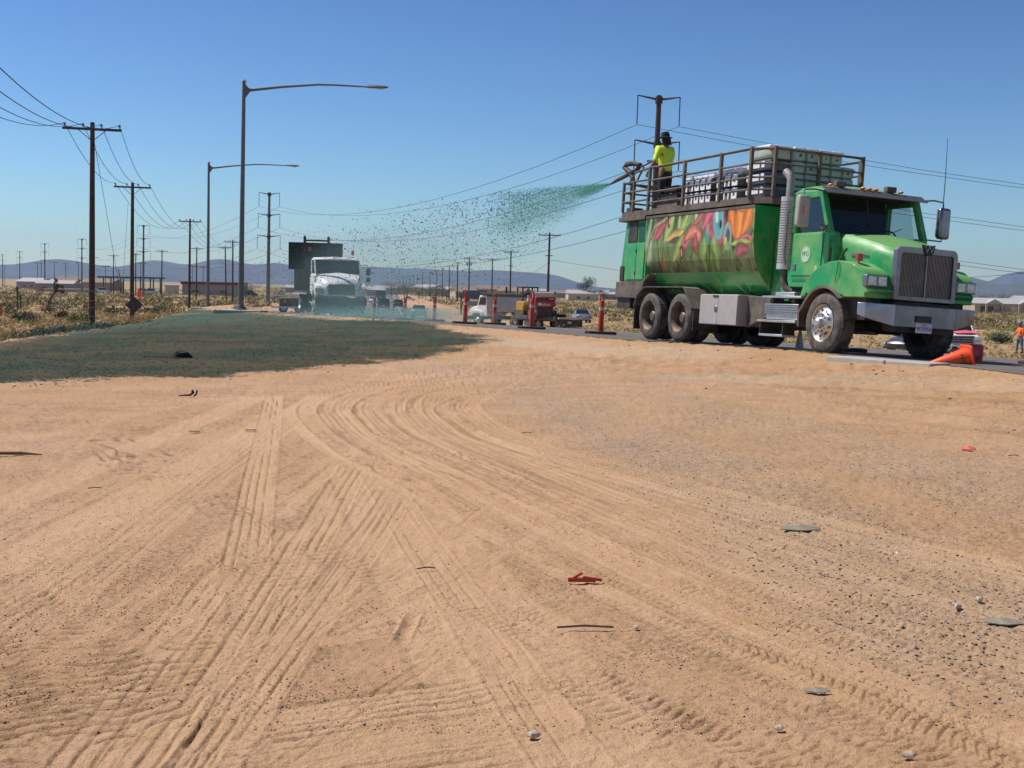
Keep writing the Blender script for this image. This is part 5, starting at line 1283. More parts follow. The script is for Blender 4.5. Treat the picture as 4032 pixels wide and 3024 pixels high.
# ------------------------------------------------------------------ white dump truck in the mist
WF = at(737, 678, 57); wyaw = atan2(-.96, .28)
zwt = float(road_z(np.array([WF.x]), np.array([57.]))[0])
WT = thing('stake_truck', 'white truck with black stake sides and a high black board, behind the green spray', 'truck', (WF.x - .27, 57.95, zwt + .01), (0.0, .0, wyaw))
for s in (-1, 1):
    wheel(WT, (0, s * 1.12, .50), .50, .28, s, 'front'); wheel(WT, (-5.6, s * 1.14, .50), .50, .27, s, 'rear', dual=True)
MB().bb(-7.4, .9, -.42, -.34, .62, .86).bb(-7.4, .9, .34, .42, .62, .86).bb(-.1, .1, -.9, .9, .42, .58).bb(-5.7, -5.5, -.9, .9, .42, .58).build('frame_rail', M_BLK, WT)
rings = []
for x_, w_, zb_, zt in ((-1.75, 1.10, 1.0, 2.0), (-.35, 1.10, 1.0, 1.98), (-.1, 1.06, 1.0, 1.92), (.45, .96, .95, 1.78), (.85, .84, .9, 1.60), (1.0, .74, .9, 1.45)):
    rings.append([(x_, -w_, zb_), (x_, -w_, zt - .18), (x_, -w_ + .1, zt - .05), (x_, 0, zt + .04), (x_, w_ - .1, zt - .05), (x_, w_, zt - .18), (x_, w_, zb_)])
MB().loft(rings).build('cab_body', M_WHT, WT, smooth=35)
MB().bb(-1.75, -1.68, -1.0, 1.0, 1.9, 2.62).build('cab_back', M_WHT, WT)
for s in (-1, 1):
    MB().prism([(-.30, 1.92), (-.18, 1.92), (-.62, 2.60), (-.74, 2.60)], 'y', s * 1.06, s * .98).build('windscreen_pillar', M_WHT, WT, bevel=.01)
    MB().prism([(-1.75, 1.92), (-1.5, 1.92), (-1.5, 2.6), (-1.75, 2.6)], 'y', s * 1.06, s * .98).build('rear_pillar', M_WHT, WT, bevel=.01)
    MB().prism([(-1.52, 1.93), (-.28, 1.93), (-.70, 2.58), (-1.52, 2.58)], 'y', s * 1.03, s * 1.02).build('side_window', M_GL, WT)
    f = MB(); Pf = [(-.68, .95)] + [(.62 * cos(t), .55 + .62 * sin(t)) for t in np.linspace(radians(150), radians(25), 10)] + [(.70, .9), (.92, .95), (.90, 1.18), (.78, 1.36), (.4, 1.50), (-.2, 1.50), (-.68, 1.35)]
    f.loft([[(a0, s * 1.16, b0) for a0, b0 in Pf], [(a0, s * .75, b0) for a0, b0 in Pf]]); f.build('fender', M_WHT, WT, bevel=.03)
    MB().bb(.86, .945, s * 1.10, s * .78, 1.04, 1.26).build('headlight', M_LENS, WT, bevel=.03)
    MB().bb(.80, .93, s * 1.18, s * 1.04, 1.08, 1.27).build('indicator', M_AMB, WT, bevel=.02)
    MB().tube([(-.4, s * 1.06, 2.35), (-.25, s * 1.38, 2.36), (-.22, s * 1.42, 2.2), (-.22, s * 1.42, 1.4), (-.35, s * 1.08, 1.42)], .018, 6).build('mirror_arm', M_BLK, WT)
    MB().bb(-.27, -.17, s * 1.42 - .10, s * 1.42 + .10, 1.88, 2.2).bb(-.27, -.17, s * 1.42 - .10, s * 1.42 + .10, 1.58, 1.78).build('mirror', M_BLK, WT, bevel=.02)
    MB().bb(-1.6, -.5, s * 1.12, s * 1.06, 1.08, 1.10).bb(-1.6, -.7, s * 1.15, s * .8, .55, .62).build('step', M_ALU, WT)
rings = []
for x_, zt in ((-1.76, 2.62), (-1.5, 2.70), (-1.0, 2.70), (-.62, 2.64), (-.55, 2.60)): rings.append([(x_, -1.05, 2.56), (x_, -.98, zt - .02), (x_, 0, zt + .03), (x_, .98, zt - .02), (x_, 1.05, 2.56)])
MB().loft(rings).build('roof', M_WHT, WT, smooth=40)
for y_ in (-.6, -.12, 0, .12, .6): MB().ball((-.65, y_, 2.70), (.05, .035, .03)).build('marker_lamp', M_AMB, WT)
MB().prism([(-.18, 1.94), (-.165, 1.94), (-.61, 2.585), (-.625, 2.585)], 'y', -1.0, 1.0).build('windscreen', mat('dark_glass', (.015, .018, .02), .08, spec=.8, var=0), WT)
MB().bb(-1.6, -.3, -.95, .95, 1.2, 1.95).build('interior', M_SEAT, WT)
MB().bb(.99, 1.03, -.60, .60, .98, 1.44).build('grille', mat('dark_grille', (.05, .055, .055), .5, .3), WT, bevel=.03)
for k in range(6): MB().bb(1.03, 1.045, -.56, .56, 1.01 + k * .072, 1.03 + k * .072).build('grille_slat', mat('grille_bar_metal', (.3, .3, .3)), WT)
MB().prism([(1.02, -.75), (1.18, -.55), (1.18, .55), (1.02, .75), (.9, 1.18), (.82, 1.18), (1.0, .5), (1.0, -.5), (.82, -1.18), (.9, -1.18)], 'z', .48, .84).build('bumper', M_BLK, WT, bevel=.01)
MB().bb(.75, .8, -1.1, 1.1, .12, .5).build('splash_guard', M_BLK, WT)
MB().cyl((-1.95, .95, 1.0), (-1.95, .95, 2.75), .075, n=12).build('exhaust_stack', M_BLK, WT, smooth=50)
MB().ball((-1.95, .95, 2.95), (.08, .08, .14)).build('beacon', M_RED, WT, smooth=60)
# bed with stakes and the raised black board
MB().bb(-7.4, -1.95, -1.2, 1.2, .98, 1.12).build('bed', M_BLK, WT)
for s in (-1, 1):
    for k in range(14): MB().bb(-2.05 - k * .41, -1.97 - k * .41, s * 1.17, s * 1.22, 1.1, 2.55).build('stake', M_BLK, WT)
    for zz in (1.28, 1.55, 1.85, 2.15, 2.45): MB().bb(-7.4, -1.95, s * 1.15, s * 1.18, zz, zz + .12).build('side_rail', mat('weathered_boards', (.17, .12, .09), .85, var=.35), WT)
    MB().bb(-7.4, -1.95, s * 1.24, s * 1.2, .94, 1.0).build('bed_edge', M_GRYP, WT)
MB().bb(-3.0, -2.94, -1.98, .62, 2.12, 3.42).build('board', mat('board_black', (.012, .012, .013), .6, var=.3), WT, bevel=.01)
for y_ in (-1.22, -.08): MB().bb(-2.94, -2.84, y_ - .06, y_ + .06, 2.3, 3.72).build('board_post', M_BLK, WT)
MB().bb(-2.93, -2.87, -1.2, -.1, 3.48, 3.56).build('board_bar', M_BLK, WT)
MB().bb(-2.93, -2.88, -1.06, -.90, 3.02, 3.20).build('board_lamp', M_RED, WT)
MB().bb(-2.0, -1.9, -1.2, 1.2, 1.1, 2.7).build('headboard', M_BLK, WT)
# low equipment trailer to its left
w = at(632, 662, 80)
ET = thing('arrow_trailer', 'low brown trailer with white rails parked left of the white truck', 'trailer', (w.x, 80, gz(w.x, 80)), (0, 0, .1))
MB().bb(-.8, .9, -.6, .6, .32, .95).build('body', M_TAN, ET, bevel=.03)
for z_ in (1.05, .3): MB().bb(-1.3, 1.0, -.66, -.58, z_, z_ + .11).build('rail', M_WHT, ET)
MB().bb(-.5, -.35, -.62, -.6, .62, .85).build('reflector', M_AMB, ET)
for s in (-.9, .7): wheel(ET, (s * .6, -.62, .28), .28, .18, -1, 'car')

# ------------------------------------------------------------------ cars
def car(label, x, y, yaw, m, kind='sedan', W_=1.82, zoff=0.0, name='car', cat='car', z=None):
    if z is None:
        z = gz(x, y)
        if pdist(np.array([x]), np.array([y]), L_EDGE)[0] > 0 and pdist(np.array([x]), np.array([y]), R_EDGE)[0] < 0: z = float(road_z(np.array([x]), np.array([y]))[0]) + .005
    t = thing(name, label, cat, (x, y, z + zoff), (0, 0, yaw), 'cars on the road' if kind != 'pickup' else None)
    h = W_ / 2
    S_ = {'sedan': ([(2.35, .45, .62, .7), (2.25, .35, .72, .85), (1.5, .28, .88, 1), (.75, .25, .95, 1), (-.9, .25, .98, 1), (-1.7, .28, 1.02, 1), (-2.25, .35, .98, .9), (-2.4, .45, .85, .8)],
                    [(.85, .95, .02, .9), (.05, .95, .47, .74), (-.9, .97, .47, .74), (-1.75, 1.0, .02, .86)], .33, 1.42),
          'suv': ([(2.3, .5, .75, .75), (2.2, .4, .9, .9), (1.5, .35, 1.02, 1), (.8, .32, 1.08, 1), (-2.1, .32, 1.1, 1), (-2.3, .45, 1.08, .95)],
                  [(1.0, 1.08, .02, .9), (.35, 1.08, .62, .8), (-1.9, 1.1, .62, .8), (-2.25, 1.1, .05, .9)], .38, 1.45),
          'pickup': ([(2.75, .55, 1.0, .86), (2.68, .5, 1.16, .95), (1.9, .48, 1.27, 1), (1.15, .45, 1.3, 1), (-.9, .45, 1.3, 1), (-2.8, .45, 1.32, 1), (-2.9, .5, 1.3, 1)],
                     [(1.2, 1.28, .02, .92), (.65, 1.28, .62, .82), (-.7, 1.3, .62, .82), (-.9, 1.3, .02, .9)], .42, 1.85)}[kind]
    body = []
    for x_, z0, z1, w_ in S_[0]: body.append([(x_, -h * w_, z0), (x_, -h * w_, z1 - .2), (x_, -h * w_ + .04, z1 - .08), (x_, -h * w_ + .16, z1), (x_, h * w_ - .16, z1), (x_, h * w_ - .04, z1 - .08), (x_, h * w_, z1 - .2), (x_, h * w_, z0)])
    bo = MB().loft(body).build('body', m, t, smooth=32)
    gh = []
    for x_, zb, dz, w_ in S_[1]: gh.append([(x_, -h * .9, zb - .04), (x_, -h * w_, zb + dz), (x_, h * w_, zb + dz), (x_, h * .9, zb - .04)])
    MB().loft(gh).build('cabin_glass', mat('dark_glass', (.015, .018, .02), .08, spec=.8, var=0), t, smooth=15)
    rf = [[(x_ + o_, -h * w_ * .93, zb + dz + .005), (x_ + o_, -h * w_ * .8, zb + dz + .035), (x_ + o_, h * w_ * .8, zb + dz + .035), (x_ + o_, h * w_ * .93, zb + dz + .005)] for (x_, zb, dz, w_), o_ in ((S_[1][1], -.08), (S_[1][2], .08))]
    MB().loft(rf).build('roof', m, t, bevel=.02)
    for s in (-1, 1):
        for a_, b_ in ((0, 1), (2, 3)):
            q, p = S_[1][a_], S_[1][b_]
            MB().tube([(q[0], s * h * (.9 if a_ == 0 else q[3]) * 1.0, q[1] + (0 if a_ == 0 else q[2])), (p[0], s * h * (p[3] if a_ == 0 else .9), p[1] + (p[2] if a_ == 0 else 0))], .035, 5).build('pillar', m, t)
        for xw in (S_[3], -S_[3] * .98): wheel(t, (xw, s * h * 1.0, S_[2]), S_[2], .22, s, 'car', n=20)
        xf, xb = S_[0][0][0], S_[0][-1][0]
        zf = S_[0][1][2] - .14
        MB().bb(xf - .14, xf - .03 + (.04 if kind == 'pickup' else -.02), s * h * .93, s * h * .62, zf - .12, zf + .04).build('headlight', M_LENS, t, bevel=.02)
        MB().bb(xb - .01, xb + .12, s * h * .92, s * h * .62, S_[0][-1][2] - .26, S_[0][-1][2] - .06).build('tail_light', M_RED, t, bevel=.02)
        MB().bb(S_[1][0][0] - .25, S_[1][0][0] - .1, s * (h + .02), s * (h + .2), S_[1][0][1] + .0, S_[1][0][1] + .14).build('mirror', M_BLK if kind != 'pickup' else m, t, bevel=.03)
    MB().bb(xb - .06, xb + .1, -h * .85, h * .85, .38, .56).build('rear_bumper', M_BLK if kind != 'sedan' else m, t, bevel=.03)
    MB().bb(xb - .025, xb, -.16, .16, .68, .83).build('licence_plate', M_REF, t)
    if kind != 'pickup': MB().bb(xf - .06, xf + .01, -h * .6, h * .6, .4, .62).build('grille', M_BLK, t, bevel=.02)
    return t
w = at(1255, 692, 140); car('grey sedan seen from behind on the far dirt right of the red loader', w.x, 140, pi / 2 + .08, M_SLV)
w = at(905, 688, 150); car('pale silver sedan seen from behind on the road', w.x, 150, pi / 2 + .07, mat('pale_silver', (.45, .48, .5), .3, .4, coat=.4))
w = at(829, 669, 190); car('dark sport utility car seen from behind on the road in the mist', w.x, 190, pi / 2 + .09, M_DRK, 'suv', 1.95)
w = at(860, 664, 215); car('second dark car further right of the dark sport utility car', w.x, 215, pi / 2 + .09, M_DRK, 'sedan', 1.85)
w = at(822, 652, 330); t = car('boxy dark lorry far down the road above the dark cars', w.x, 330, pi / 2 + .09, M_DRK, 'suv', 2.4); t.scale = (1.3, 1.25, 1.7)
w = at(806, 655, 300); car('white car coming along the road left of the dark cars', w.x, 300, -pi / 2 + .09, M_WHT, 'sedan')
for px, lb in ((884, 'pale car parked on the shoulder far along the road'), (940, 'small white car far off behind the pole row')):
    w = at(px, 640, 420); car(lb, w.x, 420, 0.1, M_WHT, 'sedan')
# white pickup behind the truck
w = at(2090, 778, 59); PK = car('white pickup truck facing the camera behind the front of the green truck', w.x - .1, 61.5, -pi / 2 - .12, M_WHT, 'pickup', 2.02, name='pickup_truck', cat='pickup truck')
MB().bb(2.76, 2.80, -.60, .60, .82, 1.20).build('grille', M_SLV, PK, bevel=.02)
for zz in (.86, .97, 1.08): MB().bb(2.79, 2.815, -.54, .54, zz, zz + .07).build('grille_slot', M_BLK, PK, bevel=.01)
MB().ball((2.82, 0, 1.0), (.02, .12, .05)).build('oval_badge', mat('badge_blue', (.02, .04, .2), .3), PK)
MB().bb(2.72, 2.86, -.98, .98, .50, .76).build('bumper', M_WHT, PK, bevel=.03)
for y_ in (-.62, -.3, .3, .62): MB().bb(2.85, 2.87, y_ - .12, y_ + .12, .58, .68).build('bumper_opening', M_BLK, PK)
w = at(1985, 776, 66); car('parked car mostly hidden under the green truck, one round headlamp showing', w.x, 66, -2.4, M_DRK, 'sedan')
# pink tarp on the bonnet
o = MB().loft([[(-.6, -.5, 0), (0, -.6, .02), (.55, -.5, 0)], [(-.6, 0, .06), (.05, 0, .14), (.6, 0, .05)], [(-.55, .5, 0), (0, .6, .02), (.6, .5, 0)]], cap=False, close=False).build('tarp', mat('pink_tarp', (.75, .12, .16), .6, var=.15), None)
o.location = PK.location + Vector((.2, -1.7, 1.30)); tag(o, 'pinkish red folded sheet lying on the bonnet of the white pickup', 'sheet')
so = o.modifiers.new('solid', 'SOLIDIFY'); so.thickness = .02

# ------------------------------------------------------------------ dump truck, trailer, excavator, loader
HD = 95.0
w = at(1190, 706, HD); zt_ = gz(w.x, HD)
trl_yaw = atan2(.985, -.30)      # convoy points away and to the left
def conv(px, D): q = at(px, 700, D); return (q.x, D, gz(q.x, D))
LT = thing('flatbed_trailer', 'low black three-axle trailer behind the white dump truck', 'trailer', conv(1182, 93), (0, 0, trl_yaw + .25))
MB().bb(-2.9, 3.1, -1.1, 1.1, .62, .78).build('bed', M_BLK, LT, bevel=.02)
MB().bb(-2.95, 1.9, 1.1, 1.28, .70, .98).build('fender', mat('trailer_grey', (.07, .085, .11), .5), LT, bevel=.02)
MB().bb(-2.95, -2.8, -1.15, 1.15, .25, .75).build('tail', M_BLK, LT)
MB().bb(-3.1, -2.9, -1.1, 1.0, .82, .95).build('ramp_board', mat('plywood', (.55, .45, .33), .8), LT)
MB().bb(-2.98, -2.95, -.15, .15, .5, .66).build('licence_plate', M_REF, LT)
for s in (-1, 1):
    for k in range(3): wheel(LT, (.9 - k * .82, s * 1.25, .39), .39, .24, s, 'car', n=20, rim_m=M_CHR)
MB().tube([(3.1, 0, .7), (4.4, 0, .7)], .07).build('drawbar', M_BLK, LT)
DT = thing('dump_truck', 'white dump truck with grey dump body towing the trailer', 'dump truck', conv(1098, 98), (0, 0, trl_yaw - .02 + .5))
for s in (-1, 1):
    wheel(DT, (2.3, s * 1.05, .48), .48, .26, s, 'front', n=24); wheel(DT, (-1.7, s * 1.1, .48), .48, .26, s, 'rear', dual=True, n=24)
MB().bb(-2.9, 3.0, -.4, .4, .6, .85).build('frame_rail', M_BLK, DT)
db = [(-2.9, 1.15), (1.0, 1.15), (1.2, 1.4), (1.2, 2.35), (-3.1, 2.35), (-3.1, 1.4)]
MB().prism(db, 'y', -1.15, 1.15).build('dump_body', mat('dump_grey', (.14, .15, .165), .5, .2, var=.15, dirt=DUST, dirt_amt=.3), DT, bevel=.03)
MB().bb(-3.2, 1.9, -1.2, 1.2, 2.35, 2.55).build('tarp_cover', mat('tarp_dark', (.05, .055, .045), .9, var=.3), DT, bevel=.05)
MB().bb(-3.16, -3.08, -1.16, 1.16, 1.2, 2.3).build('tailgate', M_WHT, DT, bevel=.02)
for s in (-1, 1): MB().bb(-3.25, -3.1, s * 1.2, s * 1.08, 1.0, 2.45).build('corner_post', M_WHT, DT, bevel=.02)
MB().prism([(1.3, .8), (2.4, .8), (2.4, 1.6), (2.15, 2.35), (1.3, 2.4)], 'y', -1.0, 1.0).build('cab', M_WHT, DT, bevel=.06)
for s in (-1, 1): MB().prism([(1.45, 1.65), (2.25, 1.65), (2.05, 2.2), (1.45, 2.2)], 'y', s * 1.0, s * 1.015).build('side_window', mat('dark_glass', (.015, .018, .02), .08), DT)
MB().bb(3.35, 3.55, -1.1, 1.1, .5, .8).build('bumper', M_CHR, DT, bevel=.02)
MB().prism([(2.4, .8), (3.45, .8), (3.5, 1.3), (3.2, 1.45), (2.4, 1.6)], 'y', -.8, .8).build('hood', M_WHT, DT, bevel=.06)
for s in (-1, 1): MB().prism([(1.7, .8), (1.75, 1.1), (2.0, 1.25), (2.7, 1.25), (3.1, 1.1), (3.4, .8), (2.9, .8), (2.7, 1.02), (2.0, 1.02), (1.85, .8)], 'y', s * 1.12, s * .75).build('fender', M_WHT, DT, bevel=.03)
MB().cyl((1.2, -.9, 1), (1.2, -.9, 3.0), .08).build('exhaust_stack', M_BLK, DT)
def track_run(x0, x1, z0, r_, y0, y1):
    P = [(x1 + r_ * cos(a), z0 + r_ * sin(a)) for a in np.linspace(pi / 2, -pi / 2, 7)] + [(x0 + r_ * cos(a), z0 + r_ * sin(a)) for a in np.linspace(-pi / 2, -3 * pi / 2, 7)]
    return MB().prism(P, 'y', y0, y1)
DT.scale = (1.04, 1.04, 1.06)
q = conv(1138, 95.5)
EX = thing('mini_excavator', 'yellow mini excavator with black canopy frame carried on the trailer', 'excavator', (q[0], q[1], q[2] + .8), (0, 0, pi / 2 + .35))
for s in (-1, 1): track_run(-.8, .8, .25, .25, s * .75, s * .42).build('track', M_RUB, EX, smooth=40)
M_YEL = mat('machine_yellow', (.42, .24, .03), .45, var=.1, dirt=DUST, dirt_amt=.2)
MB().prism([(-1.0, .5), (.6, .5), (.75, .8), (.6, 1.25), (-.9, 1.25), (-1.1, .95)], 'y', -.72, .72).build('house', M_YEL, EX, bevel=.08)
for x_, y_ in ((-.6, -.6), (-.6, .6), (.55, -.6), (.55, .6)): MB().bb(x_ - .05, x_ + .05, y_ - .05, y_ + .05, 1.2, 2.3).build('canopy_post', M_BLK, EX)
for y_ in (-.6, .6): MB().bb(-.65, .6, y_ - .05, y_ + .05, 2.25, 2.35).build('canopy_bar', M_BLK, EX)
for x_ in (-.6, .55): MB().bb(x_ - .05, x_ + .05, -.6, .6, 2.25, 2.35).build('canopy_bar', M_BLK, EX)
MB().bb(-.5, 0, -.3, .3, 1.25, 1.5).bb(-.55, -.42, -.3, .3, 1.4, 1.95).build('seat', M_BLK, EX, bevel=.04)
MB().tube([(.7, 0, .7), (1.6, 0, 1.6), (2.3, 0, 1.9)], .13, 4).build('boom', M_YEL, EX); MB().tube([(2.3, 0, 1.9), (2.5, 0, .6)], .10, 4).build('stick', M_YEL, EX)
MB().prism([(2.2, .1), (2.75, .2), (2.6, .65), (2.35, .6)], 'y', -.25, .25).build('bucket', M_BLK, EX)
MB().bb(-1.35, -1.25, -.75, .75, .05, .4).build('blade', M_BLK, EX)
q = conv(1168, 92)
SS = thing('skid_steer_loader', 'red and white skid steer loader on the rear of the flat trailer', 'loader', (q[0] + .1, q[1] - .3, q[2] + .72), (0, 0, pi / 2 + .12))
M_SSR = mat('loader_red', (.30, .015, .018), .45, var=.12, dirt=DUST, dirt_amt=.12)
for s in (-1, 1): track_run(-.75, .85, .34, .34, s * .92, s * .58).build('track', M_RUB, SS, smooth=40)
MB().prism([(-1.35, .3), (.8, .3), (.8, 1.0), (-.5, 1.1), (-1.25, 1.0)], 'y', -.6, .6).build('chassis', M_BLK, SS, bevel=.04)
MB().prism([(-1.42, .95), (-.6, .95), (-.6, 1.72), (-1.28, 1.72), (-1.42, 1.5)], 'y', -.74, .74).build('rear_door', M_SSR, SS, bevel=.05)
text('Bobcat', 'lettering', M_WHT, SS, (-1.43, 0, 1.14), (pi / 2, 0, -pi / 2), .26, .004)
text('T650', 'model_lettering', M_WHT, SS, (-1.43, -.42, 1.52), (pi / 2, 0, -pi / 2), .15, .004)
MB().bb(-1.435, -1.41, .35, .52, 1.08, 1.24).build('badge', M_WHT, SS)
MB().bb(-1.43, -1.40, -.6, .6, 1.38, 1.6).build('rear_vent', M_BLK, SS)
for y_ in (-.66, .66): 
    for x_ in (-.75, .5): MB().tube([(x_, y_, 1.0), (x_ + .05, y_, 2.02)], .05, 6).build('cab_post', M_WHT, SS)
MB().bb(-.85, .6, -.72, .72, 1.98, 2.06).build('cab_roof', M_BLK, SS, bevel=.02)
for z_ in (1.98,): MB().tube([(-.85, -.7, z_), (-.85, .7, z_)], .05, 6).build('cab_post', M_WHT, SS)
MB().bb(-.7, -.66, -.6, .6, 1.72, 1.95).build('rear_window', M_LENS, SS)
MB().bb(-.3, .2, -.3, .3, 1.1, 1.6).build('seat', M_BLK, SS)
for s in (-1, 1): MB().tube([(-1.2, s * .8, 1.6), (.3, s * .82, 1.5), (1.2, s * .82, .6)], [.09, .09, .07], 4).build('lift_arm', M_WHT if s < 0 else M_SSR, SS)
MB().prism([(1.1, .05), (1.8, .05), (1.75, .15), (1.35, .2), (1.3, .6), (1.1, .6)], 'y', -.95, .95).build('bucket', M_BLK, SS)
q = conv(1206, 92)
BK = MB().prism([(-.45, 0), (.45, 0), (.62, .25), (.40, .42), (.45, .80), (-.45, .80)], 'y', -.5, .5).build('bucket', mat('bucket_black', (.02, .016, .016), .6), None, bevel=.02)
BK.location = (q[0] + .1, q[1], q[2] + .35); tag(BK, 'black digging bucket hanging off the right rear corner of the trailer', 'bucket')

# ------------------------------------------------------------------ signs and small road things
w = at(275, 660, 104)
SG = thing('warning_sign', 'back of a dark diamond warning sign with a red flag at the second wooden pole', 'road sign', (w.x + .1, 105.5, gz(w.x, 105.5)), (0, 0, .2))
c = MB().box((0, 0, 1.18), (1.02, .03, 1.02), rotm(0, pi / 4, 0)); c.build('panel', mat('sign_back', (.035, .032, .035), .6, .2), SG, bevel=.01)
MB().bb(-.03, .03, -.03, .03, 0, 2.1).bb(-.5, .5, -.3, -.26, 0, .04).bb(-.5, .5, .26, .3, 0, .04).build('stand', M_BLK, SG)
MB().prism([(.25, 1.9), (.62, 1.75), (.60, 2.25), (.42, 2.6), (.30, 2.5)], 'y', -.02, .02).build('flag', M_CONE, SG)
w = at(1, 690, 75)
o = MB().bb(-.3, .08, -.02, .02, 0.6, 1.15).bb(-.14, -.08, -.03, .03, -.2, .6).build('red_sign', M_RED, None); o.location = (w.x, 75, gz(w.x, 75)); tag(o, 'edge of a small red sign at the left border of the view', 'road sign')
w = at(1028, 640, 170); zz = gz(w.x, 170)
IS = thing('information_sign', 'back of a wide blue-grey roadside sign on posts behind the traffic posts', 'road sign', (w.x - .2, 170, zz), (0, 0, -.1))
MB().bb(-1.6, 1.7, -.05, .05, 2.2, 3.4).build('panel', mat('sign_blue_grey', (.07, .11, .16), .6), IS, bevel=.02)
MB().bb(-1.8, 2.8, -.12, .0, 1.3, 1.9).build('lower_panel', mat('sign_grey', (.25, .27, .28), .6), IS, bevel=.02)
for x_ in (-1.8, .6, 2.3): MB().bb(x_ - .12, x_ + .12, .02, .2, -.3, 2.6).build('leg', M_TAN, IS)
w = at(581, 658, 128)
SB = thing('fire_hydrant', 'small yellow hydrant beside the foot of the transmission pole', 'hydrant', (w.x, 100, gz(w.x, 100)))
MB().lathe([(.14, 0), (.14, .06), (.10, .08), (.10, .52), (.13, .54), (.12, .62), (.05, .70), (.03, .78), (.001, .79)], (0, 0, 0), 'z', 14).build('barrel', M_YEL, SB, smooth=50)
for s in (-1, 1): MB().cyl((0, 0, .42), (s * .2, 0, .42), .06).build('outlet', M_YEL, SB)
# concrete slabs left at the road edge
a = unp(1790, 780); b2 = unp(2002, 791)
for i, (u0, u1, lb) in enumerate(((0, .6, 'pale concrete slab lying at the road edge in front of the green truck'), (.62, 1.05, 'shorter concrete slab end to end with the other, reaching the orange cone'))):
    x0, y0 = a[0] + (b2[0] - a[0]) * u0, a[1] + (b2[1] - a[1]) * u0; x1, y1 = a[0] + (b2[0] - a[0]) * u1, a[1] + (b2[1] - a[1]) * u1
    L_ = sqrt((x1 - x0) ** 2 + (y1 - y0) ** 2)
    o = MB().bb(-L_ / 2, L_ / 2, -.05, .42, -.06, .05 if i == 0 else .03).build('concrete_slab', mat('pale_concrete', (.42, .38, .33), .85, var=.1, bump=.3), None, bevel=.012)
    o.location = ((x0 + x1) / 2, (y0 + y1) / 2, gz((x0 + x1) / 2, (y0 + y1) / 2) + .02); o.rotation_euler = (0, 0, atan2(y1 - y0, x1 - x0)); tag(o, lb, 'slab')

# ------------------------------------------------------------------ buildings
M_WALL = mat('stucco_tan', (.42, .35, .27), .9, var=.06); M_WALG = mat('stucco_grey', (.30, .27, .26), .9, var=.06); M_ROOF = mat('pale_roof', (.42, .40, .38), .8, var=.1)
M_ROOFB = mat('brown_roof', (.24, .17, .13), .85, var=.15); M_WIN = mat('window_dark', (.03, .035, .04), .2); M_DOORW = mat('garage_door', (.55, .52, .47), .7)
def house(label, x, y, yaw, L_, Dp, hw, hr, wall, roof, garages=(), windows=(), gable=0, group=None, z=None, fascia=None, name='house', cat='house'):
    zz = gz(x, y) if z is None else z
    t = thing(name, label, cat, (x, y, zz - .1), (0, 0, yaw), group)
    MB().bb(-L_ / 2, L_ / 2, 0, Dp, 0, hw).build('wall', wall, t)
    if hr > 0:
        MB().loft([[(-L_ / 2 - .4, -.6, hw), (-L_ / 2 - .4, Dp + .6, hw), (-L_ / 2 - .4, Dp / 2, hw + hr)], [(L_ / 2 + .4, -.6, hw), (L_ / 2 + .4, Dp + .6, hw), (L_ / 2 + .4, Dp / 2, hw + hr)]]).build('roof', roof, t)
    else: MB().bb(-L_ / 2 - .3, L_ / 2 + .3, -.3, Dp + .3, hw, hw + .35).build('roof', roof, t)
    if fascia: MB().bb(-L_ / 2 - .5, L_ / 2 + .5, -.62, -.3, hw - .6, hw + .4).build('fascia', fascia, t)
    for gx, gw in garages:
        g = MB().bb(gx - gw / 2, gx + gw / 2, -.05, .1, 0, 2.3).build('garage_door', M_DOORW if (int(gx) % 2) else M_WIN, t)
    for wx, ww in windows:
        f = MB().bb(wx - ww / 2, wx + ww / 2, -.05, .1, 1.0, 2.1).build('window', M_WALL, t); MB().bb(wx - ww / 2 + .1, wx + ww / 2 - .1, -.08, -.03, 1.1, 2.0).build('pane', M_WIN, f)
    for k in range(gable):
        gx = -L_ / 4 + k * L_ / 2.2
        MB().loft([[(gx - 3, -1.6, hw - .1), (gx + 3, -1.6, hw - .1), (gx, -1.6, hw + hr * .8)], [(gx - 3, Dp / 2, hw - .1), (gx + 3, Dp / 2, hw - .1), (gx, Dp / 2, hw + hr * .8)]]).build('porch_roof', roof, t)
        for s in (-2.6, 2.6): MB().bb(gx + s - .3, gx + s + .3, -1.5, -1.0, 0, hw - .1).build('porch_pillar', wall, t)
    return t
w = at(2165, 668, 420)
house('long pale-roofed house block behind the scrub right of the green truck', w.x + 3, 420, -.05, 24, 12, 3.2, 1.9, M_WALL, M_ROOF, garages=((-8, 4.4), (1.5, 3.2), (9, 4.4)), windows=((-3, 1.6), (5, 1.4)), gable=2, group='houses right of the truck')
w = at(2200, 655, 440); house('higher pale house with chimney block at the right edge of the view', w.x + 6, 436, -.05, 14, 12, 4.6, 1.6, M_WALL, M_ROOF, windows=((-3, 1.6), (3, 1.6)), group='houses right of the truck')
w = at(2120, 660, 520); house('small cream house half hidden by trees beside the green truck', w.x, 520, 0, 12, 10, 3.0, 1.4, M_WALL, M_ROOF, windows=((0, 2),), group='houses right of the truck')
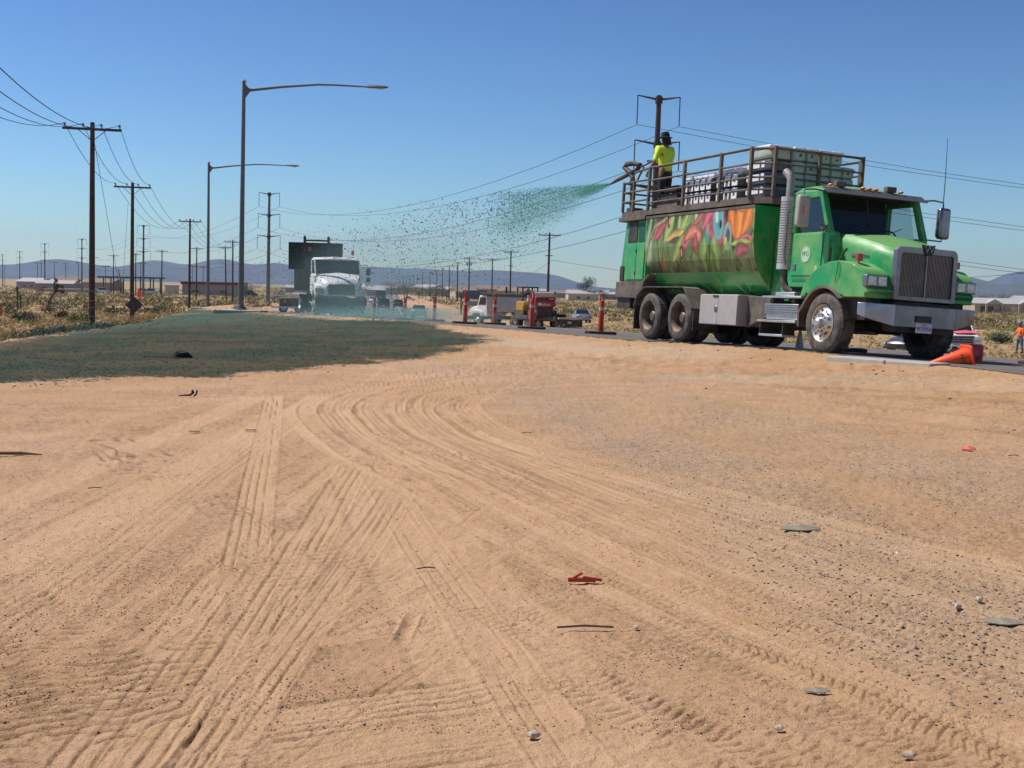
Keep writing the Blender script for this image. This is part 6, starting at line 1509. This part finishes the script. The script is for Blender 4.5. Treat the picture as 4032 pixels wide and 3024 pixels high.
# estate along the horizon
hs = random.Random(11)
tone = ['tan', 'cream', 'brown', 'grey']; hm_ = [M_WALL, mat('cream_wall', (.55, .48, .38), .9), mat('brown_wall', (.30, .22, .17), .9), M_WALG]
pos_words = [(1225, 1330, 'left of the green truck'), (900, 1180, 'beyond the pole row right of the road'), (640, 860, 'beyond the white truck near the road end'), (60, 240, 'left of the dark canopy')]
cnt = 0
ORD = ['first', 'second', 'third', 'fourth', 'fifth', 'sixth', 'seventh', 'eighth', 'ninth', 'tenth', 'eleventh', 'twelfth', 'thirteenth', 'fourteenth', 'fifteenth', 'sixteenth', 'seventeenth', 'eighteenth', 'nineteenth', 'twentieth', 'twenty-first', 'twenty-second', 'twenty-third', 'twenty-fourth', 'twenty-fifth', 'twenty-sixth']
for a0, b0, wd in pos_words:
    n_ = int((b0 - a0) / 11)
    for k in range(n_):
        px = a0 + (b0 - a0) * (k + hs.random() * .6) / n_; D = hs.uniform(620, 980); w = at(px, 640, D); ti = hs.randrange(4)
        house(f'{ORD[k]} far {tone[ti]} house from the left, {wd}', w.x, D, hs.uniform(-.5, .5), hs.uniform(10, 17), 10, hs.uniform(2.8, 5.2), hs.uniform(1.2, 2.2), hm_[ti], hs.choice([M_ROOF, M_ROOFB, M_ROOFB]), windows=((-2.5, 1.8), (2.5, 1.8)) if D < 800 else (), group=f'far estate houses {wd}'); cnt += 1
w = at(118, 630, 520); house('pale flat-roofed house behind the left poles', w.x, 520, .1, 15, 9, 3.4, 1.4, M_WALG, M_ROOF, windows=((-4, 2), (3, 2)))
w = at(150, 632, 500); house('long low white shed left of the nearest pole', w.x, 500, 0, 20, 6, 1.2, 0, M_WALL, mat('white_roof', (.5, .5, .5), .7))
w = at(455, 630, 490)
house('low grey shop building with dark red roof edge behind the lamps', w.x, 490, -.03, 22.5, 14, 4.9, 0, M_WALG, mat('shop_roof', (.16, .14, .14), .9), windows=((-6, 3), (5, 3)), fascia=mat('dark_red', (.15, .014, .02), .7), name='shop_building', cat='shop')
w = at(367, 627, 500); house('small pale annex at the left of the grey shop building', w.x, 500, 0, 4, 6, 3.4, 0, mat('cream_wall', (.5, .42, .34)), M_ROOF)
w = at(287, 620, 480)
CN = thing('fuel_canopy', 'dark flat canopy on thick columns over fuel pumps', 'canopy', (w.x - .5, 480, gz(w.x, 480)))
MB().bb(-11.5, 11.5, -5, 5, 5.9, 6.5).build('roof', M_BLK, CN)
for k in range(6):
    for y_ in (-3, 3): MB().bb(-9.5 + k * 3.8 + y_ * .15, -9.1 + k * 3.8 + y_ * .15, y_ - .2, y_ + .2, 0, 5.9).build('column', mat('column_dark', (.09, .08, .08), .8), CN)
for px, lb in ((225, 'white van parked under the left of the canopy'), (330, 'white truck parked under the right end of the canopy'), (312, 'white pump trailer under the canopy')):
    w = at(px, 620, 476); t = car(lb, w.x, 476, .3, M_WHT, 'suv', 2.0, name='parked_van', cat='van'); t.scale = (1, 1, 1.25)
w = at(543, 632, 440); t = car('dark car parked beside the grey shop building', w.x, 440, .2, M_DRK, 'suv'); t.scale = (1.0, 1, 1.4)
w = at(435, 640, 430)
w = at(230, 616, 470); MB()
w = at(238, 640, 300); 

# ------------------------------------------------------------------ trees and scrub
def leaf_cloud(c, rx_, ry_, rz_, n_, size, r1, cols, V, F, Cc, flat=.6):
    for _ in range(n_):
        u = r1.gauss(0, 1), r1.gauss(0, 1), r1.gauss(0, 1); q = sqrt(sum(a * a for a in u)) + 1e-6; rad_ = r1.random() ** .38
        p = Vector((c[0] + u[0] / q * rx_ * rad_, c[1] + u[1] / q * ry_ * rad_, c[2] + u[2] / q * rz_ * rad_))
        a = Vector((r1.uniform(-1, 1), r1.uniform(-1, 1), r1.uniform(-1, 1))).normalized(); b_ = a.orthogonal().normalized(); s = size * r1.uniform(.6, 1.4)
        o_ = len(V); V += [p + a * s, p - a * s * .5 + b_ * s * .6, p - a * s * .5 - b_ * s * .6]; F.append((o_, o_ + 1, o_ + 2))
        cc = cols[r1.randrange(len(cols))]; g = r1.uniform(.75, 1.25); Cc += [(cc[0] * g, cc[1] * g, cc[2] * g)] * 3
M_LEAF = attr_mat('leaf', rough=.8, var=.15, scale=1.5)
def tree(label, x, y, h, w_, kind='round', cat='tree', cols=((.05, .075, .025), (.035, .055, .02), (.075, .095, .04)), seed=0, group=None, z=None):
    r1 = random.Random(seed + 100); zz = gz(x, y) if z is None else z
    t = thing('tree', label, cat, (x, y, zz - .1), (0, 0, 0), group)
    trk = MB().tube([(0, 0, 0), (.05 * h * .1, 0, h * .35), (0, .02 * h, h * .8)], [h * .03, h * .022, h * .006], 7)
    V_, F_, C_l = [], [], []
    for k in range(7):
        a = r1.uniform(0, 2 * pi); hh = r1.uniform(.35, .8) * h; q = Vector((cos(a) * w_ * .35, sin(a) * w_ * .35, hh + .12 * h))
        trk.tube([(0, 0, hh * .8), tuple(q)], [h * .012, h * .004], 5)
        leaf_cloud(q, w_ * .28, w_ * .28, h * .16, 170, h * .022, r1, cols, V_, F_, C_l)
    leaf_cloud((0, 0, h * .62), w_ * .42, w_ * .42, h * .36, 420, h * .022, r1, cols, V_, F_, C_l)
    trk.build('trunk', M_WOOD, t, smooth=50)
    m_ = MB(); m_.v = [tuple(p) for p in V_]; m_.f = F_; m_.c = C_l
    me = bpy.data.meshes.new('crown'); me.from_pydata(m_.v, [], m_.f); me.materials.append(M_LEAF)
    ca = me.color_attributes.new('Col', 'FLOAT_COLOR', 'POINT'); ca.data.foreach_set('color', np.array([tuple(q) + (1,) for q in C_l], dtype=np.float32).ravel())
    o = bpy.data.objects.new('crown', me); COL.objects.link(o); o.parent = t
    return t
for i, (px, D, h, w_, lb) in enumerate(((2118, 452, 7.5, 9, 'leafy tree next to the cream house right of the green truck'), (2152, 455, 5.5, 11, 'low bushy tree behind the pale-roofed house block'), (2178, 450, 7.0, 7, 'taller tree behind the pale-roofed house block'), (2163, 470, 5, 8, 'darker tree between the two trees behind the pale roof'),
        (1266, 640, 12, 9, 'dark twin-topped tree alone on the plain left of the green truck'), (1300, 700, 7, 8, 'small dark tree right of the twin-topped tree'), (592, 260, 3.6, 4.4, 'round dark tree just right of the transmission pole foot'),
        (760, 560, 6, 14, 'dark trees cluster beyond the white truck'), (930, 520, 6, 12, 'row tree under the far poles of the right row'), (965, 500, 5, 14, 'wide low tree under the poles of the right row'), (880, 600, 7, 14, 'tree beyond the dark cars'), (845, 640, 8, 16, 'trees at the end of the road'), (905, 480, 5, 12, 'tree right above the pale sedan'),
        (545, 420, 4.5, 6, 'dark bushy tree beside the grey shop building'), (1090, 450, 5, 3, 'small yellowish tree above the dump truck'))):
    w = at(px, 640, D)
    cols = ((.05, .075, .025), (.035, .055, .02), (.075, .095, .04)) if 'yellow' not in lb else ((.2, .22, .04), (.15, .18, .04))
    tree(lb, w.x, D, h, w_, cols=cols, seed=i)
def joshua(label, x, y, limbs, seed, r_=.16):
    t = thing('joshua_tree', label, 'joshua tree', (x, y, gz(x, y) - .05))
    r1 = random.Random(seed); trk = MB()
    for L_ in limbs: trk.tube(L_, [r_] + [r_ * .8] * (len(L_) - 2) + [r_ * .6], 7)
    trk.build('trunk', mat('joshua_bark', (.09, .06, .04), .9, var=.3, bump=.5), t, smooth=50)
    for L_ in limbs:
        e = Vector(L_[-1]); c = MB()
        for _ in range(60):
            d = Vector((r1.gauss(0, 1), r1.gauss(0, 1), r1.gauss(.3, 1))).normalized(); s = d.orthogonal().normalized() * .03
            c.add([e + d * .05 + s, e + d * .05 - s, e + d * r1.uniform(.3, .48)], [(0, 1, 2)])
        c.build('leaf_tuft', mat('joshua_leaf', (.10, .09, .05), .8, var=.3), t)
    return t
w = at(100, 640, 150); joshua('crooked leaning joshua tree with a bent twiggy crown in the left scrub', w.x, 150, [[(0, 0, 0), (.5, 0, 1.4), (1.0, 0, 2.2), (1.3, 0, 3.0)], [(1.0, 0, 2.2), (1.6, .1, 2.4), (2.0, 0, 2.2)], [(1.0, 0, 2.3), (1.5, .2, 3.0), (1.9, .1, 2.9)], [(1.0, 0, 2.6), (.9, .1, 3.2), (1.2, 0, 3.6)]], 1)
w = at(38, 640, 150); joshua('bare upright joshua tree stump near the left edge, the taller of a pair', w.x, 150, [[(0, 0, 0), (0, 0, 1.4), (-.05, 0, 2.5)]], 2, .14)
w = at(44, 645, 148); joshua('shorter joshua tree stump next to the bare upright one', w.x, 148, [[(0, 0, 0), (0, 0, .8), (0, 0, 1.5)]], 3, .14)

# scrub as one mass: low bushes of leaf-sized faces
def scrub_mass(name, n_, seed, sampler, cols, hr, tri, size):
    rs = np.random.RandomState(seed); X, Y, Hh, Ww, Ci = sampler(rs, n_)
    z, s, dR, dC = base_height(X, Y)
    ok = ((s < 0) & (dC > 1.0)) | ((s > 0) & (dR > 9))
    X, Y, Hh, Ww, Ci, z = (q[ok] for q in (X, Y, Hh, Ww, Ci, z)); N_ = len(X)
    u = rs.normal(size=(N_, tri, 3)); u /= np.linalg.norm(u, axis=2, keepdims=True); u[:, :, 2] = np.abs(u[:, :, 2])
    u *= (rs.rand(N_, tri, 1) ** .45)
    lump = 1 + .35 * np.sin(np.arctan2(u[:, :, 1], u[:, :, 0]) * 3 + rs.rand(N_, 1) * 6)
    P = np.stack([X[:, None] + u[:, :, 0] * Ww[:, None] * lump, Y[:, None] + u[:, :, 1] * Ww[:, None] * lump, z[:, None] + .02 + u[:, :, 2] * Hh[:, None] * lump], -1)
    a = rs.normal(size=P.shape); a /= np.linalg.norm(a, axis=2, keepdims=True)
    b_ = np.cross(a, rs.normal(size=P.shape)); b_ /= np.linalg.norm(b_, axis=2, keepdims=True)
    sz = (size * (Hh + Ww)[:, None, None] * rs.uniform(.6, 1.4, size=(N_, tri, 1)))
    V_ = np.stack([P + a * sz, P - a * sz * .6 + b_ * sz * .45, P - a * sz * .6 - b_ * sz * .45], 2).reshape(-1, 3)
    F_ = np.arange(len(V_)).reshape(-1, 3)
    cols = np.array(cols); C0 = cols[Ci][:, None, None, :] * rs.uniform(.7, 1.3, size=(N_, tri, 1, 1)); C0 = np.broadcast_to(C0, (N_, tri, 3, 3)).reshape(-1, 3)
    o = np_mesh(name, V_, F_, M_LEAF, {'Col': C0.astype(np.float32)}); tag(o, None, None, kind='stuff'); return o
SC = [(.20, .175, .08), (.28, .22, .10), (.16, .15, .075), (.35, .25, .12), (.22, .23, .08), (.42, .30, .14)]
def samp(y0, y1, hmin, hmax, wide, px, spread=.52):
    def f(rs, n_):
        Y = np.exp(rs.uniform(np.log(y0), np.log(y1), n_)); X = rs.uniform(-spread, spread, n_) * Y
        k = rs.rand(n_); Hh = hmin + (hmax - hmin) * k ** 2
        cl = fbm(X * .03, Y * .03, 3, 5)
        keep = rs.rand(n_) < sstep(.3, .55, cl) * .8 + .2
        Ci = rs.choice(6, n_, p=px)
        return X[keep], Y[keep], Hh[keep], (Hh * wide * rs.uniform(.7, 1.3, n_))[keep], Ci[keep]
    return f
scrub_mass('desert_scrub', 4600, 5, samp(34, 150, .12, .55, 1.1, [.14, .24, .08, .24, .10, .20]), SC, 1, 170, .042)
scrub_mass('far_desert_scrub', 13000, 6, samp(140, 900, .3, 1.2, 1.4, [.26, .24, .16, .16, .12, .06]), SC, 1, 36, .10)
scrub_mass('dry_grass', 26000, 7, samp(30, 190, .08, .30, .9, [.0, .05, .0, .30, .05, .60]), [c if i < 3 else (.46, .32, .16) if i in (3, 5) else (.28, .27, .11) for i, c in enumerate(SC)], 1, 14, .2)
# bushes sprayed blue-green along the crest of the mound
def crest_samp(rs, n_):
    t = rs.rand(n_); P = np.array([(-11.2, 26.5), (-11.4, 32), (-12.9, 39), (-13.8, 44)]); k = np.interp(t, [0, .45, .8, 1], [0, 1, 2, 3]); X = np.interp(k, range(4), P[:, 0]) + rs.normal(size=n_) * .35; Y = np.interp(k, range(4), P[:, 1]) + rs.normal(size=n_) * .6
    Hh = rs.uniform(.06, .2, n_); return X, Y, Hh, Hh * 1.6, rs.choice(3, n_)
def scrub_free(name, n_, seed, sampler, cols, tri, size):
    global base_height
    old = base_height
    def fake(X, Y):
        z, s, dR, dC = old(X, Y); return z, -np.ones_like(s), dR, np.full_like(s, 9.)
    globals()['base_height'] = fake
    try: return scrub_mass(name, n_, seed, sampler, cols, 1, tri, size)
    finally: globals()['base_height'] = old
scrub_free('sprayed_bushes', 170, 8, crest_samp, [(.07, .13, .10), (.09, .16, .12), (.11, .14, .08)], 90, .06)
# countable bushes that stand out
for i, (px, py, D, h, wd, lb, cc) in enumerate(((118, 660, 112, 1.5, 1.6, 'dark green pointed bush in the left scrub', 0), (62, 697, 82, .8, 1.3, 'dull green bush low at the left, before the golden grass', 0), (10, 660, 108, 1.2, 1.6, 'dark bush at the left border', 0), (130, 672, 96, .7, .7, 'small dark bush right of the pointed bush', 0),
        (255, 655, 125, .9, 1.8, 'dark rounded bush behind the nearest pole', 0), (330, 651, 135, 1.0, 1.9, 'dark bush left of the third pole', 0), (170, 690, 84, .9, 1.0, 'bright green bush near the foot of the nearest pole', 1), (2150, 735, 92, 1.1, 1.3, 'bright green bush right of the white pickup', 1), (2168, 738, 90, .9, .9, 'thin upright bush between pickup and orange worker', 0), (1420, 690, 150, 1.3, 1.8, 'green bush seen under the tank of the green truck', 1))):
    w = at(px, py, D); r1 = random.Random(i); V_, F_, C_l = [], [], []
    cl = ((.03, .04, .02), (.05, .06, .03)) if cc == 0 else ((.10, .14, .03), (.14, .16, .04))
    for k in range(6): leaf_cloud((r1.uniform(-.5, .5) * wd, r1.uniform(-.4, .4) * wd, h * r1.uniform(.3, .6)), wd * .45, wd * .4, h * .42, 110, .07, r1, cl, V_, F_, C_l)
    me = bpy.data.meshes.new('shrub'); me.from_pydata([tuple(v) for v in V_], [], F_); me.materials.append(M_LEAF)
    ca = me.color_attributes.new('Col', 'FLOAT_COLOR', 'POINT'); ca.data.foreach_set('color', np.array([tuple(q) + (1,) for q in C_l], dtype=np.float32).ravel())
    o = bpy.data.objects.new('shrub', me); COL.objects.link(o); o.location = (w.x, D, gz(w.x, D)); tag(o, lb, 'shrub')

# ------------------------------------------------------------------ loose stones, mulch fibre, litter
def ground_z(X, Y):
    """height of the finished ground sheet, by lookup in its own grid"""
    r_ = np.hypot(X, Y); a_ = np.arctan2(X, Y)
    i = np.interp(r_, rad, np.arange(NR)); j = np.interp(a_, ang, np.arange(NA))
    i0_, j0_ = np.clip(np.floor(i).astype(int), 0, NR - 2), np.clip(np.floor(j).astype(int), 0, NA - 2)
    fi, fj = i - i0_, j - j0_; Z = V[:, 2].reshape(NR, NA)
    return Z[i0_, j0_] * (1 - fi) * (1 - fj) + Z[i0_ + 1, j0_] * fi * (1 - fj) + Z[i0_, j0_ + 1] * (1 - fi) * fj + Z[i0_ + 1, j0_ + 1] * fi * fj
def sample_mask(field, X, Y):
    r_ = np.hypot(X, Y); a_ = np.arctan2(X, Y)
    i = np.clip(np.round(np.interp(r_, rad, np.arange(NR))).astype(int), 0, NR - 1); j = np.clip(np.round(np.interp(a_, ang, np.arange(NA))).astype(int), 0, NA - 1)
    return field.reshape(NR, NA)[i, j]
def chips(name, n_, seed, prob, smin, smax, flat, cols, power=3.0, ymax=30, m=None):
    rs = np.random.RandomState(seed)
    iv = rs.uniform(1 / ymax, 1 / 3.8, n_); Y = 1 / iv; X = rs.uniform(-.46, .46, n_) * Y
    keep = rs.rand(n_) < prob(X, Y); X, Y = X[keep], Y[keep]; N_ = len(X)
    Z = ground_z(X, Y); s = smin + (smax - smin) * rs.rand(N_) ** power
    ico = np.array([(0, 0, 1), (.95, 0, .1), (.3, .9, .0), (-.8, .5, .1), (-.75, -.6, 0), (.3, -.9, .1), (0, 0, -1)])
    fc = np.array([(0, 1, 2), (0, 2, 3), (0, 3, 4), (0, 4, 5), (0, 5, 1), (6, 2, 1), (6, 3, 2), (6, 4, 3), (6, 5, 4), (6, 1, 5)])
    P = ico[None] * (1 + rs.uniform(-.3, .3, (N_, 7, 3))) * s[:, None, None]; P[:, :, 2] *= flat
    th = rs.uniform(0, 2 * pi, N_); c0, s0 = np.cos(th)[:, None], np.sin(th)[:, None]; st = rs.uniform(1, 1.7, (N_, 1))
    x_ = P[:, :, 0] * st; P = np.stack([x_ * c0 - P[:, :, 1] * s0, x_ * s0 + P[:, :, 1] * c0, P[:, :, 2]], -1)
    P += np.stack([X, Y, Z + s * flat * .35], -1)[:, None]
    V_ = P.reshape(-1, 3); F_ = (fc[None] + np.arange(N_)[:, None, None] * 7).reshape(-1, 3)
    cc = np.array(cols)[rs.randint(len(cols), size=N_)] * rs.uniform(.7, 1.3, (N_, 1)); C0 = np.repeat(cc, 7, 0)
    o = np_mesh(name, V_, F_, m or attr_mat('stone', rough=.9, var=.2, scale=30, spec=.2), {'Col': C0.astype(np.float32)}); tag(o, None, None, kind='stuff'); return o
chips('gravel', 90000, 1, lambda X, Y: np.clip(sample_mask(grv, X, Y) ** 1.3 * .6 + .002, 0, 1), .0018, .0085, .5, [(.12, .10, .085), (.18, .15, .12), (.30, .25, .20), (.08, .07, .065), (.44, .37, .29)])
chips('pebbles', 22000, 2, lambda X, Y: np.where(sample_mask(green, X, Y) > .1, 0, .5 * sstep(.42, .7, fbm(X * 1.3, Y * 1.3, 3, 91))), .0015, .006, .6, [(.46, .33, .22), (.36, .23, .14), (.55, .45, .34), (.20, .13, .09), (.30, .19, .12), (.26, .16, .10)], 5)
chips('crumbs', 60000, 12, lambda X, Y: np.where(sample_mask(green, X, Y) > .1, 0, (.12 + .88 * sstep(.45, .62, fbm(X * 1.7, Y * 1.7, 4, 17))) * (1 - .75 * sample_mask(np.clip(dust, 0, 1), X, Y))), .0016, .0048, .7, [(.42, .26, .14), (.36, .22, .12), (.28, .17, .10), (.48, .32, .2)], 2.5, 18)
chips('mulch_clumps', 150000, 3, lambda X, Y: sample_mask(green, X, Y) * .8, .004, .016, .7, [(.06, .085, .055), (.085, .11, .07), (.12, .105, .065), (.05, .05, .03), (.075, .11, .075)], 1.6, 60)
chips('road_edge_clods', 14000, 4, lambda X, Y: np.clip(sample_mask(np.exp(-np.abs(bs + .9) / .7) * (bs < .1), X, Y), 0, 1) * .5, .006, .03, .6, [(.34, .22, .14), (.44, .33, .23), (.2, .14, .1)], 3, 45)
def litter(name, label, cat, px, py, shape, m, rot=0., lift=.01):
    x_, y_ = unp(px, py); o = shape.build(name, m); o.location = (x_, y_, float(ground_z(np.array([x_]), np.array([y_]))[0]) + lift); o.rotation_euler = (0, 0, rot); tag(o, label, cat); return o
M_SLATE = mat('grey_green_scrap', (.26, .235, .165), .75, var=.15); M_RSCRAP = mat('red_scrap', (.42, .035, .015), .5); M_CLOTH = mat('black_cloth', (.012, .014, .02), .85)
M_STONE = mat('pale_stone', (.48, .39, .29), .9, var=.15, bump=.4); M_STICK = mat('dry_stick', (.10, .065, .045), .9)
def leafsh(L_, W2, th=.008): return MB().loft([[(-L_ / 2 + q * L_, (w_ + o_) * W2, th * (1 + 1.5 * sin(q * 3))), (-L_ / 2 + q * L_, (-w_ + o_) * W2, th * .5), (-L_ / 2 + q * L_, (-w_ + o_) * W2, 0), (-L_ / 2 + q * L_, (w_ + o_) * W2, 0)] for q, w_, o_ in ((0, .06, -.1), (.12, .22, .0), (.2, .30, .05), (.45, .26, -.08), (.62, .34, .04), (.8, .2, .1), (1, .04, .14))])
litter('scrap', 'flat grey-green scrap lying right of centre, the largest of the grey scraps', 'scrap', 1730, 1152, leafsh(.22, .10, .010), M_SLATE, -.05)
litter('scrap', 'grey leaf-shaped scrap at the lower right', 'scrap', 1766, 1486, leafsh(.09, .045, .005), M_SLATE, -.2)
litter('scrap', 'pointed grey scrap at the right edge beside the gravel', 'scrap', 2168, 1352, leafsh(.15, .09, .007), M_SLATE, -.25)
rs_ = MB().box((0, 0, .012), (.13, .018, .018), rotm(0, 0, .05)).box((.05, -.005, .02), (.09, .014, .012), rotm(0, .1, -.1)).box((-.02, .01, .03), (.05, .012, .01), rotm(0, -.5, .3))
litter('red_fragment', 'broken red plastic pieces on the dirt near the centre', 'fragment', 1257, 1248, rs_, M_RSCRAP, -.03)
for px, py, s_, lb in ((2068, 1317, .022, 'small tan stone left of the paler one at the lower right'), (2114, 1308, .022, 'small pale stone at the lower right'), (1683, 1574, .018, 'whitish stone at the bottom right of centre'), (1375, 1350, .016, 'white chip right of the thin stick'), (1962, 1637, .02, 'pale stone by the bottom edge at the right'), (1152, 1577, .022, 'flat cream chip near the bottom centre')):
    litter('stone', lb, 'stone', px, py, MB().loft([[(s_ * .7 * q_ * (1.2 + .3 * sin(k_ * 2.3 + px)) * cos(k_ * 1.05), s_ * .6 * q_ * (1 + .25 * cos(k_ * 3.1 + py)) * sin(k_ * 1.05), s_ * h_) for k_ in range(6)] for q_, h_ in ((.8, -.1), (1.1, .2), (.95, .55), (.5, .75))]), M_STONE, px % 3)
litter('stick', 'thin dark stick lying on the dirt left of the white chip', 'stick', 1262, 1352, MB().tube([(-.11, 0, .008), (0, .008, .012), (.12, 0, .008)], .0045, 5), M_STICK, .1)
litter('black_rag', 'dark bundled rag lying on the sprayed mulch', 'rag', 392, 772, MB().loft([[(-.15 + q * .34, w_ * .10 * cos(a), .05 * w_ * (1 + sin(a)) * (1.25 + .4 * sin(a * 3 + q * 9))) for a in np.linspace(0, 2 * pi, 9)[:-1]] for q, w_ in ((0, .3), (.2, .9), (.5, 1), (.8, .7), (1, .2))]), M_CLOTH, .1)
litter('dark_hose', 'thin dark stick trailing left of the rag on the mulch', 'stick', 350, 772, MB().tube([(-.35, .05, .02), (-.1, 0, .02), (.25, -.02, .03)], .009, 5), M_STICK, .0)
litter('black_debris', 'small curled black debris on the dirt just below the mulch', 'debris', 410, 854, MB().tube([(-.14, 0, .01), (0, .02, .02), (.04, 0, .05), (.03, 0, .085)], [.006, .014, .02, .012], 5).tube([(.05, 0, .01), (.08, 0, .03), (.09, 0, .08)], .011, 5), M_CLOTH, 0)
litter('dark_stain_stick', 'dark reddish stick at the left edge of the dirt', 'stick', 30, 988, MB().tube([(-.35, 0, .008), (.05, .01, .012), (.22, 0, .005)], [.012, .014, .004], 6), mat('dark_red_wood', (.10, .045, .03), .9), .05)
litter('pink_flag', 'crumpled pink flagging tape on the dirt at the right', 'tape', 2093, 972, leafsh(.13, .08, .012), mat('pink_tape', (.85, .16, .14), .5), .1)
litter('white_chip', 'white paper chip on the dirt at the left', 'paper', 420, 937, MB().box((0, 0, .01), (.09, .04, .012)), M_STONE, 0)
litter('white_chip', 'second white paper chip right of the first', 'paper', 542, 932, MB().box((0, 0, .01), (.10, .03, .012)), M_STONE, .1)
for px, py, lb in ((203, 1057, 'small dark twig left of the grouser marks'), (1137, 938, 'small olive twig in the middle of the wheel marks'), (2188, 988, 'short dark twig at the right'), (918, 1224, 'dark crumb on the dirt below the crossing tracks')):
    litter('twig', lb, 'twig', px, py, MB().tube([(-.04, 0, .004), (.01, .008, .008), (.05, 0, .004)], .0035, 5), M_STICK, .3)

# ------------------------------------------------------------------ the jet of mulch slurry
rs = np.random.RandomState(9)
nz_w = tr_w(NOZ); tgt = Vector((-9.5, 44.5, 0))
hd = np.array([tgt.x - nz_w.x, tgt.y - nz_w.y]); hd /= np.hypot(*hd); sd_ = np.array([-hd[1], hd[0]])
oct_ = np.array([(1, 0, 0), (-1, 0, 0), (0, 1, 0), (0, -1, 0), (0, 0, 1), (0, 0, -1)], float)
of = np.array([(0, 2, 4), (2, 1, 4), (1, 3, 4), (3, 0, 4), (2, 0, 5), (1, 2, 5), (3, 1, 5), (0, 3, 5)])
def jet(name, n_, dmax, pw, s0, s1, m, cols):
    """drops thrown from the nozzle: each has its own speed, climb and bearing and falls freely"""
    dist = dmax * rs.rand(n_) ** pw
    el = np.radians(np.clip(-7 + 8.5 * rs.normal(size=n_), -30, 1.2 - 1.5 * rs.rand(n_) ** 2 * 3)); az = np.radians(5.0 * rs.normal(size=n_)); sp_ = rs.uniform(19, 27, n_)
    tm = dist / (sp_ * np.cos(el))
    X = nz_w.x + dist * (hd[0] * np.cos(az) + sd_[0] * np.sin(az)); Y = nz_w.y + dist * (hd[1] * np.cos(az) + sd_[1] * np.sin(az))
    Z = nz_w.z + sp_ * np.sin(el) * tm - 4.9 * tm ** 2
    X += rs.normal(size=n_) * .02; Z += rs.normal(size=n_) * .02
    k = Z > np.array(-.15); X, Y, Z, dist = X[k], Y[k], Z[k], dist[k]; n_ = len(X)
    s = (s0 + (s1 - s0) * np.clip(dist / 5, 0, 1)) * rs.uniform(.45, 1.5, n_)
    P = oct_[None] * rs.uniform(.5, 1.5, (n_, 6, 1)) * s[:, None, None]
    P[:, :, 2] *= rs.uniform(.6, 1.7, (n_, 1)); P[:, :, 0] *= rs.uniform(.6, 1.5, (n_, 1)); P += np.stack([X, Y, Z], -1)[:, None]
    cc = np.array(cols)[rs.randint(len(cols), size=n_)]
    o = np_mesh(name, P.reshape(-1, 3), (of[None] + np.arange(n_)[:, None, None] * 6).reshape(-1, 3), m, {'Col': np.repeat(cc, 6, 0).astype(np.float32)}); tag(o, None, None, kind='stuff')
jet('slurry_spray', 9500, 20, .72, .005, .0115, attr_mat('slurry', rough=.5, var=.1), [(.02, .12, .08), (.03, .15, .10), (.02, .07, .055), (.05, .09, .07)])
jet('slurry_jet', 9000, 4.2, .9, .004, .0095, attr_mat('slurry'), [(.03, .28, .11), (.05, .36, .15), (.02, .17, .08)])
# fine green mist: soft-edged clouds of droplets
def mist(name, c_, r_, den, col, rotz=0., sc=1.6, roty=0.):
    m_ = bpy.data.materials.new(name); m_.use_nodes = True; q = m_.node_tree; q.nodes.clear(); N_, L_ = q.nodes.new, q.links.new
    vp = N_('ShaderNodeVolumePrincipled'); vp.inputs['Color'].default_value = col + (1,); vp.inputs['Anisotropy'].default_value = .2
    tc_ = N_('ShaderNodeTexCoord'); ln_ = N_('ShaderNodeVectorMath'); ln_.operation = 'LENGTH'; L_(tc_.outputs['Object'], ln_.inputs[0])
    mr = N_('ShaderNodeMapRange'); mr.interpolation_type = 'SMOOTHSTEP'; mr.inputs[1].default_value = 1.0; mr.inputs[2].default_value = .15; mr.inputs[3].default_value = 0; mr.inputs[4].default_value = den; L_(ln_.outputs['Value'], mr.inputs[0])
    nz = N_('ShaderNodeTexNoise'); nz.inputs['Scale'].default_value = sc; nz.inputs['Detail'].default_value = 3; L_(tc_.outputs['Object'], nz.inputs['Vector'])
    m2_ = N_('ShaderNodeMapRange'); m2_.inputs[1].default_value = .32; m2_.inputs[2].default_value = .68; m2_.inputs[3].default_value = .15; m2_.inputs[4].default_value = 1.5; L_(nz.outputs['Fac'], m2_.inputs[0])
    mu = N_('ShaderNodeMath'); mu.operation = 'MULTIPLY'; L_(mr.outputs[0], mu.inputs[0]); L_(m2_.outputs[0], mu.inputs[1]); L_(mu.outputs[0], vp.inputs['Density'])
    vo = N_('ShaderNodeOutputMaterial'); L_(vp.outputs[0], vo.inputs['Volume'])
    o = MB().ball((0, 0, 0), 1, 20, 12).build(name, m_, smooth=60); o.location = c_; o.scale = r_; o.rotation_euler = (0, roty, rotz); tag(o, None, None, kind='stuff'); return o
a_ = at(752, 650, 54.5); mist('spray_mist', (a_.x, 54.5, .25), (3.0, 2.0, 1.3), .18, (.42, .66, .60))
a_ = at(850, 693, 44.5); mist('ground_mist', (a_.x, 44.5, .12), (5.0, 3.4, .42), .50, (.40, .64, .58), -.3)
hz_ = atan2(hd[1], hd[0])
def along(d, drop): return (nz_w.x + hd[0] * d, nz_w.y + hd[1] * d, nz_w.z - drop)
mist('upper_mist', along(9.5, 1.9), (8.5, 2.4, 1.7), .09, (.46, .68, .64), hz_, roty=.17)
mist('jet_mist', along(2.6, .55), (2.7, .55, .62), .55, (.22, .62, .42), hz_, roty=.22, sc=3)
mist('jet_core', along(.75, .13), (.85, .13, .17), 7.0, (.10, .62, .26), hz_, roty=.17, sc=5)
